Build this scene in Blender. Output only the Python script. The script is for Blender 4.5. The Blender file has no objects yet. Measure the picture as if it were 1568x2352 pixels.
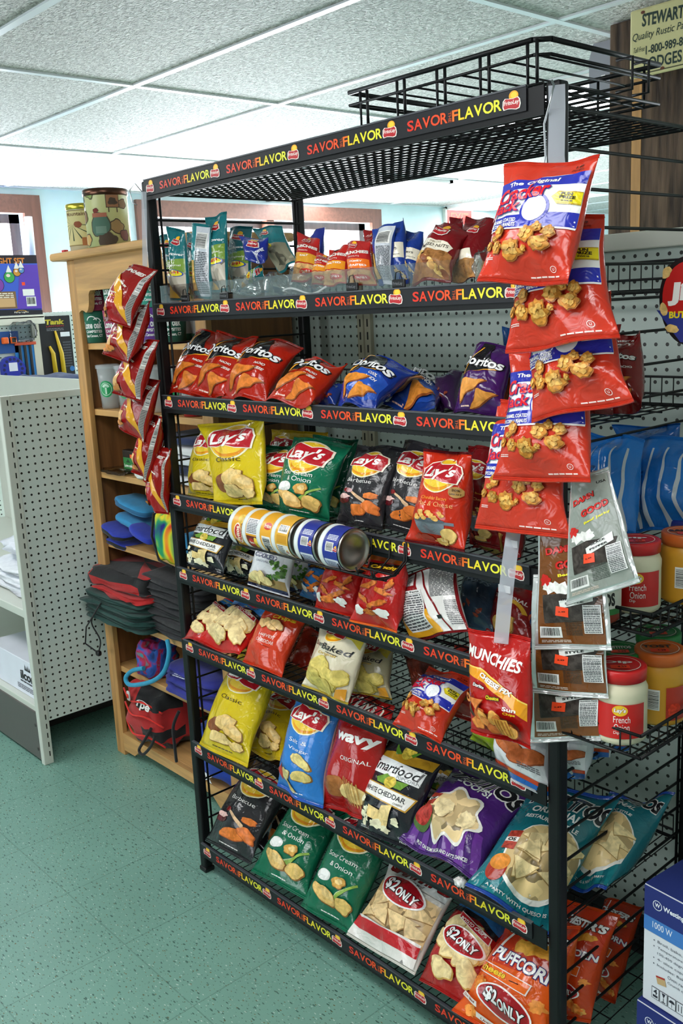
import bpy, bmesh, math, random
from mathutils import Vector, Matrix, noise
S = bpy.context.scene
COL = S.collection
PI = math.pi

# ---------------------------------------------------------------- camera
FPX = 2196.43
CAM = Vector((2.077, -1.280, 1.517))
CR = Vector((0.6714, 0.7396, -0.0479)).normalized()
CF = Vector((-0.7309, 0.6494, -0.2104)).normalized()
CU = CR.cross(CF).normalized(); CR = CF.cross(CU).normalized()
cam = bpy.data.cameras.new('camera'); cam_o = bpy.data.objects.new('camera', cam); COL.objects.link(cam_o)
cam.sensor_fit = 'VERTICAL'; cam.sensor_height = 24.0; cam.lens = FPX / 2352 * 24.0
cam.clip_start = 0.02
cam_o.matrix_world = Matrix(((CR.x, CU.x, -CF.x, CAM.x), (CR.y, CU.y, -CF.y, CAM.y), (CR.z, CU.z, -CF.z, CAM.z), (0, 0, 0, 1)))
S.camera = cam_o
S.view_settings.view_transform = 'Standard'; S.view_settings.look = 'None'
S.view_settings.gamma = 1.0; S.view_settings.use_curve_mapping = False
S.view_settings.exposure = -0.70

# ---------------------------------------------------------------- world and lights
w = bpy.data.worlds.new('world'); S.world = w; w.use_nodes = True
bgn = w.node_tree.nodes['Background']; bgn.inputs[0].default_value = (0.90, 0.95, 1.0, 1); bgn.inputs[1].default_value = 7.0

def area(name, loc, direction, sx, sy, power, col=(1, 1, 1)):
    l = bpy.data.lights.new(name, 'AREA'); l.shape = 'RECTANGLE'; l.size = sx; l.size_y = sy; l.energy = power; l.color = col
    o = bpy.data.objects.new(name, l); COL.objects.link(o); o.location = loc
    o.rotation_euler = Vector(direction).to_track_quat('-Z', 'Y').to_euler(); return o
ZC = 2.265
DAY = (0.90, 0.95, 1.0)
# daylight through the windows of the left and back wall; the last lamp is added fill behind the camera
area('window_daylight', (-3.52, 3.0, 1.75), (1, 0, 0.55), 2.0, 0.8, 640, DAY)
area('window_daylight', (-3.52, 0.66, 1.75), (1, 0, 0.55), 1.2, 0.8, 420, DAY)
area('window_daylight', (0.6, 8.12, 1.45), (0, -1, 0.05), 5.0, 1.6, 220, DAY)
area('window_daylight', (-0.6, -5.12, 1.35), (0, 1, -0.1), 3.2, 1.7, 42, (1.0, 0.96, 0.91))  # added front fill for the product faces, out of view

# ---------------------------------------------------------------- helpers
def lin(c):
    c = c / 255.0
    return c / 12.92 if c <= 0.04045 else ((c + 0.055) / 1.055) ** 2.4
def hexc(h):
    h = h.lstrip('#'); return (lin(int(h[0:2], 16)), lin(int(h[2:4], 16)), lin(int(h[4:6], 16)), 1)
_m = {}
def new_mat(key):
    m = bpy.data.materials.new(key); m.use_nodes = True
    nt = m.node_tree; b = nt.nodes['Principled BSDF']; _m[key] = m
    return m, nt, b
def nd(nt, typ, **kw):
    n = nt.nodes.new(typ)
    for k, v in kw.items():
        if k[0] == 'i' and k[1:].isdigit(): n.inputs[int(k[1:])].default_value = v
        else: setattr(n, k, v)
    return n
def mottled(nt, b, c, scale=12.0, amt=0.12, coord='Object'):
    """colour with a gentle procedural mottle so no surface is perfectly flat"""
    tc = nd(nt, 'ShaderNodeTexCoord'); nz = nd(nt, 'ShaderNodeTexNoise'); nz.inputs['Scale'].default_value = scale; nz.inputs['Detail'].default_value = 3
    nt.links.new(tc.outputs[coord], nz.inputs['Vector'])
    mx = nd(nt, 'ShaderNodeMix', data_type='RGBA'); mx.inputs[6].default_value = tuple(x * (1 - amt) for x in c[:3]) + (1,); mx.inputs[7].default_value = tuple(min(1, x * (1 + amt)) for x in c[:3]) + (1,)
    nt.links.new(nz.outputs[0], mx.inputs[0]); nt.links.new(mx.outputs[2], b.inputs['Base Color'])
    return tc, nz
def M(h, kind='foil'):
    key = kind + '_' + h.lstrip('#')
    if key in _m: return _m[key]
    m, nt, b = new_mat(key); c = hexc(h)
    if kind == 'foil':            # printed glossy snack film with fine crinkles
        tc, nz = mottled(nt, b, c, 25, 0.05)
        b.inputs['Roughness'].default_value = 0.17; b.inputs['Specular IOR Level'].default_value = 0.32
        b.inputs['Coat Weight'].default_value = 0.35; b.inputs['Coat Roughness'].default_value = 0.03
        n2 = nd(nt, 'ShaderNodeTexNoise'); n2.inputs['Scale'].default_value = 38; n2.inputs['Detail'].default_value = 2; n2.inputs['Distortion'].default_value = 1.2
        nt.links.new(tc.outputs['Object'], n2.inputs['Vector'])
        bp = nd(nt, 'ShaderNodeBump'); bp.inputs['Strength'].default_value = 0.4; bp.inputs['Distance'].default_value = 0.008
        nt.links.new(n2.outputs[0], bp.inputs['Height']); nt.links.new(bp.outputs[0], b.inputs['Normal'])
    elif kind == 'silver':
        b.inputs['Metallic'].default_value = 0.55; b.inputs['Roughness'].default_value = 0.22
        tc, nz = mottled(nt, b, c, 20, 0.08)
        n2 = nd(nt, 'ShaderNodeTexNoise'); n2.inputs['Scale'].default_value = 30; n2.inputs['Distortion'].default_value = 1
        nt.links.new(tc.outputs['Object'], n2.inputs['Vector'])
        bp = nd(nt, 'ShaderNodeBump'); bp.inputs['Strength'].default_value = 0.4; bp.inputs['Distance'].default_value = 0.008
        nt.links.new(n2.outputs[0], bp.inputs['Height']); nt.links.new(bp.outputs[0], b.inputs['Normal'])
    elif kind in ('food', 'kernel'):         # chips, popcorn, nuts: warm mottled with light tops and toasted edges
        tc = nd(nt, 'ShaderNodeTexCoord'); nz = nd(nt, 'ShaderNodeTexNoise'); nz.inputs['Scale'].default_value = 70 if kind == 'food' else 95; nz.inputs['Detail'].default_value = 4; nz.inputs['Distortion'].default_value = 0.8
        nt.links.new(tc.outputs['Object'], nz.inputs['Vector'])
        rp = nd(nt, 'ShaderNodeValToRGB'); e = rp.color_ramp.elements
        k = 0.72 if kind == 'food' else 0.50
        e[0].position = 0.34; e[0].color = tuple(x * k for x in c[:3]) + (1,)
        e[1].position = 0.66; e[1].color = tuple(min(1, x * 1.2 + 0.02) for x in c[:3]) + (1,)
        nt.links.new(nz.outputs[0], rp.inputs[0]); nt.links.new(rp.outputs[0], b.inputs['Base Color'])
        b.inputs['Roughness'].default_value = 0.4; b.inputs['Specular IOR Level'].default_value = 0.18; b.inputs['Coat Weight'].default_value = 0.08; b.inputs['Coat Roughness'].default_value = 0.06
    elif kind == 'chipwin':        # a window full of chips: cells of different tone
        tc = nd(nt, 'ShaderNodeTexCoord'); v = nd(nt, 'ShaderNodeTexVoronoi'); v.inputs['Scale'].default_value = 34
        nz = nd(nt, 'ShaderNodeTexNoise'); nz.inputs['Scale'].default_value = 20
        ad = nd(nt, 'ShaderNodeMixRGB'); ad.inputs[0].default_value = 0.06
        nt.links.new(tc.outputs['Object'], ad.inputs[1]); nt.links.new(tc.outputs['Object'], nz.inputs['Vector']); nt.links.new(nz.outputs['Color'], ad.inputs[2]); nt.links.new(ad.outputs[0], v.inputs['Vector'])
        rp = nd(nt, 'ShaderNodeValToRGB'); e = rp.color_ramp.elements
        e[0].color = tuple(x * 0.30 for x in c[:3]) + (1,); e[1].color = tuple(min(1, x * 1.25) for x in c[:3]) + (1,); e[0].position = 0.1; e[1].position = 0.75
        nt.links.new(v.outputs['Color'], rp.inputs[0]); nt.links.new(rp.outputs[0], b.inputs['Base Color'])
        b.inputs['Roughness'].default_value = 0.3; b.inputs['Specular IOR Level'].default_value = 0.25; b.inputs['Coat Weight'].default_value = 0.15
    elif kind == 'matte':
        mottled(nt, b, c, 9, 0.08); b.inputs['Roughness'].default_value = 0.75
    elif kind == 'cloth':
        tc, nz = mottled(nt, b, c, 40, 0.18); b.inputs['Roughness'].default_value = 0.9; b.inputs['Sheen Weight'].default_value = 0.15
        bp = nd(nt, 'ShaderNodeBump'); bp.inputs['Strength'].default_value = 0.4; bp.inputs['Distance'].default_value = 0.004
        nt.links.new(nz.outputs[0], bp.inputs['Height']); nt.links.new(bp.outputs[0], b.inputs['Normal'])
    elif kind == 'plastic':
        mottled(nt, b, c, 9, 0.05); b.inputs['Roughness'].default_value = 0.35
    elif kind == 'metal':
        mottled(nt, b, c, 30, 0.06); b.inputs['Metallic'].default_value = 1.0; b.inputs['Roughness'].default_value = 0.28
    elif kind == 'paint':          # powder-coated rack
        mottled(nt, b, c, 60, 0.15); b.inputs['Roughness'].default_value = 0.42; b.inputs['Specular IOR Level'].default_value = 0.28
    elif kind == 'glow':
        b.inputs['Base Color'].default_value = c; b.inputs['Emission Color'].default_value = c; b.inputs['Emission Strength'].default_value = 9
    elif kind in ('clear', 'pane'):          # thin clear plastic
        nt.nodes.remove(b); out = nt.nodes['Material Output']
        tr = nd(nt, 'ShaderNodeBsdfTransparent'); tr.inputs[0].default_value = c
        gl = nd(nt, 'ShaderNodeBsdfGlossy'); gl.inputs['Roughness'].default_value = 0.12
        fr = nd(nt, 'ShaderNodeFresnel'); fr.inputs[0].default_value = 1.45
        ad = nd(nt, 'ShaderNodeMath', operation='MULTIPLY'); ad.inputs[1].default_value = 0.8 if kind == 'clear' else 0.5
        mx = nd(nt, 'ShaderNodeMixShader')
        tc = nd(nt, 'ShaderNodeTexCoord'); n2 = nd(nt, 'ShaderNodeTexNoise'); n2.inputs['Scale'].default_value = 35
        bp = nd(nt, 'ShaderNodeBump'); bp.inputs['Strength'].default_value = 0.5 if kind == 'clear' else 0.0; bp.inputs['Distance'].default_value = 0.006
        nt.links.new(tc.outputs['Object'], n2.inputs['Vector']); nt.links.new(n2.outputs[0], bp.inputs['Height']); nt.links.new(bp.outputs[0], gl.inputs['Normal'])
        nt.links.new(fr.outputs[0], ad.inputs[0]); nt.links.new(ad.outputs[0], mx.inputs[0]); nt.links.new(tr.outputs[0], mx.inputs[1]); nt.links.new(gl.outputs[0], mx.inputs[2])
        nt.links.new(mx.outputs[0], out.inputs[0])
    elif kind == 'milky':          # translucent hang strip
        b.inputs['Base Color'].default_value = c; b.inputs['Roughness'].default_value = 0.3
        b.inputs['Alpha'].default_value = 0.4
    elif kind == 'cupclear':       # clear styrene drinkware
        b.inputs['Base Color'].default_value = c; b.inputs['Roughness'].default_value = 0.08; b.inputs['Alpha'].default_value = 0.34
    elif kind == 'wood':
        tc = nd(nt, 'ShaderNodeTexCoord'); mp = nd(nt, 'ShaderNodeMapping'); mp.inputs['Scale'].default_value = (14, 14, 1.2)
        nz = nd(nt, 'ShaderNodeTexNoise'); nz.inputs['Scale'].default_value = 3.0; nz.inputs['Detail'].default_value = 6; nz.inputs['Distortion'].default_value = 0.6
        nt.links.new(tc.outputs['Object'], mp.inputs[0]); nt.links.new(mp.outputs[0], nz.inputs['Vector'])
        rp = nd(nt, 'ShaderNodeValToRGB'); e = rp.color_ramp.elements
        e[0].position = 0.3; e[0].color = tuple(x * 0.62 for x in c[:3]) + (1,); e[1].position = 0.72; e[1].color = tuple(min(1, x * 1.15) for x in c[:3]) + (1,)
        nt.links.new(nz.outputs[0], rp.inputs[0]); nt.links.new(rp.outputs[0], b.inputs['Base Color']); b.inputs['Roughness'].default_value = 0.45
    elif kind == 'woodh':
        tc = nd(nt, 'ShaderNodeTexCoord'); mp = nd(nt, 'ShaderNodeMapping'); mp.inputs['Scale'].default_value = (1.2, 14, 14)
        nz = nd(nt, 'ShaderNodeTexNoise'); nz.inputs['Scale'].default_value = 3.0; nz.inputs['Detail'].default_value = 6; nz.inputs['Distortion'].default_value = 0.6
        nt.links.new(tc.outputs['Object'], mp.inputs[0]); nt.links.new(mp.outputs[0], nz.inputs['Vector'])
        rp = nd(nt, 'ShaderNodeValToRGB'); e = rp.color_ramp.elements
        e[0].position = 0.3; e[0].color = tuple(x * 0.68 for x in c[:3]) + (1,); e[1].position = 0.72; e[1].color = tuple(min(1, x * 1.12) for x in c[:3]) + (1,)
        nt.links.new(nz.outputs[0], rp.inputs[0]); nt.links.new(rp.outputs[0], b.inputs['Base Color']); b.inputs['Roughness'].default_value = 0.45
    return m

def tag(o, label=None, cat=None, group=None, kind=None):
    if label: o['label'] = label
    if cat: o['category'] = cat
    if group: o['group'] = group
    if kind: o['kind'] = kind
    return o
def link(name, me, parent=None, loc=(0, 0, 0)):
    o = bpy.data.objects.new(name, me); COL.objects.link(o); o.location = loc
    if parent is not None: o.parent = parent
    return o
def empty(name, loc=(0, 0, 0)):
    o = bpy.data.objects.new(name, None); COL.objects.link(o); o.location = loc; o.empty_display_size = 0.05; return o
class MB:
    """collects shapes into one mesh; coordinates are world space minus the origin given to build()"""
    def __init__(s): s.bm = bmesh.new(); s.mats = []
    def mi(s, m):
        if m not in s.mats: s.mats.append(m)
        return s.mats.index(m)
    def face(s, vs, mat, smooth=False):
        try: f = s.bm.faces.new(vs)
        except ValueError: return None
        f.material_index = s.mi(mat); f.smooth = smooth; return f
    def box(s, x0, x1, y0, y1, z0, z1, mat, bevel=0.0):
        v = [s.bm.verts.new((x, y, z)) for z in (z0, z1) for (x, y) in ((x0, y0), (x1, y0), (x1, y1), (x0, y1))]
        fs = [s.face([v[i] for i in q], mat) for q in ((3, 2, 1, 0), (4, 5, 6, 7), (0, 1, 5, 4), (1, 2, 6, 5), (2, 3, 7, 6), (3, 0, 4, 7))]
        if bevel > 0:
            es = list({e for f in fs for e in f.edges})
            bmesh.ops.bevel(s.bm, geom=es, offset=bevel, segments=2, profile=0.5, affect='EDGES')
        return s
    def bar(s, p, q, r, mat, n=6, caps=True):
        p = Vector(p); q = Vector(q); d = (q - p)
        if d.length < 1e-6: return s
        d.normalize(); a = d.orthogonal().normalized(); b = d.cross(a)
        R = [[s.bm.verts.new(c + a * (r * math.cos(2 * PI * (i + .5) / n)) + b * (r * math.sin(2 * PI * (i + .5) / n))) for i in range(n)] for c in (p, q)]
        for i in range(n): s.face([R[0][i], R[0][(i + 1) % n], R[1][(i + 1) % n], R[1][i]], mat, n > 4)
        if caps: s.face(R[0][::-1], mat); s.face(R[1], mat)
        return s
    def path(s, pts, r, mat, n=6, soft=0):
        pts = [Vector(p) for p in pts]; rings = []; prev = None
        if soft:                                   # rounded run through the points
            q = [pts[0]] + pts + [pts[-1]]; out = []
            for k in range(1, len(q) - 2):
                for j in range(soft):
                    t = j / soft; a, b, c, d = q[k - 1:k + 3]
                    out.append(.5 * ((2 * b) + (c - a) * t + (2 * a - 5 * b + 4 * c - d) * t * t + (3 * b - a - 3 * c + d) * t ** 3))
            pts = out + [pts[-1]]
        for k, p in enumerate(pts):
            d = (pts[min(k + 1, len(pts) - 1)] - pts[max(k - 1, 0)]).normalized()
            a = d.orthogonal().normalized() if prev is None else (prev - d * prev.dot(d)).normalized()
            prev = a; b = d.cross(a)
            rr = r[k] if isinstance(r, (list, tuple)) else r
            rings.append([s.bm.verts.new(p + a * (rr * math.cos(2 * PI * i / n)) + b * (rr * math.sin(2 * PI * i / n))) for i in range(n)])
        for A, B in zip(rings, rings[1:]):
            for i in range(n): s.face([A[i], A[(i + 1) % n], B[(i + 1) % n], B[i]], mat, True)
        s.face(rings[0][::-1], mat); s.face(rings[-1], mat); return s
    def lathe(s, prof, mat, n=40, base=(0, 0, 0), axis='z', mats=None):
        base = Vector(base); rings = []
        def place(r, h, t):
            a, b = r * math.cos(t), r * math.sin(t)
            return base + (Vector((a, b, h)) if axis == 'z' else Vector((h, a, b)))
        for (r, h) in prof:
            rings.append([s.bm.verts.new(place(max(r, 1e-5), h, 2 * PI * i / n)) for i in range(n)])
        for k, (A, B) in enumerate(zip(rings, rings[1:])):
            mm = mats[k] if mats else mat
            for i in range(n): s.face([A[i], A[(i + 1) % n], B[(i + 1) % n], B[i]], mm, True)
        return s
    def prism(s, pts, axis, a0, a1, mat):
        """polygon pts (2-D) extruded along an axis"""
        def P(u, v, w): return {'y': (u, w, v), 'x': (w, u, v), 'z': (u, v, w)}[axis]
        A = [s.bm.verts.new(P(u, v, a0)) for u, v in pts]; B = [s.bm.verts.new(P(u, v, a1)) for u, v in pts]
        s.face(A, mat); s.face(B[::-1], mat); n = len(pts)
        for i in range(n): s.face([A[i], B[i], B[(i + 1) % n], A[(i + 1) % n]], mat)
        return s
    def lump(s, c, size, mat, seed=0, amp=0.15, nu=28, nv=16, p=0.5, freq=2.0, rz=0, tilt=0, matfn=None):
        """soft rounded cloth-like body"""
        c = Vector(c); rows = []; R = Matrix.Rotation(rz, 3, 'Z') @ Matrix.Rotation(tilt, 3, 'Y')
        def sg(v, e): return math.copysign(abs(v) ** e, v)
        for j in range(nv + 1):
            ph = -PI / 2 + PI * j / nv; row = []
            for i in range(nu):
                th = 2 * PI * i / nu
                d = Vector((sg(math.cos(ph), p) * sg(math.cos(th), p), sg(math.cos(ph), p) * sg(math.sin(th), p), sg(math.sin(ph), p)))
                k = 1 + amp * noise.noise(d * freq + Vector((seed * 3.1, seed * 1.7, 0)))
                row.append(s.bm.verts.new(c + R @ Vector((d.x * size[0] * k, d.y * size[1] * k, d.z * size[2] * (1 + 1.3 * amp * noise.noise(d * freq * 1.3 + Vector((0, seed * 2.3, 5))))))))
            rows.append(row)
        for j in range(nv):
            for i in range(nu):
                f = s.face([rows[j][i], rows[j][(i + 1) % nu], rows[j + 1][(i + 1) % nu], rows[j + 1][i]], matfn(i, j) if matfn else mat, True)
        return s
    def build(s, name, parent=None, origin=None, local=False):
        bmesh.ops.remove_doubles(s.bm, verts=s.bm.verts, dist=1e-6)
        bmesh.ops.recalc_face_normals(s.bm, faces=s.bm.faces)
        return s.raw(name, parent, origin)
    def raw(s, name, parent=None, origin=None):
        """origin = world position of the object's origin; children keep world-space meaning"""
        me = bpy.data.meshes.new(name)
        po = wl(parent)
        if origin is None:
            if parent is not None: origin = po
            else:
                vs = s.bm.verts
                xs = [v.co.x for v in vs]; ys = [v.co.y for v in vs]; zs = [v.co.z for v in vs]
                origin = Vector(((min(xs) + max(xs)) / 2, (min(ys) + max(ys)) / 2, min(zs)))
        origin = Vector(origin)
        bmesh.ops.translate(s.bm, verts=s.bm.verts, vec=-origin)
        s.bm.to_mesh(me); s.bm.free()
        for m in s.mats: me.materials.append(m)
        return link(name, me, parent, origin - po)
def wl(o):
    p = Vector((0, 0, 0))
    while o is not None: p += Vector(o.location); o = o.parent
    return p
def at(px, py, y):
    d = CF * FPX + CR * (px - 784) + CU * (1176 - py)
    return CAM + d * ((y - CAM.y) / d.y)
def atz(px, py, z):
    d = CF * FPX + CR * (px - 784) + CU * (1176 - py)
    return CAM + d * ((z - CAM.z) / d.z)
def atx(px, py, x):
    d = CF * FPX + CR * (px - 784) + CU * (1176 - py)
    return CAM + d * ((x - CAM.x) / d.x)

# ---------------------------------------------------------------- printed artwork: 2-D shapes laid on any surface as geometry
_tc = {}
def glyphs(txt, bold):
    k = (txt, bold)
    if k not in _tc:
        cu = bpy.data.curves.new('t', 'FONT'); cu.body = txt; cu.resolution_u = 3; cu.offset = bold; cu.fill_mode = 'FRONT'
        o = bpy.data.objects.new('t', cu); COL.objects.link(o)
        dg = bpy.context.evaluated_depsgraph_get(); dg.update()
        me = o.evaluated_get(dg).to_mesh()
        vs = [(v.co.x, v.co.y) for v in me.vertices]; fs = [tuple(p.vertices) for p in me.polygons]
        o.evaluated_get(dg).to_mesh_clear(); bpy.data.objects.remove(o); bpy.data.curves.remove(cu)
        xs = [v[0] for v in vs] or [0]; ys = [v[1] for v in vs] or [0]
        _tc[k] = (vs, fs, min(xs), max(xs), min(ys), max(ys))
    return _tc[k]
class Art:
    def __init__(s): s.items = []; s.n = 0
    def add(s, pts, faces, mat, up=1):
        s.n += up; s.items.append((pts, faces, mat, s.n)); return s
    def layered(s):
        """lowest free ink layer for every shape: only shapes that overlap are stacked"""
        out = []; bb = []
        for pts, faces, mat, _ in s.items:
            xs = [p[0] for p in pts] or [0]; ys = [p[1] for p in pts] or [0]; b = (min(xs), max(xs), min(ys), max(ys)); lay = 1
            for q, l in bb:
                if l >= lay and b[0] < q[1] and q[0] < b[1] and b[2] < q[3] and q[2] < b[3]: lay = l + 1
            bb.append((b, lay)); out.append((pts, faces, mat, lay))
        return out
    def poly(s, pts, mat): return s.add(pts, [tuple(range(len(pts)))], mat)
    def rect(s, x0, x1, y0, y1, mat): return s.poly([(x0, y0), (x1, y0), (x1, y1), (x0, y1)], mat)
    def ell(s, cx, cy, rx, ry, mat, rot=0, n=28):
        c, q = math.cos(rot), math.sin(rot)
        return s.poly([(cx + rx * math.cos(t) * c - ry * math.sin(t) * q, cy + rx * math.cos(t) * q + ry * math.sin(t) * c) for t in [2 * PI * i / n for i in range(n)]], mat)
    def arc(s, cx, cy, r0, r1, t0, t1, mat, sy=1.0, n=24):
        o = [(cx + r1 * math.cos(t0 + (t1 - t0) * i / n), cy + sy * r1 * math.sin(t0 + (t1 - t0) * i / n)) for i in range(n + 1)]
        i_ = [(cx + r0 * math.cos(t0 + (t1 - t0) * i / n), cy + sy * r0 * math.sin(t0 + (t1 - t0) * i / n)) for i in range(n + 1)]
        pts = o + i_; fs = [(i, i + 1, n + 2 + i, n + 1 + i) for i in range(n)]
        return s.add(pts, fs, mat)
    def blob(s, cx, cy, rx, ry, mat, seed=0, amp=0.25, n=26, rot=0, fr=1.6):
        c, q = math.cos(rot), math.sin(rot); pts = []
        for i in range(n):
            t = 2 * PI * i / n; k = 1 + amp * noise.noise(Vector((math.cos(t) * fr + seed * 7.3, math.sin(t) * fr, seed * 3.7)))
            u, v = rx * k * math.cos(t), ry * k * math.sin(t)
            pts.append((cx + u * c - v * q, cy + u * q + v * c))
        return s.poly(pts, mat)
    def chip(s, cx, cy, rx, ry, rot=0, seed=0, mat=None, edge=None):
        mat = mat or M(('deb25e', 'd2a04a', 'e4bc70')[seed % 3], 'food'); edge = edge or M('8a5e22', 'food')
        s.blob(cx + rx * .03, cy - ry * .06, rx * 1.07, ry * 1.08, edge, seed, .3, rot=rot); s.blob(cx, cy, rx, ry, mat, seed, .3, rot=rot)
        return s.blob(cx + rx * .22, cy + ry * .18, rx * .55, ry * .5, M('ecca86', 'food') if mat.name[5:7] in ('de', 'd2', 'e4', 'eb', 'ee') else mat, seed + 1, .4, rot=rot)
    def tri(s, cx, cy, r, rot, mat, edge):
        for k, m in ((1.08, edge), (1.0, mat)):
            pts = []
            for i in range(3):
                t = rot + 2 * PI * i / 3; t2 = rot + 2 * PI * (i + 1) / 3
                for f in (0.0, 0.33, 0.66):
                    x = math.cos(t) * (1 - f) + math.cos(t2) * f; y = math.sin(t) * (1 - f) + math.sin(t2) * f
                    pts.append((cx + k * r * x * 1.2 + .01 * r * math.sin(9 * f + i), cy + k * r * y * .8 - (.03 * r if k > 1 else 0)))
            s.poly(pts, m)
        return s
    def text(s, t, cx, cy, w, h, mat, bold=0.02, shear=0.0, rot=0.0, out=None, ow=0.05, arch=0.0):
        s0 = 1
        for (b, m) in (([(bold + ow, out)] if out else []) + [(bold, mat)]):
            vs, fs, x0, x1, y0, y1 = glyphs(t, b)
            gv, gf, X0, X1, Y0, Y1 = glyphs(t, bold)
            kx = w / max(1e-6, X1 - X0); ky = h / max(1e-6, Y1 - Y0); c, q = math.cos(rot), math.sin(rot); pts = []
            for (x, y) in vs:
                u = (x - (X0 + X1) / 2) * kx; v = (y - (Y0 + Y1) / 2) * ky
                u += v * shear; v += arch * h * (1 - (2 * u / w) ** 2) if arch else 0
                pts.append((cx + u * c - v * q, cy + u * q + v * c))
            s.add(pts, fs, m)
        return s
    def lines(s, x0, x1, y0, y1, n, mat, seed=1, fill=.55):
        """rows of tiny unreadable print"""
        rnd = random.Random(seed)
        for i in range(n):
            y = y1 - (y1 - y0) * (i + .5) / n; hh = (y1 - y0) / n * fill / 2; x = x0
            while x < x1 - .004:
                l = min(x1 - x, (x1 - x0) * rnd.uniform(.08, .25)); s.rect(x, x + l * .86, y - hh, y + hh, mat); s.n -= 1; x += l
        s.n += 1; return s
    def barcode(s, x0, x1, y0, y1, seed=1, vertical=False):
        s.rect(x0, x1, y0, y1, M('e8e8e4')); rnd = random.Random(seed); m = M('222222')
        k = 0.06
        while k < .92:
            l = rnd.choice((.012, .02, .034))
            if vertical: s.rect(x0 + (x1 - x0) * .08, x0 + (x1 - x0) * .92, y0 + (y1 - y0) * k, y0 + (y1 - y0) * (k + l), m)
            else: s.rect(x0 + (x1 - x0) * k, x0 + (x1 - x0) * (k + l), y0 + (y1 - y0) * .2, y0 + (y1 - y0) * .92, m)
            s.n -= 1; k += l + rnd.choice((.012, .022, .03))
        s.n += 1; return s
    def facts(s, x0, x1, y0, y1):
        s.rect(x0, x1, y0, y1, M('e9e9e6')); k = M('1c1c1c'); H = y1 - y0
        s.text('Nutrition Facts', (x0 + x1) / 2, y1 - H * .045, (x1 - x0) * .9, H * .05, k, .02)
        for f in (.10, .30, .62): s.rect(x0 + .01, x1 - .01, y1 - H * f - H * .008, y1 - H * f, k)
        s.lines(x0 + .012, x1 - .012, y0 + H * .02, y1 - H * .12, 14, M('55565a'), 4); return s
    def place(s, mb, fn, x0, x1, y0, y1, nx, ny, eps=0.0005):
        bm = bmesh.new()
        for pts, faces, mat, lay in s.layered():
            vs = [bm.verts.new((x, y, lay)) for x, y in pts]
            for f in faces:
                try: g = bm.faces.new([vs[i] for i in f])
                except ValueError: continue
                g.material_index = mb.mi(mat)
        big = [f for f in bm.faces if len(f.verts) > 4]
        if big: bmesh.ops.triangulate(bm, faces=big)
        def cut(co, no, outer=False, inner=False):
            bmesh.ops.bisect_plane(bm, geom=bm.verts[:] + bm.edges[:] + bm.faces[:], plane_co=co, plane_no=no, clear_outer=outer, clear_inner=inner, dist=1e-7)
        cut((x0, 0, 0), (1, 0, 0), inner=True); cut((x1, 0, 0), (1, 0, 0), outer=True)
        cut((0, y0, 0), (0, 1, 0), inner=True); cut((0, y1, 0), (0, 1, 0), outer=True)
        for i in range(1, nx): cut((x0 + (x1 - x0) * i / nx, 0, 0), (1, 0, 0))
        for j in range(1, ny): cut((0, y0 + (y1 - y0) * j / ny, 0), (0, 1, 0))
        mp = {}
        for v in bm.verts:
            mp[v] = mb.bm.verts.new(fn(v.co.x, v.co.y, 0.0006 + eps * v.co.z))
        bm.normal_update()
        for f in bm.faces:
            vs = [mp[v] for v in f.verts]
            if f.normal.z < 0: vs = vs[::-1]
            try: g = mb.bm.faces.new(vs)
            except ValueError: continue
            g.material_index = f.material_index; g.smooth = True
        bm.free()
def planar(origin, ux, uy):
    """maps art (x right, y up) to a plane"""
    o = Vector(origin); ux = Vector(ux); uy = Vector(uy); n = ux.cross(uy).normalized()
    return lambda x, y, e: o + ux * x + uy * y + n * e
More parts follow.
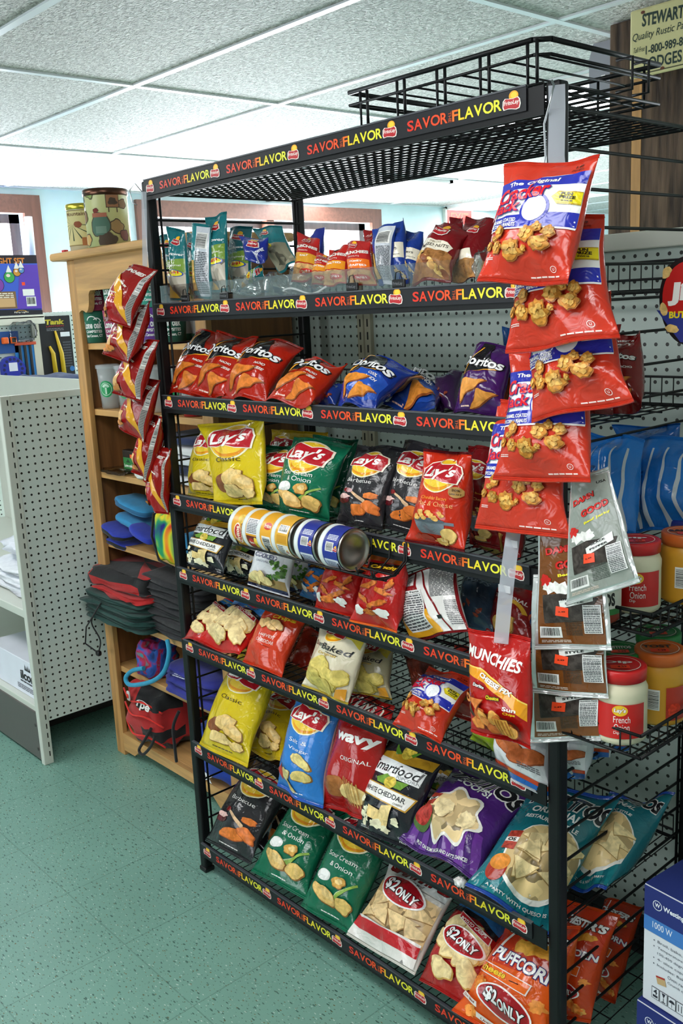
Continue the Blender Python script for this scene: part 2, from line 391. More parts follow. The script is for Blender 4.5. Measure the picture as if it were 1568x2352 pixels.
# ================================================================ ROOM
def struct(mb, name, parent=None): return tag(mb.build(name, parent), kind='structure' if parent is None else None)
def floor_mat():
    m, nt, b = new_mat('floor_vinyl'); tc = nd(nt, 'ShaderNodeTexCoord'); base = hexc('7ba899')
    def flecks(rot, sc, stretch, thr, seed):
        mp = nd(nt, 'ShaderNodeMapping'); mp.inputs['Rotation'].default_value = (0, 0, rot); mp.inputs['Scale'].default_value = (sc, sc * stretch, 1); mp.inputs['Location'].default_value = (seed, seed * 2, 0)
        wn = nd(nt, 'ShaderNodeTexNoise'); wn.inputs['Scale'].default_value = 60; ad = nd(nt, 'ShaderNodeMixRGB'); ad.inputs[0].default_value = 0.006
        nt.links.new(tc.outputs['Object'], ad.inputs[1]); nt.links.new(tc.outputs['Object'], wn.inputs['Vector']); nt.links.new(wn.outputs['Color'], ad.inputs[2]); nt.links.new(ad.outputs[0], mp.inputs[0])
        v = nd(nt, 'ShaderNodeTexVoronoi'); v.voronoi_dimensions = '2D'; v.inputs['Scale'].default_value = 1.0
        nt.links.new(mp.outputs[0], v.inputs['Vector'])
        lt = nd(nt, 'ShaderNodeMath', operation='LESS_THAN'); sp = nd(nt, 'ShaderNodeSeparateColor'); nt.links.new(v.outputs['Color'], sp.inputs[0])
        mu = nd(nt, 'ShaderNodeMath', operation='MULTIPLY'); mu.inputs[1].default_value = thr; nt.links.new(sp.outputs[0], mu.inputs[0])
        nt.links.new(v.outputs['Distance'], lt.inputs[0]); nt.links.new(mu.outputs[0], lt.inputs[1]); return lt
    nz = nd(nt, 'ShaderNodeTexNoise'); nz.inputs['Scale'].default_value = 5; nz.inputs['Detail'].default_value = 5; nt.links.new(tc.outputs['Object'], nz.inputs['Vector'])
    mx = nd(nt, 'ShaderNodeMix', data_type='RGBA'); mx.inputs[6].default_value = tuple(x * .86 for x in base[:3]) + (1,); mx.inputs[7].default_value = tuple(x * 1.1 for x in base[:3]) + (1,)
    nt.links.new(nz.outputs[0], mx.inputs[0]); cur = mx.outputs[2]
    for (rot, sc, st, thr, seed, col) in ((.75, 30, 3.0, .17, 1, '45695f'), (.6, 42, 2.6, .13, 5, '557a6e'), (.8, 34, 3.0, .12, 9, 'b4ccc2'), (.5, 34, 2.2, .10, 14, '6b6a48')):
        f = flecks(rot, sc, st, thr, seed); m2 = nd(nt, 'ShaderNodeMix', data_type='RGBA'); m2.inputs[7].default_value = hexc(col)
        nt.links.new(f.outputs[0], m2.inputs[0]); nt.links.new(cur, m2.inputs[6]); cur = m2.outputs[2]
    br = nd(nt, 'ShaderNodeTexBrick'); br.offset = 0; br.squash = 1
    br.inputs['Color1'].default_value = (0, 0, 0, 1); br.inputs['Color2'].default_value = (0, 0, 0, 1); br.inputs['Mortar'].default_value = (1, 1, 1, 1)
    br.inputs['Scale'].default_value = 1; br.inputs['Mortar Size'].default_value = .0016; br.inputs['Brick Width'].default_value = .3048; br.inputs['Row Height'].default_value = .3048; br.inputs['Mortar Smooth'].default_value = 0
    nt.links.new(tc.outputs['Object'], br.inputs['Vector'])
    ml = nd(nt, 'ShaderNodeMath', operation='MULTIPLY'); ml.inputs[1].default_value = .35; nt.links.new(br.outputs['Color'], ml.inputs[0])
    m3 = nd(nt, 'ShaderNodeMix', data_type='RGBA'); m3.inputs[7].default_value = hexc('3c5a50'); nt.links.new(ml.outputs[0], m3.inputs[0]); nt.links.new(cur, m3.inputs[6])
    nt.links.new(m3.outputs[2], b.inputs['Base Color']); b.inputs['Roughness'].default_value = .34
    return m
def ceil_mat():
    m, nt, b = new_mat('ceiling_tile'); tc = nd(nt, 'ShaderNodeTexCoord'); mp = nd(nt, 'ShaderNodeMapping'); mp.inputs['Scale'].default_value = (1, 1.9, 1); mp.inputs['Rotation'].default_value = (0, 0, .7)
    nz = nd(nt, 'ShaderNodeTexNoise'); nz.inputs['Scale'].default_value = 62; nz.inputs['Detail'].default_value = 4; nz.inputs['Distortion'].default_value = 1.0
    nt.links.new(tc.outputs['Object'], mp.inputs[0]); nt.links.new(mp.outputs[0], nz.inputs['Vector'])
    rp = nd(nt, 'ShaderNodeValToRGB'); e = rp.color_ramp.elements; e[0].position = .36; e[0].color = hexc('989692'); e[1].position = .64; e[1].color = hexc('e2e0dc')
    nt.links.new(nz.outputs[0], rp.inputs[0]); nt.links.new(rp.outputs[0], b.inputs['Base Color']); b.inputs['Roughness'].default_value = .75
    bp = nd(nt, 'ShaderNodeBump'); bp.inputs['Strength'].default_value = .8; bp.inputs['Distance'].default_value = .012; nt.links.new(nz.outputs[0], bp.inputs['Height']); nt.links.new(bp.outputs[0], b.inputs['Normal']); return m
def peg_mat(axis):
    """perforated hardboard: 1-inch grid of holes in the plane of the panel"""
    m, nt, b = new_mat('pegboard_' + axis); tc = nd(nt, 'ShaderNodeTexCoord'); sp = nd(nt, 'ShaderNodeSeparateXYZ'); nt.links.new(tc.outputs['Object'], sp.inputs[0])
    def cell(o):
        a = nd(nt, 'ShaderNodeMath', operation='MULTIPLY'); a.inputs[1].default_value = 1 / .0254; nt.links.new(o, a.inputs[0])
        f = nd(nt, 'ShaderNodeMath', operation='FRACT'); nt.links.new(a.outputs[0], f.inputs[0])
        s_ = nd(nt, 'ShaderNodeMath', operation='SUBTRACT'); s_.inputs[1].default_value = .5; nt.links.new(f.outputs[0], s_.inputs[0])
        q = nd(nt, 'ShaderNodeMath', operation='POWER'); q.inputs[1].default_value = 2
        ab = nd(nt, 'ShaderNodeMath', operation='ABSOLUTE'); nt.links.new(s_.outputs[0], ab.inputs[0]); nt.links.new(ab.outputs[0], q.inputs[0]); return q
    a, c = cell(sp.outputs[0 if axis == 'x' else 1]), cell(sp.outputs[2])
    ad = nd(nt, 'ShaderNodeMath', operation='ADD'); nt.links.new(a.outputs[0], ad.inputs[0]); nt.links.new(c.outputs[0], ad.inputs[1])
    lt = nd(nt, 'ShaderNodeMath', operation='LESS_THAN'); lt.inputs[1].default_value = .024; nt.links.new(ad.outputs[0], lt.inputs[0])
    nz = nd(nt, 'ShaderNodeTexNoise'); nz.inputs['Scale'].default_value = 4; nt.links.new(tc.outputs['Object'], nz.inputs['Vector'])
    m0 = nd(nt, 'ShaderNodeMix', data_type='RGBA'); m0.inputs[6].default_value = hexc('a6b4ac' if axis == 'x' else 'c6d2cb'); m0.inputs[7].default_value = hexc('bcc9c1' if axis == 'x' else 'dae4de'); nt.links.new(nz.outputs[0], m0.inputs[0])
    mx = nd(nt, 'ShaderNodeMix', data_type='RGBA'); mx.inputs[7].default_value = hexc('1c1d18'); nt.links.new(lt.outputs[0], mx.inputs[0]); nt.links.new(m0.outputs[2], mx.inputs[6])
    nt.links.new(mx.outputs[2], b.inputs['Base Color']); b.inputs['Roughness'].default_value = .45; return m
def wallface(mb, axis, c0, c1, u0, u1, holes, mat):
    """a wall slab c0..c1 thick, spanning u0..u1 and 0..ZC with rectangular openings (ua,ub,za,zb)"""
    us = sorted({u0, u1} | {h[0] for h in holes} | {h[1] for h in holes}); zs = sorted({0, ZC} | {h[2] for h in holes} | {h[3] for h in holes})
    for a, b_ in zip(us, us[1:]):
        for c, d in zip(zs, zs[1:]):
            if any(h[0] <= a and b_ <= h[1] and h[2] <= c and d <= h[3] for h in holes): continue
            if axis == 'x': mb.box(c0, c1, a, b_, c, d, mat)
            else: mb.box(a, b_, c0, c1, c, d, mat)
X0, X1, Y0, Y1 = -3.35, 4.2, -5.0, 8.0
WALL = M('cfe6ea', 'matte'); BROWN = M('6b4536', 'wood'); BROWNH = M('6b4536', 'woodh')
mb = MB(); mb.box(X0, X1, Y0, Y1, -.05, 0, floor_mat()); struct(mb, 'floor')
mb = MB(); mb.box(X0, X1, Y0, Y1, ZC, ZC + .04, ceil_mat()); ceiling = struct(mb, 'ceiling')
mb = MB(); TB = M('e9ecf2', 'plastic')
for i in range(-2, 5):
    x = .368 + 1.2433 * (i - 0)
    if X0 < x < X1: mb.box(x - .012, x + .012, Y0, Y1, ZC - .006, ZC, TB)
for j in range(-9, 13):
    y = .519 + .61 * j
    if Y0 < y < Y1: mb.box(X0, X1, y - .012, y + .012, ZC - .0055, ZC, TB)
mb.box(X0, X0 + .022, Y0, Y1, ZC - .008, ZC, TB)
o = mb.build('trim_1'); tag(o, kind='structure')
w1 = (.42, 1.22, 1.10, 2.12); w2 = (2.05, 3.97, 1.10, 2.12); wb = (-2.6, 4.0, .9, 2.15); wf = (-2.2, 1.0, .5, 2.2)
mb = MB(); wallface(mb, 'x', X0 - .12, X0, Y0, Y1, [w1, w2], WALL); struct(mb, 'wall_left')
mb = MB(); wallface(mb, 'y', Y1, Y1 + .12, X0, X1, [wb], WALL); struct(mb, 'wall_back')
mb = MB(); wallface(mb, 'x', X1, X1 + .12, Y0, Y1, [], M('d8d6cc', 'matte')); struct(mb, 'wall_right')
mb = MB(); wallface(mb, 'y', Y0 - .12, Y0, X0, X1, [wf], M('d8d6cc', 'matte')); struct(mb, 'wall_front')
GLASS = M('fdfeff', 'pane')
SASH = M('4a3a38', 'wood'); REV = M('e6ddd6', 'matte')
for k, (a, b_, c, d) in enumerate((w1, w2)):
    mb = MB(); t = .10
    mb.box(X0, X0 + .03, a - t, a, c - t, d + t, BROWN); mb.box(X0, X0 + .03, b_, b_ + t, c - t, d + t, BROWN)
    mb.box(X0, X0 + .032, a, b_, d, d + t, BROWNH); mb.box(X0, X0 + .05, a, b_, c - t, c, BROWNH)
    wn = struct(mb, 'window_%d' % (k + 1))
    mb = MB(); sx = X0 - .09
    for (p, q, r, s_) in ((a, a + .06, c, d), (b_ - .06, b_, c, d), (a, b_, d - .05, d), (a, b_, c, c + .05)): mb.box(sx, sx + .035, p, q, r, s_, SASH)
    if k == 1:
        ym = (a + b_) / 2; mb.box(sx, X0 + .01, ym - .03, ym + .03, c, d, BROWN)
    mb.build('sash', wn)
    mb = MB(); mb.box(sx + .015, sx + .019, a, b_, c, d, GLASS); mb.build('pane', wn)
mb = MB()
for (p, q, r, s_) in ((wb[0] - .08, wb[0], wb[2] - .08, wb[3] + .08), (wb[1], wb[1] + .08, wb[2] - .08, wb[3] + .08), (wb[0], wb[1], wb[3], wb[3] + .08), (wb[0], wb[1], wb[2] - .08, wb[2]), (-.42, -.36, wb[2], wb[3]), (1.8, 1.86, wb[2], wb[3])):
    mb.box(p, q, Y1 - .03, Y1, r, s_, BROWN)
wn = struct(mb, 'window_3'); mb = MB(); mb.box(wb[0], wb[1], Y1 + .05, Y1 + .054, wb[2], wb[3], GLASS); mb.build('pane', wn)
mb = MB()
for (p, q, r, s_) in ((wf[0] - .08, wf[0], wf[2], wf[3]), (wf[1], wf[1] + .08, wf[2], wf[3]), (wf[0], wf[1], wf[3], wf[3] + .05), (wf[0], wf[1], wf[2] - .08, wf[2])):
    mb.box(p, q, Y0, Y0 + .03, r, s_, BROWN)
wn = struct(mb, 'window_4'); mb = MB(); mb.box(wf[0], wf[1], Y0 - .054, Y0 - .05, wf[2], wf[3], GLASS); mb.build('pane', wn)  # unseen window added to go with the front fill lamp

# ceiling fixtures: recessed fluorescent troffers in the tile grid
def troffer(i, j, label, power, long_x=True):
    x0 = .368 + 1.2433 * i + .02; x1 = x0 + 1.2433 - .04; y0 = .519 + .61 * j + .02; y1 = y0 + .57
    r = empty('ceiling_light', ((x0 + x1) / 2, (y0 + y1) / 2, ZC - .004)); tag(r, label, 'ceiling light', 'fluorescent lights in the ceiling grid')
    m = MB(); fr = M('f2f2f0', 'plastic')
    for q in ((x0, x1, y0, y0 + .03), (x0, x1, y1 - .03, y1), (x0, x0 + .03, y0, y1), (x1 - .03, x1, y0, y1)): m.box(*q, ZC - .022, ZC - .004, fr)
    m.build('frame', r)
    m = MB(); m.box(x0 + .03, x1 - .03, y0 + .03, y1 - .03, ZC - .018, ZC - .006, M('f4f8ff', 'glow')); m.build('diffuser', r)
    area('ceiling_lamp', ((x0 + x1) / 2, (y0 + y1) / 2, ZC - .03), (0, 0, -1), 1.1, .5, power, (1.0, .97, .92))
troffer(-1, 2, 'fluorescent ceiling light glowing behind the wire basket on the rack', 16)
troffer(-3, 4, 'fluorescent ceiling light nearest the window wall, above the long window', 22)
troffer(-3, 7, 'fluorescent ceiling light far back near the red exit sign', 22)
troffer(0, 7, 'fluorescent ceiling light far back beyond the timber post', 14)
troffer(0, -3, 'unseen fluorescent ceiling light added over the aisle in front of the snack rack', 20)  # out of view, added to light the rack fronts from above
troffer(-2, -3, 'unseen fluorescent ceiling light added over the aisle in front of the cream shelving', 20)  # extra fixture out of view, added to brighten end panel and bookcase
troffer(1, -4, 'unseen fluorescent ceiling light added over the aisle behind the viewer', 11)  # added fill fixture near the camera, not in view

# exit sign
r = empty('exit_sign', (X0, 5.0, 2.19)); tag(r, 'red glowing EXIT sign high on the pale blue wall', 'sign')
m = MB(); m.box(X0, X0 + .03, 4.80, 5.14, 2.11, 2.25, M('e8e6e0', 'plastic')); m.build('housing', r)
m = MB(); A = Art(); A.rect(0, .30, 0, .11, M('d81e14', 'plastic')).text('EXIT', .15, .055, .22, .075, M('ff3020', 'glow'), .03)
A.place(m, planar((X0 + .031, 4.82, 2.125), (0, 1, 0), (0, 0, 1)), 0, .3, 0, .11, 1, 1); m.raw('face', r)

# timber post with a cream sign
r = empty('timber_post', (.60, 1.35, 0)); tag(r, 'rough dark brown timber post reaching the ceiling behind the rack', 'post')
def rough():
    m, nt, b = new_mat('rough_timber'); tc = nd(nt, 'ShaderNodeTexCoord'); mp = nd(nt, 'ShaderNodeMapping'); mp.inputs['Scale'].default_value = (20, 20, 2.0); mp.inputs['Rotation'].default_value = (0, .25, 0)
    nz = nd(nt, 'ShaderNodeTexNoise'); nz.inputs['Scale'].default_value = 2.4; nz.inputs['Detail'].default_value = 8; nt.links.new(tc.outputs['Object'], mp.inputs[0]); nt.links.new(mp.outputs[0], nz.inputs['Vector'])
    rp = nd(nt, 'ShaderNodeValToRGB'); e = rp.color_ramp.elements; e[0].position = .3; e[0].color = hexc('2e211b'); e[1].position = .75; e[1].color = hexc('78604e')
    nt.links.new(nz.outputs[0], rp.inputs[0]); nt.links.new(rp.outputs[0], b.inputs['Base Color']); b.inputs['Roughness'].default_value = .8
    bp = nd(nt, 'ShaderNodeBump'); bp.inputs['Distance'].default_value = .006; nt.links.new(nz.outputs[0], bp.inputs['Height']); nt.links.new(bp.outputs[0], b.inputs['Normal']); return m
RT = rough()
m = MB(); m.box(.425, .50, 1.3, 1.36, 0, 2.262, RT, .004); m.build('left_board', r)
m = MB(); m.box(.53, .785, 1.3, 1.345, 0, 2.262, RT, .004); m.box(.50, .785, 1.36, 1.5, 0, 2.262, RT); m.build('wide_board', r)
m = MB(); m.box(.50, .53, 1.30, 1.33, 0, 2.262, M('cf9a5e', 'wood')); m.build('batten', r)
sg = M('d8d09a', 'matte')
pA = at(1455, 40, 1.22); pB = at(1462, 165, 1.22); cx0 = pA.x
m = MB(); SW, SH = .36, .172; sz = pA.z - SH + .012
m.box(cx0, cx0 + SW, 1.20, 1.212, sz, sz + SH, sg, .006)
A = Art(); k = M('2c3f3a', 'matte')
A.rect(.006, .354, .006, .009, M('5a5840', 'matte')).text('STEWART', .098, .138, .120, .032, k, .03, rot=-.04).text('Quality Rustic Park Trailers', .130, .100, .24, .024, k, .0, shear=.2)
A.text('Toll Free', .030, .070, .034, .013, k, 0, shear=.2).text('1-800-989-8244', .120, .064, .14, .022, k, .02).text('LODGES', .100, .030, .11, .030, k, .02)
for (x, y) in ((.04, .160), (.34, .160), (.10, .010)): A.ell(x, y, .006, .004, M('6b3a2a', 'matte'))
A.place(m, planar((cx0, 1.20, sz), (1, 0, 0), (0, 0, 1)), 0, SW, 0, SH, 2, 2)
tag(m.raw('wall_sign'), 'cream hand-lettered trailer sign hung on the timber post', 'sign')
m = MB(); m.prism([(0, 0), (.10, 0), (.10, .33), (.075, .33), (.0, .12)], 'y', 0, .02, M('9a9ca6', 'plastic')); m.box(.045, .06, -.004, 0, .05, .065, M('f4f4f4', 'plastic'))
o = m.build('speaker_bracket', None, (0, 0, 0)); p = at(1352, 232, 1.45); o.location = (p.x, 1.45, p.z); tag(o, 'grey tapered metal bracket beside the timber post near the ceiling', 'bracket')
# ================================================================ SNACK RACK
RW, RD, RH = 1.169, .461, 1.83
ZT = [1.829, 1.543, 1.323, 1.076, .884, .688, .401, .099]      # top edge of each label strip
YF = -.022
BLK = M('101113', 'paint'); STRIPM = M('212226', 'paint')
rack = empty('snack_rack', (RW / 2, RD / 2, 0)); tag(rack, 'tall black wire snack rack with lettered shelf strips, filled with bags', 'rack')
for (x, y) in ((0, 0), (RW, 0), (0, RD), (RW, RD)):
    m = MB(); m.box(x - .013, x + .013, y - .013, y + .013, .012, RH, BLK, .005); po = m.build('post', rack)
    m = MB(); m.box(x - .016, x + .016, y - .016, y + .016, 0, .014, M('0c0c0d', 'plastic'), .004); m.build('foot', po)
for x in (.012, RW - .012):
    m = MB(); k = 0; z = .16
    while z < 1.80:
        m.bar((x, .005, z), (x, RD - .005, z), .0028, BLK, 6, False); z += .0585
    m.bar((x, .02, .1), (x, .02, 1.8), .003, BLK, 6); m.bar((x, RD - .02, .1), (x, RD - .02, 1.8), .003, BLK, 6)
    m.build('side_grid', rack)
RED, ORG = M('d63a1e', 'plastic'), M('ea5a1e', 'plastic')
def logo(A, cx, cy, s):
    wt = M('efe8e0', 'plastic'); g = 1.16
    A.ell(cx + .13 * s, cy + .26 * s, .30 * s, .24 * s, M('f2a81e', 'plastic')).ell(cx + .15 * s, cy + .29 * s, .2 * s, .15 * s, M('f8cf3c', 'plastic'))
    for k, mm in ((1.0, wt), (.88, M('b8232a', 'plastic'))):
        A.poly([(cx + g * x * k * s, cy + y * k * s - .06 * s) for x, y in ((-.5, -.16), (-.44, -.30), (-.2, -.27), (0, -.30), (.25, -.36), (.44, -.32), (.5, -.12), (.46, .12), (.36, .24), (.1, .20), (-.15, .22), (-.36, .26), (-.48, .14))], mm)
    A.text('FritoLay', cx, cy - .07 * s, 0.94 * s, .26 * s, wt, .02, .1)
def strip_art(L, hh):
    A = Art(); cols = ['d8301c', 'dd3a1c', 'e2461c', 'e2461c', 'e8501c']; pit = (L - .055) / 4
    for k in range(5): logo(A, .028 + pit * k, hh * .53, hh * .92)
    for k in range(4):
        c = .028 + pit * (k + .5); x = c - .090; y = hh * .5; th = hh * .52
        for ch, wd, col in zip('SAVOR', (.0155, .0190, .0180, .0213, .0155), cols):
            A.text(ch, x + wd / 2, y, wd * .98, th, M(col, 'plastic'), .022); x += wd + .0005; A.n -= 1
        A.text('THE', x + .0045, y - .0005, th * .95, .0066, M('b84a20', 'plastic'), .02, rot=-PI / 2); x += .0095; A.n -= 1
        for ch, wd, col in zip('FLAVOR', (.0128, .0124, .0190, .0180, .0213, .0155), ('f0701c', 'f4c828', 'eedc2c', 'ece430', 'ece83a', 'e8e83c')):
            A.text(ch, x + wd / 2, y, wd * .98, th, M(col, 'plastic'), .022); x += wd + .0005; A.n -= 1
        A.n += 1
    return A
SX0, SX1 = .018, 1.129
sa = strip_art(SX1 - SX0, .033)
for i, zt in enumerate(ZT):
    m = MB(); zd = zt - .026; bx = RW - .02
    y = .0
    m.bar((.014, YF + .012, zd), (bx, YF + .012, zd), .004, BLK); m.bar((.014, RD - .014, zd), (bx, RD - .014, zd), .004, BLK)
    n = 46
    for k in range(n + 1):
        x = .016 + (bx - .016) * k / n; m.bar((x, YF + .012, zd), (x, RD - .012, zd), .0014, BLK, 4, False)
    for k in range(1, 18 if i == 0 else 6):
        yy = YF + .012 + (RD - .02) * k / (18 if i == 0 else 6); m.bar((.014, yy, zd - .003), (bx, yy, zd - .003), .0018, BLK, 4, False)
    if i > 0:                                # back rail fence
        for h in (.022, .055): m.bar((.014, RD - .02, zd + h), (bx, RD - .02, zd + h), .0026, BLK, 5, False)
        for k in range(47):
            x = .016 + (bx - .016) * k / 46; m.bar((x, RD - .02, zd), (x, RD - .02, zd + .055), .0014, BLK, 4, False)
    sh = m.build('wire_shelf', rack)
    m = MB(); hh = .033 if i else .036
    m.box(SX0, SX1, YF - .0015, YF + .0015, zt - hh, zt, STRIPM); m.box(SX0, SX1, YF - .003, YF + .004, zt - .0015, zt + .0012, M('4a4c52', 'plastic'))
    m.box(SX0 - .004, SX1 + .03, YF + .002, YF + .005, zt - hh - .010, zt - .004, BLK)
    sa.place(m, planar((SX0, YF - .0015, zt - hh), (1, 0, 0), (0, 0, 1)), 0, SX1 - SX0, 0, hh, 1, 1, .0001)
    m.raw('label_strip', sh)
    if i == 7:
        m = MB(); m.prism([(.014, .045), (.05, .085), (SX1 + .02, .085), (SX1 + .03, .05), (SX1 + .03, .064 + .03), (.014, .094)], 'y', YF + .004, YF + .012, BLK); m.build('kick_rail', sh)
# clear fences on the peanut shelf
m = MB(); m.box(.03, 1.0, -.012, -.010, ZT[1] - .005, ZT[1] + .042, M('fcfdfd', 'pane')); m.build('clear_fence', rack)
for px, py in ((424, 670), (514, 673), (808, 650), (915, 645)):
    p = at(px, py, -.016); m = MB(); m.box(p.x - .016, p.x + .016, -.018, -.013, ZT[1] + .001, ZT[1] + .016, M('101012', 'plastic'), .002)
    m.path([(p.x - .009, -.016, ZT[1] + .015), (p.x - .006, -.016, ZT[1] + .028), (p.x + .004, -.016, ZT[1] + .030), (p.x + .009, -.016, ZT[1] + .015)], .001, M('101012', 'plastic'), 5)
    A = Art(); A.text('FritoLay', .016, .007, .024, .007, M('77787c', 'plastic'), .01); A.place(m, planar((p.x - .016, -.018, ZT[1] + .001), (1, 0, 0), (0, 0, 1)), 0, .032, 0, .015, 1, 1, .0001); m.raw('fence_tag', rack)
# wire basket on top
bk = empty('wire_basket', (.91, .2, 1.834)); tag(bk, 'black wire display basket standing on top of the rack at its right end', 'basket')
m = MB(); bx0, bx1, by0, by1, bz0, bz1 = .690, 1.128, .022, .36, 1.838, 1.903
c = .02
rim = [(bx0, by0, bz1), (bx1 - c, by0, bz1), (bx1, by0 + c, bz1), (bx1, by1, bz1), (bx0, by1, bz1), (bx0, by0, bz1)]
for a, b_ in zip(rim, rim[1:]): m.bar(a, b_, .0042, BLK, 8)
m.build('rim', bk)
m = MB()
for k in range(5):
    x = bx0 + .03 + (bx1 - bx0 - .06) * k / 4
    m.path([(x, by0, bz1), (x, by0, bz0), (x, by1, bz0), (x, by1, bz1)], .0028, BLK); m.path([(x + .018, by0, bz1), (x + .018, by0, bz0)], .0028, BLK)
for k in range(10): m.bar((bx0, by0 + (by1 - by0) * k / 9, bz0), (bx1, by0 + (by1 - by0) * k / 9, bz0), .0024, BLK, 5)
for k in range(9):
    x = bx0 + .015 + (bx1 - bx0 - .03) * k / 8; m.bar((x, by0, bz1 - .022), (x, by1, bz1 - .022), .002, BLK, 5)
for z in (bz0, bz1 - .022):
    for a, b_ in zip(rim, rim[1:]): m.bar((a[0], a[1], z), (b_[0], b_[1], z), .0028, BLK, 6)
m.build('wire_body', bk)
m = MB(); hx = bx1 + .002
m.path([(hx, .22, bz1 - .01), (hx + .03, .22, bz1 - .01), (hx + .03, .22, bz0 + .005), (hx, .22, bz0 + .005)], .0026, BLK); m.build('end_hook', bk); m = MB(); m.path([(hx, .27, bz1 - .01), (hx + .03, .27, bz1 - .01), (hx + .03, .27, bz0 + .005), (hx, .27, bz0 + .005)], .0026, BLK)
m.build('end_hook', bk)

# ================================================================ PEGBOARD WALL UNIT BEHIND THE RACK
PY = .52
pg = empty('pegboard_unit', (.9, PY, 0)); tag(pg, 'pale grey-green pegboard shelving unit standing behind the snack rack', 'pegboard')
CRM = M('cfcfc2', 'plastic')
for (a, b_) in ((-.30, .165), (.215, 1.40), (1.45, 2.6)):
    m = MB(); m.box(a, b_, PY, PY + .008, .10, 1.60, peg_mat('x') if 'pegboard_x' not in _m else _m['pegboard_x']); m.build('panel', pg)
for x in (.19, 1.425):
    m = MB(); m.box(x - .025, x - .003, PY - .012, PY + .02, .02, 1.6, M('a9a48e', 'plastic')); m.box(x + .003, x + .025, PY - .012, PY + .02, .02, 1.6, M('a9a48e', 'plastic'))
    sl = M('1b1a16', 'matte'); z = .1
    while z < 1.58:
        for dx in (-.014, .014): m.box(x + dx - .0025, x + dx + .0025, PY - .0125, PY - .0115, z, z + .020, sl)
        z += .034
    m.build('upright', pg)
m = MB(); m.box(-.30, 2.6, PY - .012, PY + .03, 1.60, 1.635, CRM, .003); m.build('top_rail', pg)
m = MB(); m.box(-.30, 2.6, PY - .01, PY + .03, 0, .10, M('2a2a2c', 'plastic')); m.build('kick_plate', pg)
# ================================================================ SNACK BAGS
def smooth(x): x = max(0., min(1., x)); return x * x * (3 - 2 * x)
def pillow(A, B, C, D, T, seed, nar=.09, fill=.0, flop=1.0):
    """returns P(s,t,side,eps): bag surface between four corners A,B (bottom) C,D (top)"""
    A, B, C, D = map(Vector, (A, B, C, D)); up = (C + D - A - B); n = (B - A + C - D).cross(up).normalized()
    if n.dot(CAM - A) < 0: n = -n
    ph = seed * 2.399; sl = 7 + (seed % 3)
    def P(s, t, side, eps=0.0):
        q = min(t, 1 - t); e = smooth((q - .02) / .30) ** .75
        L = A.lerp(D, t); R = B.lerp(C, t); c = (L + R) / 2; h = (R - L) / 2 * (1 - nar * e + .012 * math.sin(9 * t + ph))
        pr = max(0, 1 - s * s) ** .55
        wv = T * .16 * math.sin(3.3 * s + ph) * (1 - e) * flop
        cr = .21 * math.exp(-q / .10) * math.sin(sl * s + ph + 3 * t) + .07 * math.exp(-q / .2) * math.sin(13 * s - ph)
        wr = 1.05 * (.20 * noise.noise(Vector((s * 1.9 + seed, t * 3.1, seed * 1.3))) + .06 * noise.noise(Vector((s * 4.5, t * 6 + seed, seed * .7))) + .12 * noise.noise(Vector((s * 1.4 + t * 5.0, seed * 2.1, .3))))
        th = (T / 2) * e * (1.10 - .28 * t + fill * (.5 - t)) * pr
        off = wv + side * (.0006 + th + T * (wr * .55 + cr) * pr * min(1, e * 1.6 + .05))
        return c + h * s + n * (off + side * eps)
    return P, n
SEALS = True
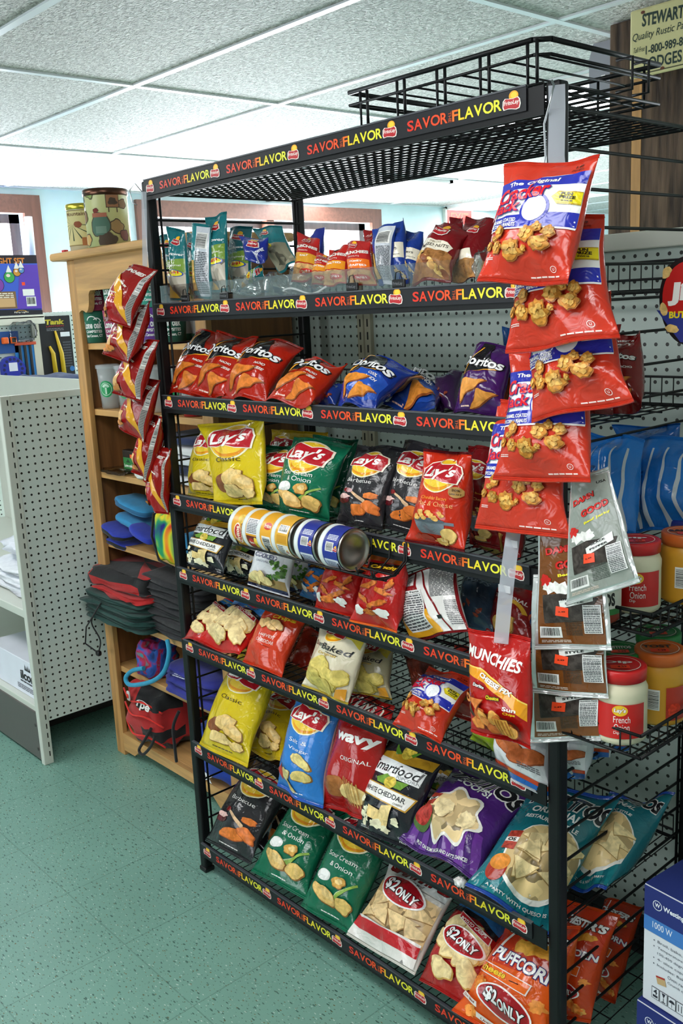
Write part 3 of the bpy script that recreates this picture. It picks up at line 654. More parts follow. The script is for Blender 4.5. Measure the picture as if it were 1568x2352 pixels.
def bag(name, label, art, px=None, co=None, yb=.02, yt=None, T=.05, ext=0., extb=0., dx=0., zb=None, seed=1, group=None, nar=.09, body='c03020', seal=None, back=None, kind='foil', fill=0., cat='bag', cont=None, flat=False, yd=0., ylr=0.):
    if co is None:
        bl, br, tl, tr = px
        if zb is not None:
            m = atz((bl[0] + br[0]) / 2, (bl[1] + br[1]) / 2, zb); yb = max(-.040, min(yb, m.y))
        A, B = at(*bl, yb - ylr / 2), at(*br, yb + ylr / 2)
        if yt is None:
            mx = (A.x + B.x) / 2 + dx; best = None; y = yb + .012
            while y < .40:
                e = abs((at(*tl, y).x + at(*tr, y).x) / 2 - mx)
                if best is None or e < best[0]: best = (e, y)
                y += .004
            yt = best[1] + yd
        D, C = at(*tl, yt - ylr / 2), at(*tr, yt + ylr / 2)
        D = A + (D - A) * (1 + ext); C = B + (C - B) * (1 + ext)
        if extb: A, B = A + (A - D) * extb, B + (B - C) * extb
    else: A, B, C, D = map(Vector, co)
    wd = ((B - A).length + (C - D).length) / 2; ln = ((C + D - A - B) / 2).length; a = ln / wd
    if px:
        q2 = [Vector(v) for v in px]; a = max(.8, min(3.2, (1 + ext + extb) * ((q2[2] + q2[3] - q2[0] - q2[1]) / 2).length / (((q2[1] - q2[0]).length + (q2[3] - q2[2]).length) / 2)))
    P, n = pillow(A, B, C, D, T, seed, nar, fill)
    org = (A + B) / 2
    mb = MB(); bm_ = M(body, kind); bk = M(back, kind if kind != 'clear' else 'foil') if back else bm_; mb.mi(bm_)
    big = wd * ln > .012
    t0, t1 = (.03, .97) if (SEALS and big) else (0., 1.)
    NS, NT = (20, 30) if big else (12, 18)
    ss = [math.sin(PI / 2 * (2 * i / NS - 1)) for i in range(NS + 1)]
    rings = []
    for j in range(NT + 1):
        t = t0 + (t1 - t0) * j / NT
        rings.append([mb.bm.verts.new(P(s, t, 1)) for s in ss] + [mb.bm.verts.new(P(s, t, -1)) for s in ss[-2:0:-1]])
    N = len(rings[0])
    for R0, R1 in zip(rings, rings[1:]):
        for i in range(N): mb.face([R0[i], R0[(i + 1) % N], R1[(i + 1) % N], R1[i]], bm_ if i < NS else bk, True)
    mb.face(rings[0][::-1], bk); mb.face(rings[-1], bk)
    if art:
        ar = art(a) if callable(art) else art
        xs = 0. if co is not None or yb < -.045 else .042
        ar.place(mb, lambda x, y, e: P(max(-1, min(1, 2 * (x + xs))), y / a, 1, e), -.485 - xs, .485 - xs, t0 * a + .002, t1 * a - .002, 20, 30)
    o = mb.raw(name, None, org)
    tag(o, label, cat, group)
    if SEALS and big:
        for (u0, u1, ht) in ((0, .03, .006), (.97, 1.0, -.006)):
            s_ = MB(); sm = M(seal or body, 'foil' if kind == 'clear' else kind); rows = []
            for j in range(5):
                t = u0 + (u1 - u0) * j / 4; zig = .0008 * (1 if j % 2 else -1)
                rows.append([s_.bm.verts.new(P(-1 + 2 * i / 16, t, 1, zig + .0002)) for i in range(17)] + [s_.bm.verts.new(P(1 - 2 * i / 16, t, -1, -zig + .0002)) for i in range(17)])
            for R0, R1 in zip(rows, rows[1:]):
                for i in range(34): s_.face([R0[i], R0[(i + 1) % 34], R1[(i + 1) % 34], R1[i]], sm, False)
            s_.face(rows[0][::-1], sm); s_.face(rows[-1], sm)
            s_.raw('seal', o, org)
    return o

# ---------------- artwork of each kind of bag (x -0.5..0.5 across, y 0..a up)
W_, K_ = 'f2f0ea', '1a1a1c'
def lays_logo(A, cy, s=1.0, cx=0):
    A.ell(cx, cy, .37 * s, .345 * s, M('f6ecc8')).ell(cx, cy, .345 * s, .32 * s, M('f0c22c')).ell(cx + .02 * s, cy - .14 * s, .27 * s, .15 * s, M('e8941c')).ell(cx + .02 * s, cy - .09 * s, .27 * s, .15 * s, M('f3c93a'))
    base = [(-.38, -.10), (-.20, -.12), (-.02, -.10), (.16, -.15), (.36, -.16), (.40, .02), (.36, .12), (.18, .17), (.0, .14), (-.18, .19), (-.30, .15), (-.40, .04)]
    A.poly([(cx + x * 1.06 * s, cy + .05 * s + y * 1.26 * s) for x, y in base], M('f4ead6')).poly([(cx + x * s, cy + .05 * s + y * 1.15 * s) for x, y in base], M('b5202a'))
    A.text("Lay's", cx - .01 * s, cy + .045 * s, .62 * s, .29 * s, M('f6f4ee'), .028, .18, .05)
def lays(flavor, tc, food, lc=None):
    def f(a):
        A = Art()
        lays_logo(A, a * .735, .95)
        for i, t in enumerate(flavor): A.text(t, -.02 + .05 * (i % 2), a * (.52 - .075 * i), min(.58, .066 * len(t)), .085, M(tc), .0)
        food(A, a); A.lines(-.12, .16, a * .055, a * .07, 1, M(tc), 3)
        return A
    return f
def f_classic(A, a):
    A.ell(-.16, a * .24, .20, .15, M('8a4f28', 'food'), .4)
    A.chip(.06, a * .30, .17, .14, .6, 2, M('ebc67c', 'food')); A.chip(.22, a * .24, .15, .13, -.5, 3, M('e4bc70', 'food')); A.chip(-.02, a * .15, .20, .10, .1, 5, M('eecd88', 'food')); A.chip(.27, a * .13, .13, .08, .4, 6, M('ebc67c', 'food'))
def f_onion(A, a):
    A.blob(-.23, a * .33, .16, .10, M('e9ece6', 'food'), 4, .15); A.ell(-.23, a * .35, .12, .05, M('f7f8f4'))
    for k in range(6): A.poly([(-.06 + .02 * k, a * .16 + .01 * k), (-.02 + .02 * k, a * .16), (.30 + .02 * k, a * (.31 + .012 * k)), (.285 + .02 * k, a * (.325 + .012 * k))], M(('e6efcf', '8fb54a')[k % 2], 'food'))
    A.chip(.12, a * .33, .12, .10, .3, 7); A.chip(-.10, a * .19, .24, .12, -.35, 8); A.chip(.26, a * .17, .15, .12, .5, 9, M('dcb968', 'food'))
def f_bbq(A, a):
    A.ell(-.27, a * .28, .17, .085, M('5a0f18')).blob(-.27, a * .315, .15, .055, M('e0b8b0', 'food'), 2, .5)
    A.poly([(-.16, a * .40), (-.10, a * .36), (.24, a * .25), (.22, a * .30)], M('d9b48c', 'food')).ell(-.16, a * .385, .07, .05, M('7a1418'))
    A.chip(.06, a * .17, .22, .10, .25, 4, M('e07a2c', 'food'), M('a8501a', 'food')); A.chip(.30, a * .23, .15, .11, -.5, 5, M('dd742a', 'food'), M('a8501a', 'food')); A.chip(.28, a * .36, .12, .07, .2, 6, M('e07a2c', 'food'), M('a8501a', 'food'))
def f_mac(A, a):
    A.text('Cheddar Bacon', .0, a * .50, .5, .06, M('f2a23a'), 0, .1).text('Mac & Cheese', .02, a * .44, .62, .085, M('f0b070'), -.003)
    A.poly([(-.32, a * .27), (.22, a * .27), (.18, a * .13), (-.24, a * .13)], M('7a828c')).rect(.20, .34, a * .24, a * .27, M('7a828c')).ell(-.05, a * .27, .28, .045, M('565e68'))
    for k in range(14): A.blob(-.25 + .042 * (k % 11), a * (.285 + .022 * ((k * 7) % 4)), .05, .035, M('e8b45c', 'kernel'), k, .3)
    A.chip(.22, a * .12, .16, .12, .7, 4, M('f0c878', 'food')); A.chip(.08, a * .07, .15, .07, .1, 6, M('eec06a', 'food'))
    for k in range(5): A.blob(-.36 + .05 * k, a * (.08 + .02 * (k % 2)), .05, .04, M('b0402c', 'food'), k)
    A.ell(.36, a * .58, .09, .10, M('b58a4a', 'food')).text('20%', .36, a * .60, .10, .04, M('2a1a10'), .01).text('LESS FAT', .36, a * .56, .13, .028, M('2a1a10'), .01)
def f_vin(A, a):
    A.chip(.12, a * .36, .22, .11, -.4, 3, M('ecd68a', 'food')); A.chip(.16, a * .22, .20, .11, .2, 4, M('e6cf7c', 'food')); A.chip(-.24, a * .18, .18, .12, .9, 5, M('f0dc98', 'food')); A.chip(-.08, a * .10, .16, .06, -.6, 6, M('e6cf7c', 'food'))
    A.poly([(-.44, a * .2), (-.30, a * .28), (-.36, a * .1)], M('c8342a'))
def tchip(A, v, col):
    for k, m in ((1.11, M('84400f', 'food')), (1.0, M(col, 'food'))):
        cx, cy = sum(p[0] for p in v) / 3, sum(p[1] for p in v) / 3; pts = []
        for i in range(3):
            p, q = v[i], v[(i + 1) % 3]
            for f in (.04, .2, .4, .6, .8, .96):
                b = .012 * math.sin(f * 9 + i * 2); pts.append((cx + k * (p[0] + (q[0] - p[0]) * f - cx) + b, cy + k * (p[1] + (q[1] - p[1]) * f - cy) + b - (.012 if k > 1 else 0)))
        A.poly(pts, m)
def doritos(top, sub, chip='d4741c', bg2=None):
    def f(a):
        A = Art()
        if bg2: A.ell(.1, a * .32, .5, a * .22, M(bg2))
        A.poly([(-.36, a * .50), (.30, a * .57), (.0, a * .97), (-.20, a * .97)], M('17161a'))
        A.poly([(-.40, a * .47), (.40, a * .60), (.40, a * .575), (-.34, a * .49)], M('e8a02c')).poly([(-.40, a * .47), (-.34, a * .47), (-.12, a * .9), (-.15, a * .9)], M('e8a02c'))
        A.text('Doritos', .0, a * .66, .86, .21, M('eeeeee'), .025, .12, -.08, out=M('1a1a1e'), ow=.05)
        for i, t in enumerate(sub): A.text(t, .22, a * (.47 - .075 * i), .042 * len(t), .06, M('f2efe6'), .025, .1, -.08)
        tchip(A, [(-.36, a * .42), (.20, a * .40), (-.32, a * .12)], chip); tchip(A, [(.05, a * .275), (.41, a * .24), (-.09, a * .035)], chip)
        A.lines(-.3, -.1, a * .05, a * .08, 1, M('e8c0b0'), 2)
        return A
    return f
def smartfood(a):
    A = Art()
    A.poly([(-.56, a * .80), (.5, a * .86), (.5, a * .76), (-.56, a * .70)], M('c9992a'))
    A.ell(.02, a * .87, .10, .16, M('d9c040', 'kernel')).poly([(-.12, a * .80), (-.20, a * .92), (-.06, a * .82)], M('5a8a2c')).poly([(.12, a * .82), (.20, a * .92), (.06, a * .84)], M('5a8a2c'))
    A.poly([(-.56, a * .76), (.42, a * .72), (.40, a * .57), (-.56, a * .59)], M('eef0f0'))
    A.text('Smartfood', -.04, a * .665, .86, .17, M('1c1c20'), .01, .25).text('POPCORN', .24, a * .598, .34, .055, M('77797c'), .0)
    A.poly([(-.30, a * .54), (-.1, a * .60), (.06, a * .56), (.30, a * .57), (.22, a * .49), (-.24, a * .50)], M('6f9c34', 'food')).ell(.02, a * .53, .10, .10, M('d9c040', 'kernel'))
    A.poly([(-.56, a * .50), (.44, a * .46), (.38, a * .31), (-.56, a * .37)], M('c89a3c')).poly([(-.56, a * .49), (.42, a * .45), (.37, a * .325), (-.56, a * .38)], M('f2f0ea'))
    A.text('WHITE CHEDDAR', -.05, a * .415, .78, .085, M('26262a'), .015, 0, -.04).text('CHEESE', .26, a * .355, .14, .028, M('26262a'), .01)
    A.poly([(.02, a * .30), (.20, a * .34), (.12, a * .12), (-.06, a * .12)], M('ead08e', 'food')).poly([(-.22, a * .27), (.0, a * .25), (.0, a * .15), (-.18, a * .16)], M('e6ca84', 'food'))
    for (x, y, r) in ((-.26, .22, .07), (-.33, .17, .06), (-.20, .14, .07), (-.02, .12, .08), (.26, .19, .07), (-.38, .30, .06), (.10, .10, .06), (-.28, .10, .06)): A.blob(x, a * y, r, r * .9, M('f2e6c2', 'food'), x * 10, .6, fr=2.5)
    A.lines(-.42, -.16, a * .045, a * .075, 2, M('b8b8b8'), 2); A.text('GLUTEN', .33, a * .075, .14, .03, M('d8d8d8'), .01).text('FREE', .33, a * .045, .10, .03, M('d8d8d8'), .01)
    return A
def kernels(A, a, pts, s=1.0):
    for i, (x, y, r) in enumerate(pts):
        A.blob(x + r * .06, a * y - r * .08, r * s * 1.05, r * s, M('9c5c1c', 'kernel'), i + 3, .5, fr=2.6); A.blob(x, a * y, r * s, r * s * .95, M('d08a2e', 'kernel'), i + 3, .5, fr=2.6)
        for k in range(4): A.blob(x + r * .45 * math.cos(k * 1.7 + i), a * y + r * .4 * math.sin(k * 1.7 + i), r * .34, r * .3, M('e6b258', 'kernel'), k + i, .4); A.n -= 1
        A.n += 1
def crackerjack(a):
    A = Art(); BLUE = M('2c34a8')
    A.poly([(-.56, a * .80), (-.2, a * .82), (.2, a * .855), (.5, a * .87), (.5, a * .42), (-.56, a * .40)], M('f0efec'))
    A.poly([(-.56, a * .71), (.5, a * .775), (.5, a * .875), (.1, a * .84), (-.56, a * .80)], BLUE)
    A.text('The Original', -.06, a * .785, .56, .065, M('f4f2ee'), .03, 0, .07)
    A.poly([(-.56, a * .50), (.5, a * .545), (.5, a * .425), (-.56, a * .405)], BLUE).poly([(-.56, a * .395), (-.56, a * .405), (.5, a * .425), (.5, a * .41)], M('f0efec'))
    A.text('CARAMEL COATED', -.30, a * .475, .36, .042, M('f2f0ec'), .03, 0, .03).text('POPCORN & PEANUTS', -.30, a * .435, .38, .042, M('f2f0ec'), .03, 0, .03)
    A.ell(.06, a * .565, .165, .165, BLUE).ell(.06, a * .565, .138, .138, M('eef0f2'))
    A.text('Cracker', -.13, a * .70, .64, .165, M('d81e2a'), .03, .2, .10, out=BLUE, ow=.025).text('Jack', -.29, a * .57, .36, .17, M('d81e2a'), .03, .2, .10, out=BLUE, ow=.025)
    A.poly([(.22, a * .655), (.28, a * .70), (.5, a * .71), (.5, a * .605), (.28, a * .60)], M('c8a81a')).poly([(.235, a * .655), (.285, a * .69), (.49, a * .70), (.49, a * .615), (.285, a * .61)], M('f0dc20'))
    A.text('FUN', .36, a * .682, .10, .032, M(K_), .04).text('PRIZE', .37, a * .655, .14, .032, M(K_), .04).text('INSIDE', .37, a * .628, .10, .018, M(K_), .03)
    kernels(A, a, ((-.36, .335, .04), (-.43, .285, .05), (-.28, .385, .066), (-.29, .262, .07), (-.10, .24, .104), (.05, .36, .088), (.17, .405, .05), (.29, .375, .065), (.23, .285, .086), (.04, .245, .035)))
    A.lines(-.44, -.34, a * .17, a * .195, 2, M('f0d8d0'), 2); A.lines(.05, .40, a * .05, a * .068, 1, M('f0d8d0'), 5)
    A.arc(.33, a * .11, .026, .032, 0, 2 * PI, M('f0d8d0')).text('U', .33, a * .11, .02, .026, M('f0d8d0'), .02)
    A.text('1.49', .32, a * .925, .09, .03, M('5a1a10'), .03).lines(.25, .40, a * .885, a * .905, 2, M('8a2414'), 6)
    return A
def munchies(sub='CHEESE FIX', simple=False):
    def f(a):
        A = Art()
        A.poly([(-.56, a * .67), (-.2, a * .66), (.1, a * .58), (.5, a * .40), (.5, a * .24), (.2, a * .42), (-.1, a * .53), (-.56, a * .60)], M('f0a020')).poly([(-.56, a * .675), (-.2, a * .665), (.1, a * .585), (.5, a * .405), (.5, a * .39), (.1, a * .57), (-.2, a * .65), (-.56, a * .66)], M('f8d060'))
        A.text('MUNCHIES', -.02, a * .77, .90, .18, M('f4f0e8'), .03, 0, -.16)
        A.text(sub, .06, a * .545, .56, .085, M('f8f4e8'), .05, .1, -.42, out=M('6a1a10'), ow=.02)
        A.text('Doritos', -.20, a * .50, .20, .05, M('f0eee8'), .04, .1, -.1, out=M('1a1a1e'), ow=.1).text('Cheetos', .04, a * .42, .20, .06, M('f0d020'), .04, .1, .05, out=M('2c4a1a'), ow=.12)
        A.text('Sun', .28, a * .34, .20, .065, M('f6f2e4'), .03, .1).text('Chips', .28, a * .295, .18, .05, M('f0d020'), .02, .1)
        A.arc(.0, a * .30, .42, .48, PI * 1.02, PI * 1.75, M('3c2018'), .7)
        A.ell(.0, a * .17, .38, .16, M('7a3018', 'kernel'))
        for k in range(9): A.chip(-.28 + .075 * k, a * (.14 + .07 * ((k * 3) % 4) * .5), .12, .09, k * .9, k, M(('e08a3c', 'd8702c', 'e8a850')[k % 3], 'food'), M('9a4a1a', 'food'))
        A.tri(-.24, a * .35, .15, 2.7, M('e0803a', 'food'), M('a0501e', 'food'))
        A.arc(-.40, a * .37, .035, .075, 0, 2 * PI, M('d8803a', 'food'))
        A.poly([(.10, a * .25), (.32, a * .26), (.33, a * .10), (.12, a * .09)], M('e0a040', 'food'))
        for k in range(4): A.rect(.13 + .05 * k, .15 + .05 * k, a * .10, a * .245, M('b06a20', 'food')); A.n -= 1
        A.n += 1
        return A
    return f
def mun_side(a):
    A = Art()
    A.poly([(-.56, a * .80), (-.28, a * .80), (.38, a * .05), (.38, a * -.02), (.05, a * .0), (-.56, a * .55)], M('a01a1e')).poly([(-.38, a * .80), (-.12, a * .80), (.40, a * .22), (.40, a * .05)], M('e2a228'))
    A.text('MUNCHIES', .06, a * .87, .62, .13, M('f0ece4'), .04, 0, -.25).text('CHEESE FIX', .10, a * .62, .30, .06, M('f4efe2'), .05, 0, -.7)
    A.text('Sun', -.08, a * .46, .20, .07, M('f2ecd8'), .03, .1).text('Chips', -.06, a * .40, .16, .05, M('e8cf28'), .02, .1)
    A.poly([(-.42, a * .10), (-.22, a * .08), (-.12, a * .36), (-.30, a * .36)], M('e0b070', 'food'))
    for k in range(4): A.chip(-.36 + .08 * k, a * (.10 + .02 * k), .10, .07, k, k, M('d88a44', 'food'))
    A.poly([(.40, a * .98), (.5, a * .98), (.5, a * .02), (.40, a * .02)], M('b8b4ae')); A.barcode(.42, .49, a * .55, a * .9, 2, True); A.lines(.41, .49, a * .06, a * .5, 18, M('4a4a4c'), 3)
    return A
def popcrisp(price):
    def f(a):
        A = Art()
        A.poly([(-.56, a * .97), (.5, a * .97), (.5, a * .72), (.1, a * .83), (-.56, a * .86)], M('2a6aa8')).poly([(-.56, a * .86), (.1, a * .83), (.5, a * .72), (.5, a * .66), (.1, a * .78), (-.56, a * .80)], M('1a1a22'))
        A.text('A LIGHT TASTE', .0, a * .91, .5, .05, M('c8d83a'), .02, 0, -.08)
        for k, (x, y) in enumerate(((-.22, .66), (.10, .62), (.30, .54), (-.30, .48), (-.05, .42), (.22, .40), (.32, .26), (-.10, .20))): A.chip(x, a * y, .21, .15, k * .8 + .4, k, M('f0d49a', 'food'), M('cfa052', 'food'))
        A.poly([(-.20, a * .80), (.42, a * .68), (.42, a * .60), (-.20, a * .73)], M('f0e8e0')).poly([(-.19, a * .79), (.41, a * .675), (.41, a * .61), (-.19, a * .735)], M('b02028'))
        A.text('POTATO CRISPS', .11, a * .702, .52, .06, M('f4f0e8'), .02, 0, -.19)
        if price: price2(A, .05, a * .52, 1.0)
        return A
    return f
def price2(A, cx, cy, s):
    A.ell(cx, cy, .40 * s, .20 * s, M('f2f0ee'), -.18).ell(cx, cy, .375 * s, .178 * s, M('b81c26'), -.18).ell(cx, cy + .01, .355 * s, .160 * s, M('a01620'), -.18)
    A.text('$2', cx - .16 * s, cy + .04 * s, .24 * s, .20 * s, M('f4f4f4'), .03, 0, -.18, out=M('1a1214'), ow=.05).text('ONLY', cx + .14 * s, cy - .04 * s, .34 * s, .13 * s, M('f4f4f4'), .03, 0, -.18, out=M('1a1214'), ow=.05)
def suncheddar(a):
    A = Art()
    A.poly([(-.56, a * 1.0), (.5, a * 1.0), (.5, a * .84), (-.56, a * .78)], M('b8301e')).text('Sun', -.14, a * .86, .46, .16, M('f6f4ee'), .05, .1, -.1).text('Chips', .16, a * .74, .46, .12, M('eec42a'), .03, .1, .12)
    for k in range(4): A.chip(-.24 + .13 * k, a * (.60 + .03 * (k % 2)), .15, .09, -.5, k, M('e0b878', 'food'))
    A.text('HARVEST', .02, a * .44, .42, .07, M('f4ece0'), -.004).text('CHEDDAR', .03, a * .36, .46, .08, M('f4ece0'), -.004).lines(-.02, .20, a * .29, a * .30, 1, M('6a1410'), 2); return A
def baked(a):
    A = Art()
    A.poly([(-.56, a * 1.0), (.5, a * 1.0), (.5, a * .66), (.3, a * .80), (-.56, a * .90)], M('cdb83a'))
    lays_logo(A, a * .84, .62, -.04)
    A.text('Oven', -.28, a * .655, .30, .10, M('222226'), .01, .25, -.05).text('Baked', .12, a * .63, .52, .13, M('222226'), .01, .25, -.05).text('Original', -.02, a * .535, .42, .075, M('c8a23a'), .01, .2)
    A.poly([(-.04, a * .575), (.22, a * .555), (.22, a * .548), (-.04, a * .568)], M('222226'))
    for k, (x, y, r) in enumerate(((-.10, .36, .24), (-.30, .20, .20), (.12, .24, .20), (-.05, .12, .22), (.30, .30, .16))): A.chip(x, a * y, r, r * .8, k, k, M('d8c468', 'food'), M('b09838', 'food'))
    A.poly([(.22, a * .0), (.5, a * .0), (.5, a * .20), (.30, a * .14)], M('c88a28')).poly([(-.56, a * .32), (-.40, a * .32), (-.40, a * .26), (-.56, a * .26)], M('a83028')); return A
def cheetos(bg2=None):
    def f(a):
        A = Art()
        A.poly([(-.56, a * 1.0), (.5, a * 1.0), (.5, a * .88), (-.56, a * .90)], M('e8702a')).poly([(-.38, a * .86), (.42, a * .88), (.42, a * .76), (-.38, a * .74)], M('2a1a14')).text('Crunchy', .03, a * .815, .66, .10, M('f0c828'), .04, .2, .05, out=M('8a1a14'), ow=.03)
        for k, (x, y, r, ro) in enumerate(((-.15, .55, .20, .5), (.18, .50, .18, -.3), (-.2, .36, .18, -.5), (.14, .32, .20, .6), (.30, .60, .14, 1.2), (-.02, .20, .18, .1))):
            A.blob(x, a * y, r, r * .34, M('b0481a', 'kernel'), k, .6, rot=ro, fr=2.5); A.blob(x, a * y + .01, r * .95, r * .3, M('e88028', 'kernel'), k, .6, rot=ro, fr=2.5)
        A.blob(.24, a * .22, .12, .09, M('f2f0ea'), 4, .5, fr=2.4); A.blob(-.28, a * .20, .10, .11, M('f2f0ea'), 6, .4, fr=2); return A
    return f
def nutri(a):
    A = Art()
    A.poly([(-.56, a), (-.10, a), (.16, 0), (-.56, 0)], M('8a1c20')).poly([(-.10, a), (.02, a), (.27, 0), (.12, 0)], M('e6e4e0')).poly([(.02, a), (.56, a), (.56, 0), (.27, 0)], M('dcdad6')).poly([(.0, a), (.03, a), (.29, 0), (.26, 0)], M('7a1418'))
    A.poly([(-.56, a * .48), (-.42, a * .36), (.05, a * .36), (.14, 0), (-.56, 0)], M('e0a024'))
    A.poly([(-.46, a * .90), (-.12, a * .96), (-.08, a * .74), (-.42, a * .70)], M('e8e7e4')).text('GUARANTEED FRESH', -.27, a * .88, .30, .028, M(K_), .02, 0, .1).lines(-.42, -.12, a * .73, a * .85, 5, M('4a4a4c'), 2)
    A.facts(-.44, .02, a * .10, a * .66); A.lines(.16, .48, a * .52, a * .97, 22, M('4c4c50'), 5); A.lines(.31, .48, a * .10, a * .46, 14, M('6c6c70'), 8)
    A.rect(.16, .24, a * .20, a * .25, M(K_)); return A
def kettle(a):
    A = Art()
    A.text("COOKED", -.06, a * .66, .60, .12, M('6a6a88'), .03, 0, -.05).text('ORIGINAL', -.08, a * .55, .36, .05, M('8a8aa0'), .0)
    A.poly([(-.56, a * .22), (.5, a * .26), (.5, a * .04), (-.56, a * .04)], M('a88a50', 'wood')).poly([(-.56, a * .08), (.5, a * .10), (.5, 0), (-.56, 0)], M('22284a'))
    for k in range(26): A.blob(.28 + .14 * math.sin(k * 2.4), a * (.42 + .16 * math.cos(k * 1.9)), .035, .045, M(('4a7a2c', '6a9a3c', '38601e')[k % 3], 'food'), k, .5); A.n -= 1
    A.n += 1
    for k in range(5): A.chip(-.30 + .11 * k, a * (.20 + .05 * (k % 2)), .13, .09, k * .7, k, M('ecd694', 'food'))
    return A
def santitas(a):
    A = Art()
    A.poly([(-.56, a), (.5, a), (.5, a * .70), (.36, a * .74), (-.56, a * .84)], M('cfd2d0'))
    A.text('SANTITAS', .0, a * .875, .90, .17, M('8a1c1c'), .06, 0, -.04, out=M('2a1414'), ow=.02).text('TOTOPOS DE MAIZ', -.02, a * .775, .4, .026, M('3a3a3a'), .01).text('TORTILLA CHIPS', -.02, a * .748, .34, .024, M('3a3a3a'), .01)
    A.rect(.12, .46, a * .73, a * .734, M('3a3a3a'))
    A.poly([(-.56, a * .70), (.5, a * .68), (.5, a * .23), (-.56, a * .27)], M('d8b682', 'chipwin'))
    for k, (x, y, r, ro) in enumerate(((-.30, .50, .20, .4), (.28, .52, .19, 2.0), (-.02, .58, .17, 3.0), (-.20, .36, .20, 1.3), (.12, .36, .22, 2.6), (.34, .34, .16, .2), (-.36, .32, .14, 1.9))): A.tri(x, a * y, r, ro, M('e2c48e', 'food'), M('9c7440', 'food'))
    A.poly([(-.56, a * .27), (-.1, a * .24), (.5, a * .27), (.5, 0), (-.56, 0)], M('e6e2dc')).poly([(-.56, a * .265), (-.42, a * .235), (.42, a * .235), (.5, a * .265), (.5, a * .15), (.42, a * .125), (-.42, a * .125), (-.56, a * .15)], M('c4202a')).poly([(.28, a * .03), (.33, a * .03), (.305, a * .065)], M('8a8a88'))
    price2(A, -.06, a * .645, .95); return A
def star(A, cx, cy, r, mat, k=7, ry=.9):
    A.poly([(cx + (r + r * .13 * math.cos(k * t)) * math.cos(t), cy + ry * (r + r * .13 * math.cos(k * t)) * math.sin(t)) for t in [2 * PI * i / 56 for i in range(56)]], mat)
def tostitos(sub, curve_txt, purple, win, lw='TOSTITOS'):
    def f(a):
        A = Art()
        for k in range(6): A.poly([(-.5 + .18 * k, 0), (-.40 + .18 * k, 0), (-.30 + .14 * k, a * .34), (-.38 + .14 * k, a * .34)], M(purple)); A.n -= 1
        A.n += 1
        A.text(lw, .0, a * .855, .96, .20, M('1c1a20'), .05, 0, -.16, out=M('e8e6e2'), ow=.06)
        for i, t in enumerate(sub): A.text(t, -.04, a * (.725 - .075 * i), .075 * len(t) if i == 0 else .04 * len(t), .085 if i == 0 else .045, M('e8ece8'), .03, 0, -.1)
        if win == 'star': star(A, -.02, a * .38, .34, M('ece8e0')); star(A, -.02, a * .38, .305, M('e0c592', 'chipwin'))
        else: A.ell(.06, a * .36, .42, .27 * a, M('ece8e0')); A.ell(.06, a * .37, .40, .25 * a, M('d8bb84', 'chipwin'))
        for k in range(9):
            if win == 'star': A.blob(-.02 + .2 * math.cos(k * 2.1), a * .38 + .17 * math.sin(k * 2.1 + k), .09, .075, M('ecd6a4', 'food'), k, .5, fr=2.2)
            else: A.tri(.06 + .24 * math.cos(k * 2.1), a * .37 + .18 * math.sin(k * 1.3), .15, k * 1.1, M('e6cf98', 'food'), M('a88850', 'food'))
        A.text(curve_txt, .0, a * .085, .70, .034, M('e4e4e0'), .02, 0, .03, arch=-1.2)
        A.ell(-.33, a * .24, .15, .12, M('4c6a34')).ell(-.33, a * .265, .14, .10, M('b8342a', 'kernel')) if win == 'star' else A.ell(-.33, a * .20, .12, .13, M('a8301e')).ell(-.33, a * .25, .12, .09, M('e08a2c', 'food'))
        A.rect(-.42, -.26, a * .36, a * .52, M('b03a26', 'kernel')).rect(-.42, -.26, a * .42, a * .46, M('e6e2da')).text('OS', -.34, a * .44, .10, .04, M(K_), .04)
        return A
    return f
def puffcorn(a):
    A = Art()
    A.poly([(-.56, a * .98), (.5, a * .98), (.46, a * .52), (-.36, a * .52), (-.42, a * .60)], M('c43a1e')).poly([(-.34, a * .60), (-.30, a * .60), (-.22, a * .97), (-.24, a * .97)], M('f0e4dc'))
    A.text("CHESTER'S", .02, a * .84, .80, .17, M('f4f2ee'), .05, 0, -.1, out=M('2a1414'), ow=.04).text('PUFFCORN', .06, a * .58, .78, .14, M('f4f2ee'), .03, 0, -.12, out=M('3a2a68'), ow=.05)
    A.blob(.05, a * .71, .16, .08, M('f0a83a', 'food'), 3, .5, fr=2.2).blob(.26, a * .73, .12, .07, M('eea030', 'food'), 5, .5, fr=2.2)
    A.poly([(-.44, a * .51), (.26, a * .46), (.24, a * .37), (-.44, a * .42)], M('f2e8e0')).poly([(-.43, a * .502), (.25, a * .454), (.23, a * .378), (-.43, a * .427)], M('ee6a20')).text('cheese', -.22, a * .455, .34, .075, M('f4c832'), .03, 0, -.07, out=M('8a2a10'), ow=.03).lines(.02, .16, a * .42, a * .435, 1, M('4a1a10'), 3)
    for k in range(26): A.blob(-.36 + .72 * ((k * .618) % 1), a * (.08 + .28 * ((k * .377) % 1)), .075, .065, M(('f0923a', 'e87a24', 'f4a850')[k % 3], 'food'), k, .6, fr=2.6)
    price2(A, .02, a * .245, .82)
    A.poly([(-.56, a * .22), (-.26, a * .17), (-.26, a * .13), (-.56, a * .18)], M('f0e8e0')).text('Oven Baked', -.38, a * .172, .20, .03, M('8a2a18'), .01, 0, -.2).poly([(-.28, a * .10), (.10, a * .04), (.10, a * .0), (-.28, a * .06)], M('f0e8e0')).text('Unlike Popcorn', -.09, a * .048, .30, .03, M('8a2a18'), .01, 0, -.15)
    return A
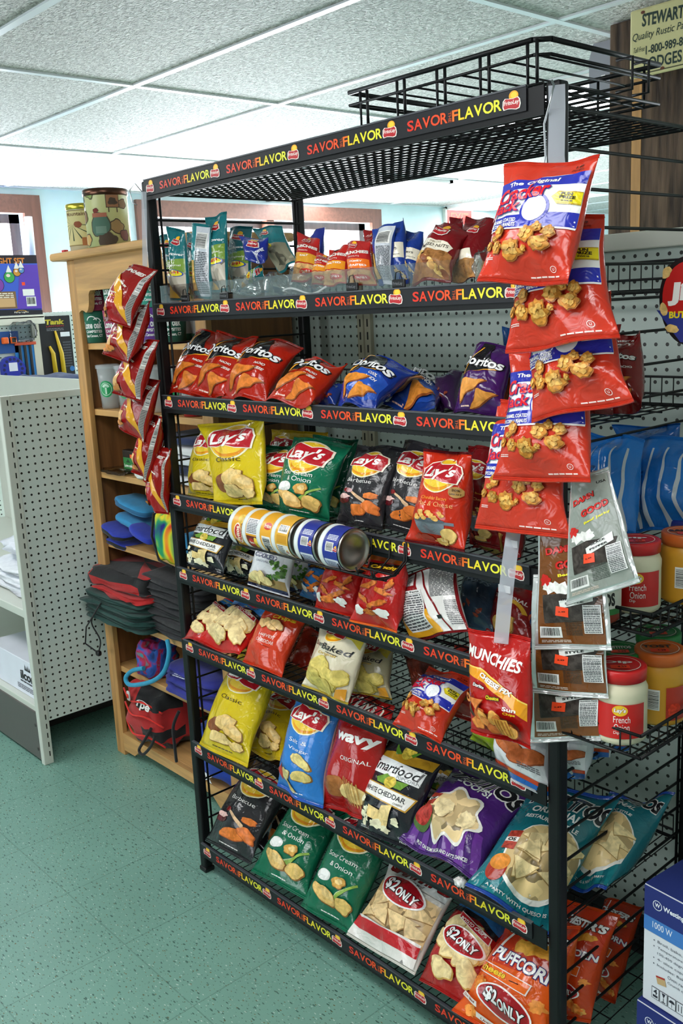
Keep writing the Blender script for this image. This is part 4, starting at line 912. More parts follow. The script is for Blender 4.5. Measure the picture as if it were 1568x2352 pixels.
def wavy(a):
    A = Art(); lays_logo(A, a * .90, .85)
    A.text('wavy', .06, a * .63, .78, .22, M('f4f2ee'), .04, .1).text('ORIGINAL', .14, a * .47, .52, .08, M('f0ece6'), .0)
    A.ell(-.16, a * .22, .26, .20, M('a8662e', 'food'), .3)
    A.chip(.20, a * .20, .22, .17, -.5, 3, M('e8cc86', 'food'))
    for k in range(6): A.poly([(.04 + .05 * k, a * .33 - .02 * k), (.055 + .05 * k, a * .33 - .02 * k), (.16 + .045 * k, a * .11 - .01 * k), (.145 + .045 * k, a * .11 - .01 * k)], M('b8904a', 'food')); A.n -= 1
    A.n += 1
    return A
def sunflower(a):
    A = Art(); logo2(A, .05, a * .82, .5)
    A.poly([(-.56, a * .52), (.5, a * .60), (.5, a * .40), (-.56, a * .34)], M('7a9a3c')).text('Sunflower', -.02, a * .64, .90, .13, M('eef2f0'), .02, .1, .04).text('Seeds', -.1, a * .56, .4, .09, M('c8dcd8'), .0).text('Original', .0, a * .48, .62, .11, M('f0f0e0'), .01, .1, .08)
    A.poly([(-.56, a * .34), (.5, a * .40), (.5, a * .03), (-.56, a * .03)], M('b0a898', 'chipwin')); A.poly([(-.56, a * .25), (-.2, a * .10), (-.1, 0), (-.56, 0)], M('dca82c'))
    A.ell(.04, a * .37, .36, .16, M('2a4aa8')).ell(.04, a * .37, .32, .13, M('f0e02c')).text('2/$1', .04, a * .38, .42, .13, M('c82a24'), .05, 0, .1); return A
def logo2(A, cx, cy, s):
    A.ell(cx + .08 * s, cy + .28 * s, .22 * s, .22 * s, M('f2b428'))
    for k, m in ((1.0, 'ece6e0'), (.88, 'b0222a')): A.poly([(cx + x * k * s, cy + y * k * s - .04 * s) for x, y in ((-.56, -.20), (-.2, -.27), (.25, -.36), (.5, -.2), (.44, .2), (.1, .2), (-.36, .26))], M(m))
    A.text('FritoLay', cx, cy - .05 * s, .74 * s, .22 * s, M('f2eee8'), .02, .1)
def sidepack(a):
    A = Art(); A.poly([(-.2, a * .96), (.5, a * .96), (.5, .0), (-.1, 0)], M('c6ccd4')); A.barcode(-.14, .40, a * .66, a * .88, 4, True); A.lines(-.10, .42, a * .06, a * .62, 24, M('44464c'), 5)
    A.poly([(-.56, a * .5), (-.2, a * .5), (-.14, a * .1), (-.56, a * .1)], M('c8a050', 'kernel')); return A
def bluepack(a):
    A = Art(); A.poly([(-.56, a * .62), (.5, a * .62), (.5, a * .38), (-.56, a * .38)], M('e6e0cc')).text("KEYS", -.05, a * .52, .6, .12, M('3a3a3a'), .03).text("CASHEWS", .0, a * .43, .7, .05, M('3a3a3a'), .01)
    for k in range(12): A.arc(-.35 + .7 * ((k * .618) % 1), a * (.08 + .27 * ((k * .38) % 1)), .05, .11, k, k + 3.6, M(('d8b060', 'e2c078')[k % 2], 'food'), n=10)
    return A
def mixednuts(a):
    A = Art(); logo2(A, .0, a * .80, .44)
    A.poly([(-.56, a * .60), (-.3, a * .64), (.3, a * .60), (.42, a * .54), (.36, a * .44), (-.56, a * .46)], M('ece4d0')).text('DELUXE', .0, a * .585, .3, .045, M('6a5a3a'), .0).text('MIXED NUTS', -.02, a * .525, .74, .085, M('3c3428'), .01, .15)
    A.poly([(-.56, a * .46), (.36, a * .44), (.46, a * .40), (.48, a * .04), (-.56, a * .04)], M('a8713a', 'kernel'))
    for k in range(16):
        x, y = -.40 + .8 * ((k * .618) % 1), a * (.08 + .33 * ((k * .38) % 1))
        if k % 2: A.arc(x, y, .035, .10, k * 1.3, k * 1.3 + 3.8, M('e4be6c', 'food'), n=12)
        else: A.blob(x, y, .10, .065, M(('8a4a22', 'd09a4c')[k % 4 // 2], 'food'), k, .3, rot=k)
    return A
def peanuts(sub, col):
    def f(a):
        A = Art(); logo2(A, -.1, a * .88, .34); A.text('MUNCHIES', .0, a * .70, .90, .13, M('f2eee4'), .04, 0, .05).text('PEANUTS', -.05, a * .605, .46, .05, M('f0d8c8'), .01)
        A.poly([(-.45, a * .56), (.5, a * .54), (.5, a * .32), (-.40, a * .34)], M(col))
        for i, t in enumerate(sub): A.text(t, .04, a * (.49 - .09 * i), .10 * len(t), .075, M('f6f0e4'), .03)
        A.poly([(-.56, a * .31), (.5, a * .30), (.5, a * .03), (-.56, a * .03)], M('c89858', 'kernel')).ell(.1, a * .15, .28, .10, M('c83028')).text('2/$1', .1, a * .15, .34, .08, M('f6e8e0'), .04); return A
    return f
def jerky(silver, flav):
    def f(a):
        A = Art(); bg = '8e948c' if silver else '74431c'
        A.rect(-.45, .45, a * .05, a * .96, M(bg))
        A.text('USA', .28, a * .90, .22, .045, M('2a2a2a'), .03)
        A.text('DAMN', -.12, a * .80, .46, .10, M('c8241c'), .05, 0, .18, out=M('2a0c0a'), ow=.03).text('GOOD', .10, a * .70, .56, .12, M('c8241c'), .05, 0, .18, out=M('2a0c0a'), ow=.03).text('Beef Jerky', .12, a * .62, .50, .055, M('ece02a'), .03, 0, .18)
        A.blob(-.16, a * .50, .20, .10, M('eceae4', 'food'), 3, .8, fr=2.5); A.blob(-.34, a * .56, .08, .08, M('c8241c'), 6, .7, fr=2.5)
        A.poly([(-.38, a * .44), (-.1, a * .46), (.40, a * .42), (.2, a * .24), (-.34, a * .22)], M('3a322c', 'kernel'))
        A.poly([(-.12, a * .40), (.34, a * .47), (.34, a * .40), (-.10, a * .34)], M('e6e6e2'))
        for i, t in enumerate(flav): A.text(t, .10, a * (.425 - .035 * i), .05 * len(t), .032, M(K_), .03, 0, .14)
        A.facts(.20, .43, a * .14, a * .37); A.lines(-.06, .17, a * .12, a * .25, 10, M('40362c' if not silver else '50564f'), 4); A.barcode(-.42, -.12, a * .10, a * .19, 4); A.lines(-.40, .0, a * .06, a * .085, 2, M('c8b8a8'), 6)
        A.poly([(-.16, a * .36), (.02, a * .345), (.01, a * .27), (-.17, a * .285)], M('f0481e', 'plastic')); A.text('2.49', -.08, a * .315, .10, .022, M('3a1408', 'plastic'), .02)
        return A
    return f
def ruffles(a):
    A = Art(); A.poly([(-.56, a * .50), (.5, a * .50), (.5, a * .12), (-.56, a * .20)], M('e2e4e8')); A.chip(-.1, a * .40, .30, .14, -.4, 3, M('d8753a', 'food'), M('9a4a20', 'food')); A.chip(.2, a * .32, .26, .12, .3, 4, M('d06c34', 'food'), M('9a4a20', 'food'))
    A.poly([(-.56, a * .17), (.5, a * .12), (.5, a * .07), (-.56, a * .12)], M('d8481e')).poly([(-.56, a * .12), (.5, a * .07), (.5, 0), (-.56, 0)], M('2a6ac0')); A.lines(.1, .4, a * .2, a * .26, 3, M('6a6a70'), 2); return A
def bluechips(a):
    A = Art()
    for k, x in enumerate((-.36, -.14, .08, .28)): A.poly([(x, 0), (x + .07, 0), (x + .05, a * .3), (x + .075, a * .5), (x + .05, a * .85), (x + .03, a * .85), (x + .03, a * .5), (x, a * .3)], M('c4cdd6'))
    A.lines(-.28, -.16, a * .3, a * .6, 6, M('0c4a8a'), 3); return A
def spicy(a):
    A = Art(); A.text('SWEET &', .0, a * .90, .5, .07, M('eceae6'), .03).text('SPICY', .05, a * .82, .5, .09, M('eceae6'), .04).text('Doritos', .0, a * .64, .84, .18, M('eceae6'), .04, .12, -.06, out=M('1a1a1e'), ow=.05).text('NACHO', .2, a * .50, .34, .06, M('eceae6'), .03, 0, -.05)
    A.tri(.02, a * .32, .30, 2.6, M('e08a34', 'food'), M('a8521c', 'food')).tri(.1, a * .18, .24, .6, M('d87c2c', 'food'), M('a8521c', 'food')); return A
def dark_art(txt):
    def f(a):
        A = Art(); A.text(txt, .0, a * .80, .7, .12, M('5a6a78'), .03, 0, -.1)
        for k in range(5): A.blob(-.3 + .14 * k, a * (.2 + .08 * (k % 3)), .10, .04, M('8a3418', 'kernel'), k, .4, rot=k)
        return A
    return f
def orig_art(a):
    A = Art(); A.text('The ORIGINAL', .0, a * .62, .8, .09, M('d8c8c0'), .02, .1, -.15).arc(.1, a * .35, .22, .30, .2, 3, M('c8962c')); A.chip(-.1, a * .2, .25, .14, .4, 2, M('c89a48', 'food')); return A
# ---------------- the bags, shelf by shelf (corner pixels are turned into points on the shelf's own depth)
Z = [z + .003 for z in ZT]
TEAL, DRED, YEL, GRN, BLKB, MAR = '1d6f76', 'aa1c08', 'd6bd1a', '0f6b4c', '2c2b2e', '5c1016'
G2, G3, G4, G5, G6, G7, G8 = ['snack bags on the %s shelf' % s for s in ('peanut', 'red tortilla chip', 'third chip', 'popcorn and cheese puff', 'baked chip', 'family size chip', 'bottom')]
sm = dict(group=G2, T=.034, nar=.10)
# --- second shelf from the top: seeds and nuts
bag('seed_bag', 'teal sunflower seed bag at far left end of peanut shelf, leaning left', sunflower, ((402, 688), (432, 690), (362, 545), (394, 532)), yb=.05, yt=.09, seed=1, body=TEAL, **sm)
bag('seed_bag', 'narrow teal seed bag standing upright, leftmost in front on peanut shelf', sunflower, ((396, 690), (436, 690), (386, 520), (428, 530)), yb=.012, yt=.03, seed=2, body=TEAL, **sm)
bag('seed_bag', 'teal seed bag wedged half hidden behind the leftmost upright seed bag', sunflower, ((436, 686), (470, 686), (426, 533), (462, 540)), yb=.08, yt=.10, seed=3, body=TEAL, **sm)
bag('seed_bag', 'teal seed bag turned to show its silver barcode back', sidepack, ((447, 686), (487, 686), (440, 512), (486, 516)), yb=.015, yt=.04, seed=4, body='2a7d84', **sm)
bag('seed_bag', 'tallest teal seed bag on the peanut shelf with folded-over peak', sunflower, ((486, 672), (524, 668), (474, 500), (522, 486)), yb=.03, yt=.07, seed=5, body=TEAL, **sm)
bag('seed_bag', 'wide teal seed bag standing behind, right of the tallest seed bag', sunflower, ((528, 668), (578, 664), (524, 522), (576, 518)), yb=.10, yt=.14, seed=6, body='17606a', **sm)
bag('seed_bag', 'dark blue seed bag flopped forward in the middle of the teal bags', lambda a: (lambda A: (logo2(A, .05, a * .62, .5), A.text('Sunflower', .2, a * .25, .7, .14, M('e6ecf4'), .02, .1, .9))[0] or A)(Art()), ((565, 600), (612, 607), (551, 545), (620, 548)), yb=.04, yt=.07, seed=7, body='1c2a86', **sm)
bag('seed_bag', 'clear-bodied seed bag with teal header right of the dark blue bag', lambda a: (lambda A: (A.poly([(-.5, a * .55), (.5, a * .5), (.5, 0), (-.5, 0)], M('8d8a74', 'chipwin')), logo2(A, -.15, a * .82, .4), A.ell(-.22, a * .48, .16, .10, M('f0e02c')).text('2/$1', -.22, a * .48, .2, .08, M('c82a24'), .04))[0] or A)(Art()), ((640, 628), (682, 600), (578, 524), (645, 518)), yb=.09, yt=.13, seed=8, body=TEAL, **sm)
bag('seed_bag', 'teal seed bag lying on its side under the dark blue bag', sunflower, ((555, 662), (560, 628), (608, 640), (600, 604)), yb=.03, yt=.06, seed=9, body=TEAL, **sm)
cl = dict(group=G2, T=.05, nar=.04)
bag('clear_bag', 'small crumpled clear plastic bag beside the seed bag lying down', None, ((535, 676), (600, 672), (545, 640), (590, 632)), yb=.018, yt=.05, seed=31, body='fcfefe', kind='clear', **cl)
bag('clear_bag', 'crumpled clear plastic bag in front of the red and white peanut bag', None, ((604, 674), (672, 670), (612, 632), (660, 630)), yb=.016, yt=.06, seed=32, body='fdfefd', kind='clear', **cl)
bag('clear_bag', 'largest crumpled clear plastic bag heaped before the salted peanuts', None, ((650, 672), (752, 664), (668, 620), (735, 632)), yb=.012, yt=.08, seed=33, body='fefdfb', kind='clear', **cl)
bag('peanut_bag', 'red peanut bag with white foil top, leftmost of the red peanut bags', peanuts(['SALT'], 'd89a2c'), ((672, 650), (728, 640), (686, 535), (738, 552)), yb=.05, yt=.10, seed=10, body='b4201e', seal='e8e8e8', **sm)
bag('nut_bag', 'blue bag corner with a hang hole poking up beside the window', lambda a: Art().ell(.0, a * .72, .10, .05, M('d8e2f0')), ((700, 640), (742, 650), (712, 540), (742, 520)), yb=.13, yt=.16, seed=11, body='27348e', **sm)
bag('peanut_bag', 'salted peanut bag with orange panel half hidden behind the clear heap', peanuts(['SALTED'], 'e0901e'), ((716, 658), (752, 648), (728, 580), (770, 592)), yb=.03, yt=.06, seed=12, body='b8241e', **sm)
bag('peanut_bag', 'salted peanut bag tilted right with crinkled red top', peanuts(['SALTED'], 'e0901e'), ((744, 658), (796, 652), (758, 575), (805, 562)), yb=.015, yt=.05, seed=13, body='b8241e', **sm)
bag('peanut_bag', 'honey roasted peanut bag standing straight with orange panel', peanuts(['HONEY', 'ROASTED'], 'e8701e'), ((800, 660), (863, 654), (794, 556), (848, 552)), yb=.012, yt=.04, seed=14, body='b4201e', seal='d8d0d0', **sm)
bag('peanut_bag', 'dark red peanut bag behind the honey roasted bag', peanuts(['HONEY'], 'c85a1e'), ((842, 650), (872, 648), (838, 530), (868, 526)), yb=.07, yt=.10, seed=15, body='8a1a1c', **sm)
bag('nut_bag', 'blue nut bag showing barcode, leftmost of the three blue nut bags', sidepack, ((868, 656), (902, 654), (852, 526), (908, 512)), yb=.02, yt=.05, seed=16, body='1d3c90', **sm)
bag('nut_bag', 'middle blue nut bag with silver peak standing tall', lambda a: bluepack(a), ((898, 654), (940, 650), (902, 520), (926, 500)), yb=.04, yt=.07, seed=17, body='1d3c90', seal='d8dce0', **sm)
bag('nut_bag', 'rightmost blue nut bag, tucked against the big mixed nuts bag', lambda a: bluepack(a), ((936, 650), (962, 648), (930, 530), (975, 535)), yb=.05, yt=.09, seed=18, body='1a3684', **sm)
bag('nut_bag', 'large dark red mixed nuts bag standing in front on peanut shelf', mixednuts, ((938, 655), (1030, 644), (995, 510), (1076, 526)), yb=.012, yt=.08, seed=19, body='7a1218', **dict(sm, T=.05))
bag('nut_bag', 'dark red nut bag with a crinkled top seen behind the big mixed nuts bag', lambda a: Art(), ((1030, 610), (1062, 612), (1034, 500), (1066, 500)), yb=.16, yt=.18, seed=20, body='6a1016', **sm)
bag('nut_bag', 'dark red mixed nuts bag on right with round hang hole near its top', lambda a: (lambda A: (logo2(A, .0, a * .72, .34), A.ell(-.2, a * .88, .05, .035, M('1a0a0a')), A.poly([(-.5, a * .34), (.1, a * .40), (.2, a * .24), (-.5, a * .18)], M('ece4d0')), A.poly([(-.5, a * .22), (.5, a * .26), (.5, 0), (-.5, 0)], M('b07a3c', 'kernel')))[0] or A)(Art()), ((1035, 648), (1112, 640), (1070, 496), (1150, 508)), yb=.06, yt=.12, seed=21, body='6e1016', **dict(sm, T=.05))
bag('clear_bag', 'clear plastic bag end beside the top caramel popcorn bag', None, ((1092, 645), (1120, 646), (1100, 575), (1128, 570)), yb=.03, yt=.05, seed=34, body='fcfdfd', kind='clear', **cl)
# --- third shelf: tortilla chips
nch = doritos('Doritos', ['NACHO', 'CHEESE'])
d = dict(group=G3, T=.06, seal=DRED)
bag('chip_bag', 'red nacho chip bag at far left end of its shelf against the post', nch, ((381, 903), (462, 908), (447, 755), (528, 768)), zb=Z[2], yb=.012, seed=1, body=DRED, **d)
bag('chip_bag', 'second red nacho chip bag from the left, overlapped by the third', nch, ((437, 906), (520, 915), (505, 763), (600, 778)), zb=Z[2], yb=.012, seed=2, body=DRED, **d)
bag('chip_bag', 'third red nacho chip bag, front one with its whole logo showing', nch, ((502, 913), (600, 921), (583, 776), (692, 792)), zb=Z[2], yb=.012, seed=3, body=DRED, **dict(d, T=.075))
bag('chip_bag', 'slumped red nacho chip bag standing apart beside the blue chip bag', nch, ((607, 922), (716, 930), (712, 827), (800, 838)), zb=Z[2], yb=.012, seed=4, body='b0260a', **dict(d, T=.07))
bag('chip_bag', 'small blue snack bag lying flat between red and blue chip bags', dark_art('RANCH'), ((724, 928), (772, 933), (745, 880), (790, 886)), yb=.02, yt=.06, seed=5, body='17307a', **dict(d, T=.04, seal=None))
bag('chip_bag', 'blue ranch chip bag leaning back in the middle of the shelf', doritos('Doritos', ['COOL', 'RANCH'], 'd88420', '2450b0'), ((767, 929), (850, 937), (829, 813), (958, 846)), zb=Z[2], yb=.012, seed=6, body='16338c', **dict(d, T=.075, seal=None))
bag('chip_bag', 'deflated blue ranch chip bag lying on its back on the wire shelf', doritos('Doritos', ['COOL', 'RANCH'], 'c87a24', '1e4498'), ((868, 938), (1000, 948), (905, 850), (1040, 868)), yb=.05, yt=.26, seed=7, body='17357f', **dict(d, T=.065, seal=None))
bag('chip_bag', 'dark purple snack bag lying behind the deflated blue bag', dark_art('SPICY'), ((1000, 940), (1045, 944), (1000, 868), (1060, 850)), yb=.14, yt=.2, seed=8, body='3a1a48', **dict(d, seal=None))
bag('chip_bag', 'dark purple tortilla chip bag standing behind the caramel popcorn', doritos('Doritos', [], 'd8903a'), ((1037, 947), (1151, 953), (1091, 788), (1185, 792)), zb=Z[2], yb=.012, seed=9, body='40195a', **dict(d, seal=None, T=.06))
bag('chip_bag', 'blue tortilla chip bag at the shelf end beside the purple bag', doritos('Doritos', ['DIPPED'], 'c8602a'), ((1150, 952), (1235, 958), (1160, 752), (1240, 770)), yb=.06, yt=.10, seed=10, body='1f4a86', **dict(d, seal=None, T=.06))
bag('chip_bag', 'dark red spicy nacho chip bag behind the caramel popcorn at right', spicy, ((1330, 960), (1400, 950), (1330, 760), (1420, 740)), yb=.08, yt=.14, seed=11, body='6e1214', **dict(d, T=.06))
bag('chip_bag', 'rightmost dark red nacho chip bag seen through the side wires', spicy, ((1395, 958), (1478, 940), (1398, 775), (1474, 762)), yb=.16, yt=.22, seed=12, body='7c1616', **dict(d, T=.06))
# --- fourth shelf: potato chips
p = dict(group=G4, T=.07)
CL = lays(['Classic'], '4a3a14', f_classic); SO = lays(['Sour Cream', '& Onion'], 'eef0ea', f_onion); BB = lays(['Barbecue'], 'e6e4e0', f_bbq); MC = lays([], 'f0c060', f_mac)
bag('chip_bag', 'yellow chip bag at far left behind the front yellow bag, upper shelf', CL, ((425, 1136), (520, 1152), (455, 984), (530, 972)), yb=.03, seed=1, body=YEL, **p)
bag('chip_bag', 'upright yellow chip bag in front on the potato chip shelf, tallest of the yellow ones', CL, ((500, 1158), (612, 1160), (463, 976), (615, 958)), yb=-.01, yt=.04, seed=2, body=YEL, **p)
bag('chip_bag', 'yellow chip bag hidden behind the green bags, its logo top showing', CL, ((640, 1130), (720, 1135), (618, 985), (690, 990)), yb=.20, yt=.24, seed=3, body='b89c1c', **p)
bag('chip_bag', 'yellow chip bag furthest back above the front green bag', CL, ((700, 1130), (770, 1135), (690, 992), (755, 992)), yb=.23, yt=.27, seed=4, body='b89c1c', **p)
bag('chip_bag', 'green onion chip bag peeking out left of the front green bag', SO, ((586, 1166), (672, 1178), (604, 1022), (705, 1026)), yb=.04, seed=5, body=GRN, **p)
bag('chip_bag', 'front green onion chip bag with full logo on the upper chip shelf', SO, ((631, 1178), (745, 1196), (665, 1000), (800, 1020)), yb=-.016, zb=Z[3], seed=6, body=GRN, **dict(p, T=.08))
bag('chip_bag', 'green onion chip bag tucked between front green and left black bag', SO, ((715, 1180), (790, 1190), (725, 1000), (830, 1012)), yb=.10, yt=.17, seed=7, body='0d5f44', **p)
bag('chip_bag', 'left black barbecue chip bag on the upper chip shelf', BB, ((770, 1202), (872, 1218), (820, 1020), (926, 1028)), zb=Z[3], yb=.0, seed=8, body=BLKB, **p)
bag('chip_bag', 'right black barbecue chip bag partly behind the red chip bag', BB, ((870, 1212), (970, 1236), (926, 1008), (1030, 1030)), yb=.02, seed=9, body=BLKB, **p)
bag('chip_bag', 'red and maroon chip bag picturing a pot of macaroni', MC, ((939, 1245), (1076, 1270), (984, 1032), (1092, 1040)), zb=Z[3], yb=-.01, seed=10, body='c22c14', seal=MAR, **dict(p, T=.08))
bag('chip_bag', 'maroon chip bag with gold badge behind the macaroni bag', MC, ((1072, 1248), (1140, 1262), (1068, 1020), (1146, 1030)), yb=.08, yt=.15, seed=11, body='7c1418', **p)
bag('chip_bag', 'red chip bag low behind the hanging plastic strip', orig_art, ((1085, 1262), (1200, 1290), (1098, 1190), (1215, 1205)), yb=.10, yt=.16, seed=12, body='8c1818', **p)
bag('chip_bag', 'large light blue striped chip bag beyond the side wires, left one', bluechips, ((1352, 1215), (1460, 1235), (1345, 990), (1480, 1010)), yb=.14, yt=.22, seed=13, body='1f77cc', **dict(p, T=.10))
bag('chip_bag', 'large light blue striped chip bag beyond the side wires, right one', bluechips, ((1445, 1225), (1600, 1215), (1455, 1008), (1610, 1000)), yb=.24, yt=.30, seed=14, body='1f72c4', **dict(p, T=.10))
bag('chip_bag', 'dark blue topped chip bag at the back above the light blue bags', lambda a: Art(), ((1420, 1100), (1560, 1110), (1412, 978), (1568, 975)), yb=.32, yt=.36, seed=15, body='1a5ca8', **dict(p, T=.07))
# --- fifth shelf: popcorn and cheese puffs
q = dict(group=G5, T=.06)
bag('popcorn_bag', 'black and white cheddar popcorn bag at far left under the yellow chips', smartfood, ((422, 1298), (508, 1322), (462, 1182), (548, 1194)), zb=Z[4], yb=-.005, seed=1, body='25262b', ext=.08, **q)
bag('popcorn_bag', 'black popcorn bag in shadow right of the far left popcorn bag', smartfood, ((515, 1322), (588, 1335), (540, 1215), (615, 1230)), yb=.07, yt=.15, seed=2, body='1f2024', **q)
bag('chip_bag', 'white chip bag with green herbs below the row of dip cans', kettle, ((564, 1342), (658, 1372), (596, 1235), (686, 1255)), zb=Z[4], yb=-.008, seed=3, body='e4e6ea', **q)
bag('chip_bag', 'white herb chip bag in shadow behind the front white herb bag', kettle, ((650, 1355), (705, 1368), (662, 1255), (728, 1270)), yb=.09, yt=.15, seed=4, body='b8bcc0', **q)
bag('puff_bag', 'light blue cheese puff bag left of the red puff bags', cheetos(), ((692, 1370), (756, 1388), (712, 1285), (780, 1300)), yb=.05, yt=.10, seed=5, body='2f73b8', **q)
bag('puff_bag', 'left red crunchy cheese puff bag under the dip cans', cheetos(), ((716, 1393), (814, 1420), (752, 1290), (842, 1310)), zb=Z[4], yb=-.008, ext=0.12, seed=6, body='b81c1a', seal='d0301e', **q)
bag('puff_bag', 'right red crunchy cheese puff bag beside the nutrition facts bag', cheetos(), ((808, 1428), (920, 1456), (850, 1285), (938, 1300)), zb=Z[4], yb=-.012, ext=0.12, seed=7, body='c01e1c', seal='e8702a', **dict(q, T=.07))
bag('chip_bag', 'white and maroon bag turned backwards to show nutrition facts', nutri, ((944, 1472), (1074, 1450), (893, 1326), (1042, 1294)), yb=-.005, yt=.05, seed=8, body='8a1c20', back='d8d6d2', **dict(q, T=.055, nar=.03))
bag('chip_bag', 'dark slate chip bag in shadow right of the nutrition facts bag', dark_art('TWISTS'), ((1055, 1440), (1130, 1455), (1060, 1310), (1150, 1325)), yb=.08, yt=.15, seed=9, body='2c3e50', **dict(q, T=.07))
bag('chip_bag', 'dark red corn chip bag behind the hanging plastic strip', orig_art, ((1120, 1458), (1225, 1480), (1140, 1330), (1245, 1345)), yb=.09, yt=.16, seed=10, body='7a1616', **dict(q, T=.07))
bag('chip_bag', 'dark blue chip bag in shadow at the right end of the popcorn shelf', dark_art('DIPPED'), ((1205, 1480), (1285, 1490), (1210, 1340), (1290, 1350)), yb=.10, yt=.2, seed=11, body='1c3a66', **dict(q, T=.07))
# --- sixth shelf
r6 = dict(group=G6, T=.065)
bag('crisp_bag', 'red potato crisp bag at far left on the baked chip shelf', popcrisp(0), ((414, 1464), (498, 1490), (507, 1376), (560, 1386)), zb=Z[5], yb=-.02, seed=1, body='b41c1a', **r6)
bag('crisp_bag', 'red potato crisp bag second from left with blue ribbon top', popcrisp(0), ((448, 1473), (555, 1510), (548, 1380), (628, 1398)), zb=Z[5], yb=-.03, seed=2, body='c01e1a', **r6)
bag('chip_bag', 'orange red harvest cheddar chip bag on the baked chip shelf', suncheddar, ((553, 1518), (640, 1553), (612, 1392), (706, 1420)), zb=Z[5], yb=-.03, ext=0.14, seed=3, body='cc3a1c', **r6)
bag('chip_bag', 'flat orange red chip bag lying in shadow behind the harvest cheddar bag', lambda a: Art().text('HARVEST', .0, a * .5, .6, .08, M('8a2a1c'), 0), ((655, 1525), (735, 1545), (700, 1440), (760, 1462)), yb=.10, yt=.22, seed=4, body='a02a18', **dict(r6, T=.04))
bag('chip_bag', 'cream oven baked potato chip bag in front on its shelf', baked, ((698, 1577), (802, 1620), (738, 1432), (850, 1462)), zb=Z[5], yb=-.03, ext=0.1, seed=5, body='d8cfb4', seal='c8b040', **dict(r6, T=.075))
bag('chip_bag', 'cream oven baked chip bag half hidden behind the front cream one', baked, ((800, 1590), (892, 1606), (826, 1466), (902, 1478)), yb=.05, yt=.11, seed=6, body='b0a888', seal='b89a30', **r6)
bag('popcorn_bag', 'clear-sided caramel snack bag in shadow behind the slumped popcorn bag', dark_art('NUTS'), ((950, 1580), (1010, 1600), (925, 1500), (995, 1510)), yb=.12, yt=.18, seed=7, body='6a2a1c', **r6)
bag('popcorn_bag', 'red, white and blue caramel popcorn bag slumped on the wire shelf', crackerjack, ((900, 1662), (1008, 1706), (985, 1528), (1092, 1562)), zb=Z[5], yb=-.03, seed=8, body='c8361f', **dict(r6, T=.075))
bag('popcorn_bag', 'caramel popcorn bag behind the slumped one, its blue band showing', crackerjack, ((1020, 1640), (1090, 1660), (1040, 1478), (1130, 1500)), yb=.08, yt=.16, seed=9, body='a82a22', **r6)
bag('chip_bag', 'lime green bag corner under the hanging cheese snack bag', lambda a: Art(), ((1085, 1700), (1150, 1735), (1090, 1640), (1160, 1660)), yb=.05, yt=.08, seed=10, body='8aa51c', **r6)
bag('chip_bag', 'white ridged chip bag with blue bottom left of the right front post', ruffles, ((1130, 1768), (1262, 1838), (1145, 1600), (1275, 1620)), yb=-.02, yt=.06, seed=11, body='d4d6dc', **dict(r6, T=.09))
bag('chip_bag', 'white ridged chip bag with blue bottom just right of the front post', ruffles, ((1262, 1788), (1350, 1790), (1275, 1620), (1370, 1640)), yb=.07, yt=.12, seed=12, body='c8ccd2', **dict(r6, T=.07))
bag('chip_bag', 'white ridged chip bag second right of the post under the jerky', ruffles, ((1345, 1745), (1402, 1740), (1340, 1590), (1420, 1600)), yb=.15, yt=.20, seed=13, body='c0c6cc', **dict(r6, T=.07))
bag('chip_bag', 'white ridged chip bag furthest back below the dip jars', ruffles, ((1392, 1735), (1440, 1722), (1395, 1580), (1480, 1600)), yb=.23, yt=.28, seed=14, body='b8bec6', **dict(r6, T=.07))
# --- seventh shelf
s7 = dict(group=G7, T=.085)
bag('chip_bag', 'large yellow chip bag leaning at far left on the family size shelf', CL, ((451, 1707), (562, 1762), (524, 1540), (626, 1582)), zb=Z[6], yb=-.03, ext=0.34, seed=1, body=YEL, **s7)
bag('chip_bag', 'large yellow chip bag lying behind the leaning one, seal forward', CL, ((566, 1722), (650, 1755), (628, 1590), (705, 1612)), yb=.05, yt=.2, ext=0.1, seed=2, body='c8aa18', **s7)
bag('chip_bag', 'tall light blue salt and vinegar chip bag on the family size shelf', lays(['Salt &', 'Vinegar'], 'eef2f6', f_vin), ((630, 1806), (732, 1858), (680, 1600), (782, 1640)), zb=Z[6], yb=-.032, ext=0.16, seed=3, body='2f7ccc', seal='2a5cb8', back='d8ccc8', **s7)
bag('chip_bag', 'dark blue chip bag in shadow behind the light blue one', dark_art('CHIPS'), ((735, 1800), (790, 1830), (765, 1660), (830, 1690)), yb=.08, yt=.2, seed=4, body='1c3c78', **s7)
bag('chip_bag', 'large red wavy chip bag between blue chips and black popcorn', wavy, ((735, 1852), (850, 1886), (784, 1625), (900, 1665)), zb=Z[6], yb=-.012, ext=0.2, seed=5, body='a81a18', **s7)
bag('popcorn_bag', 'large black and white cheddar popcorn bag with corn cob picture', smartfood, ((808, 1900), (932, 1952), (888, 1690), (1022, 1738)), zb=Z[6], yb=-.034, ext=0.06, seed=6, body='24262c', **dict(s7, T=.08))
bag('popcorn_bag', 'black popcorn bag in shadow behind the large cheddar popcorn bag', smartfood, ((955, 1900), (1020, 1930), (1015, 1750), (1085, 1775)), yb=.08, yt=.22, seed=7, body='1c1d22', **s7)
bag('tortilla_bag', 'large purple tortilla scoop bag with star shaped window', tostitos(['SCOOPS!'], 'PUT ON SOME SALSA AND LET\'S DANCE!', '6a3490', 'star'), ((915, 1925), (1085, 2020), (1042, 1762), (1225, 1830)), zb=Z[6], yb=-.036, ext=.04, seed=8, body='4a2470', **dict(s7, T=.10))
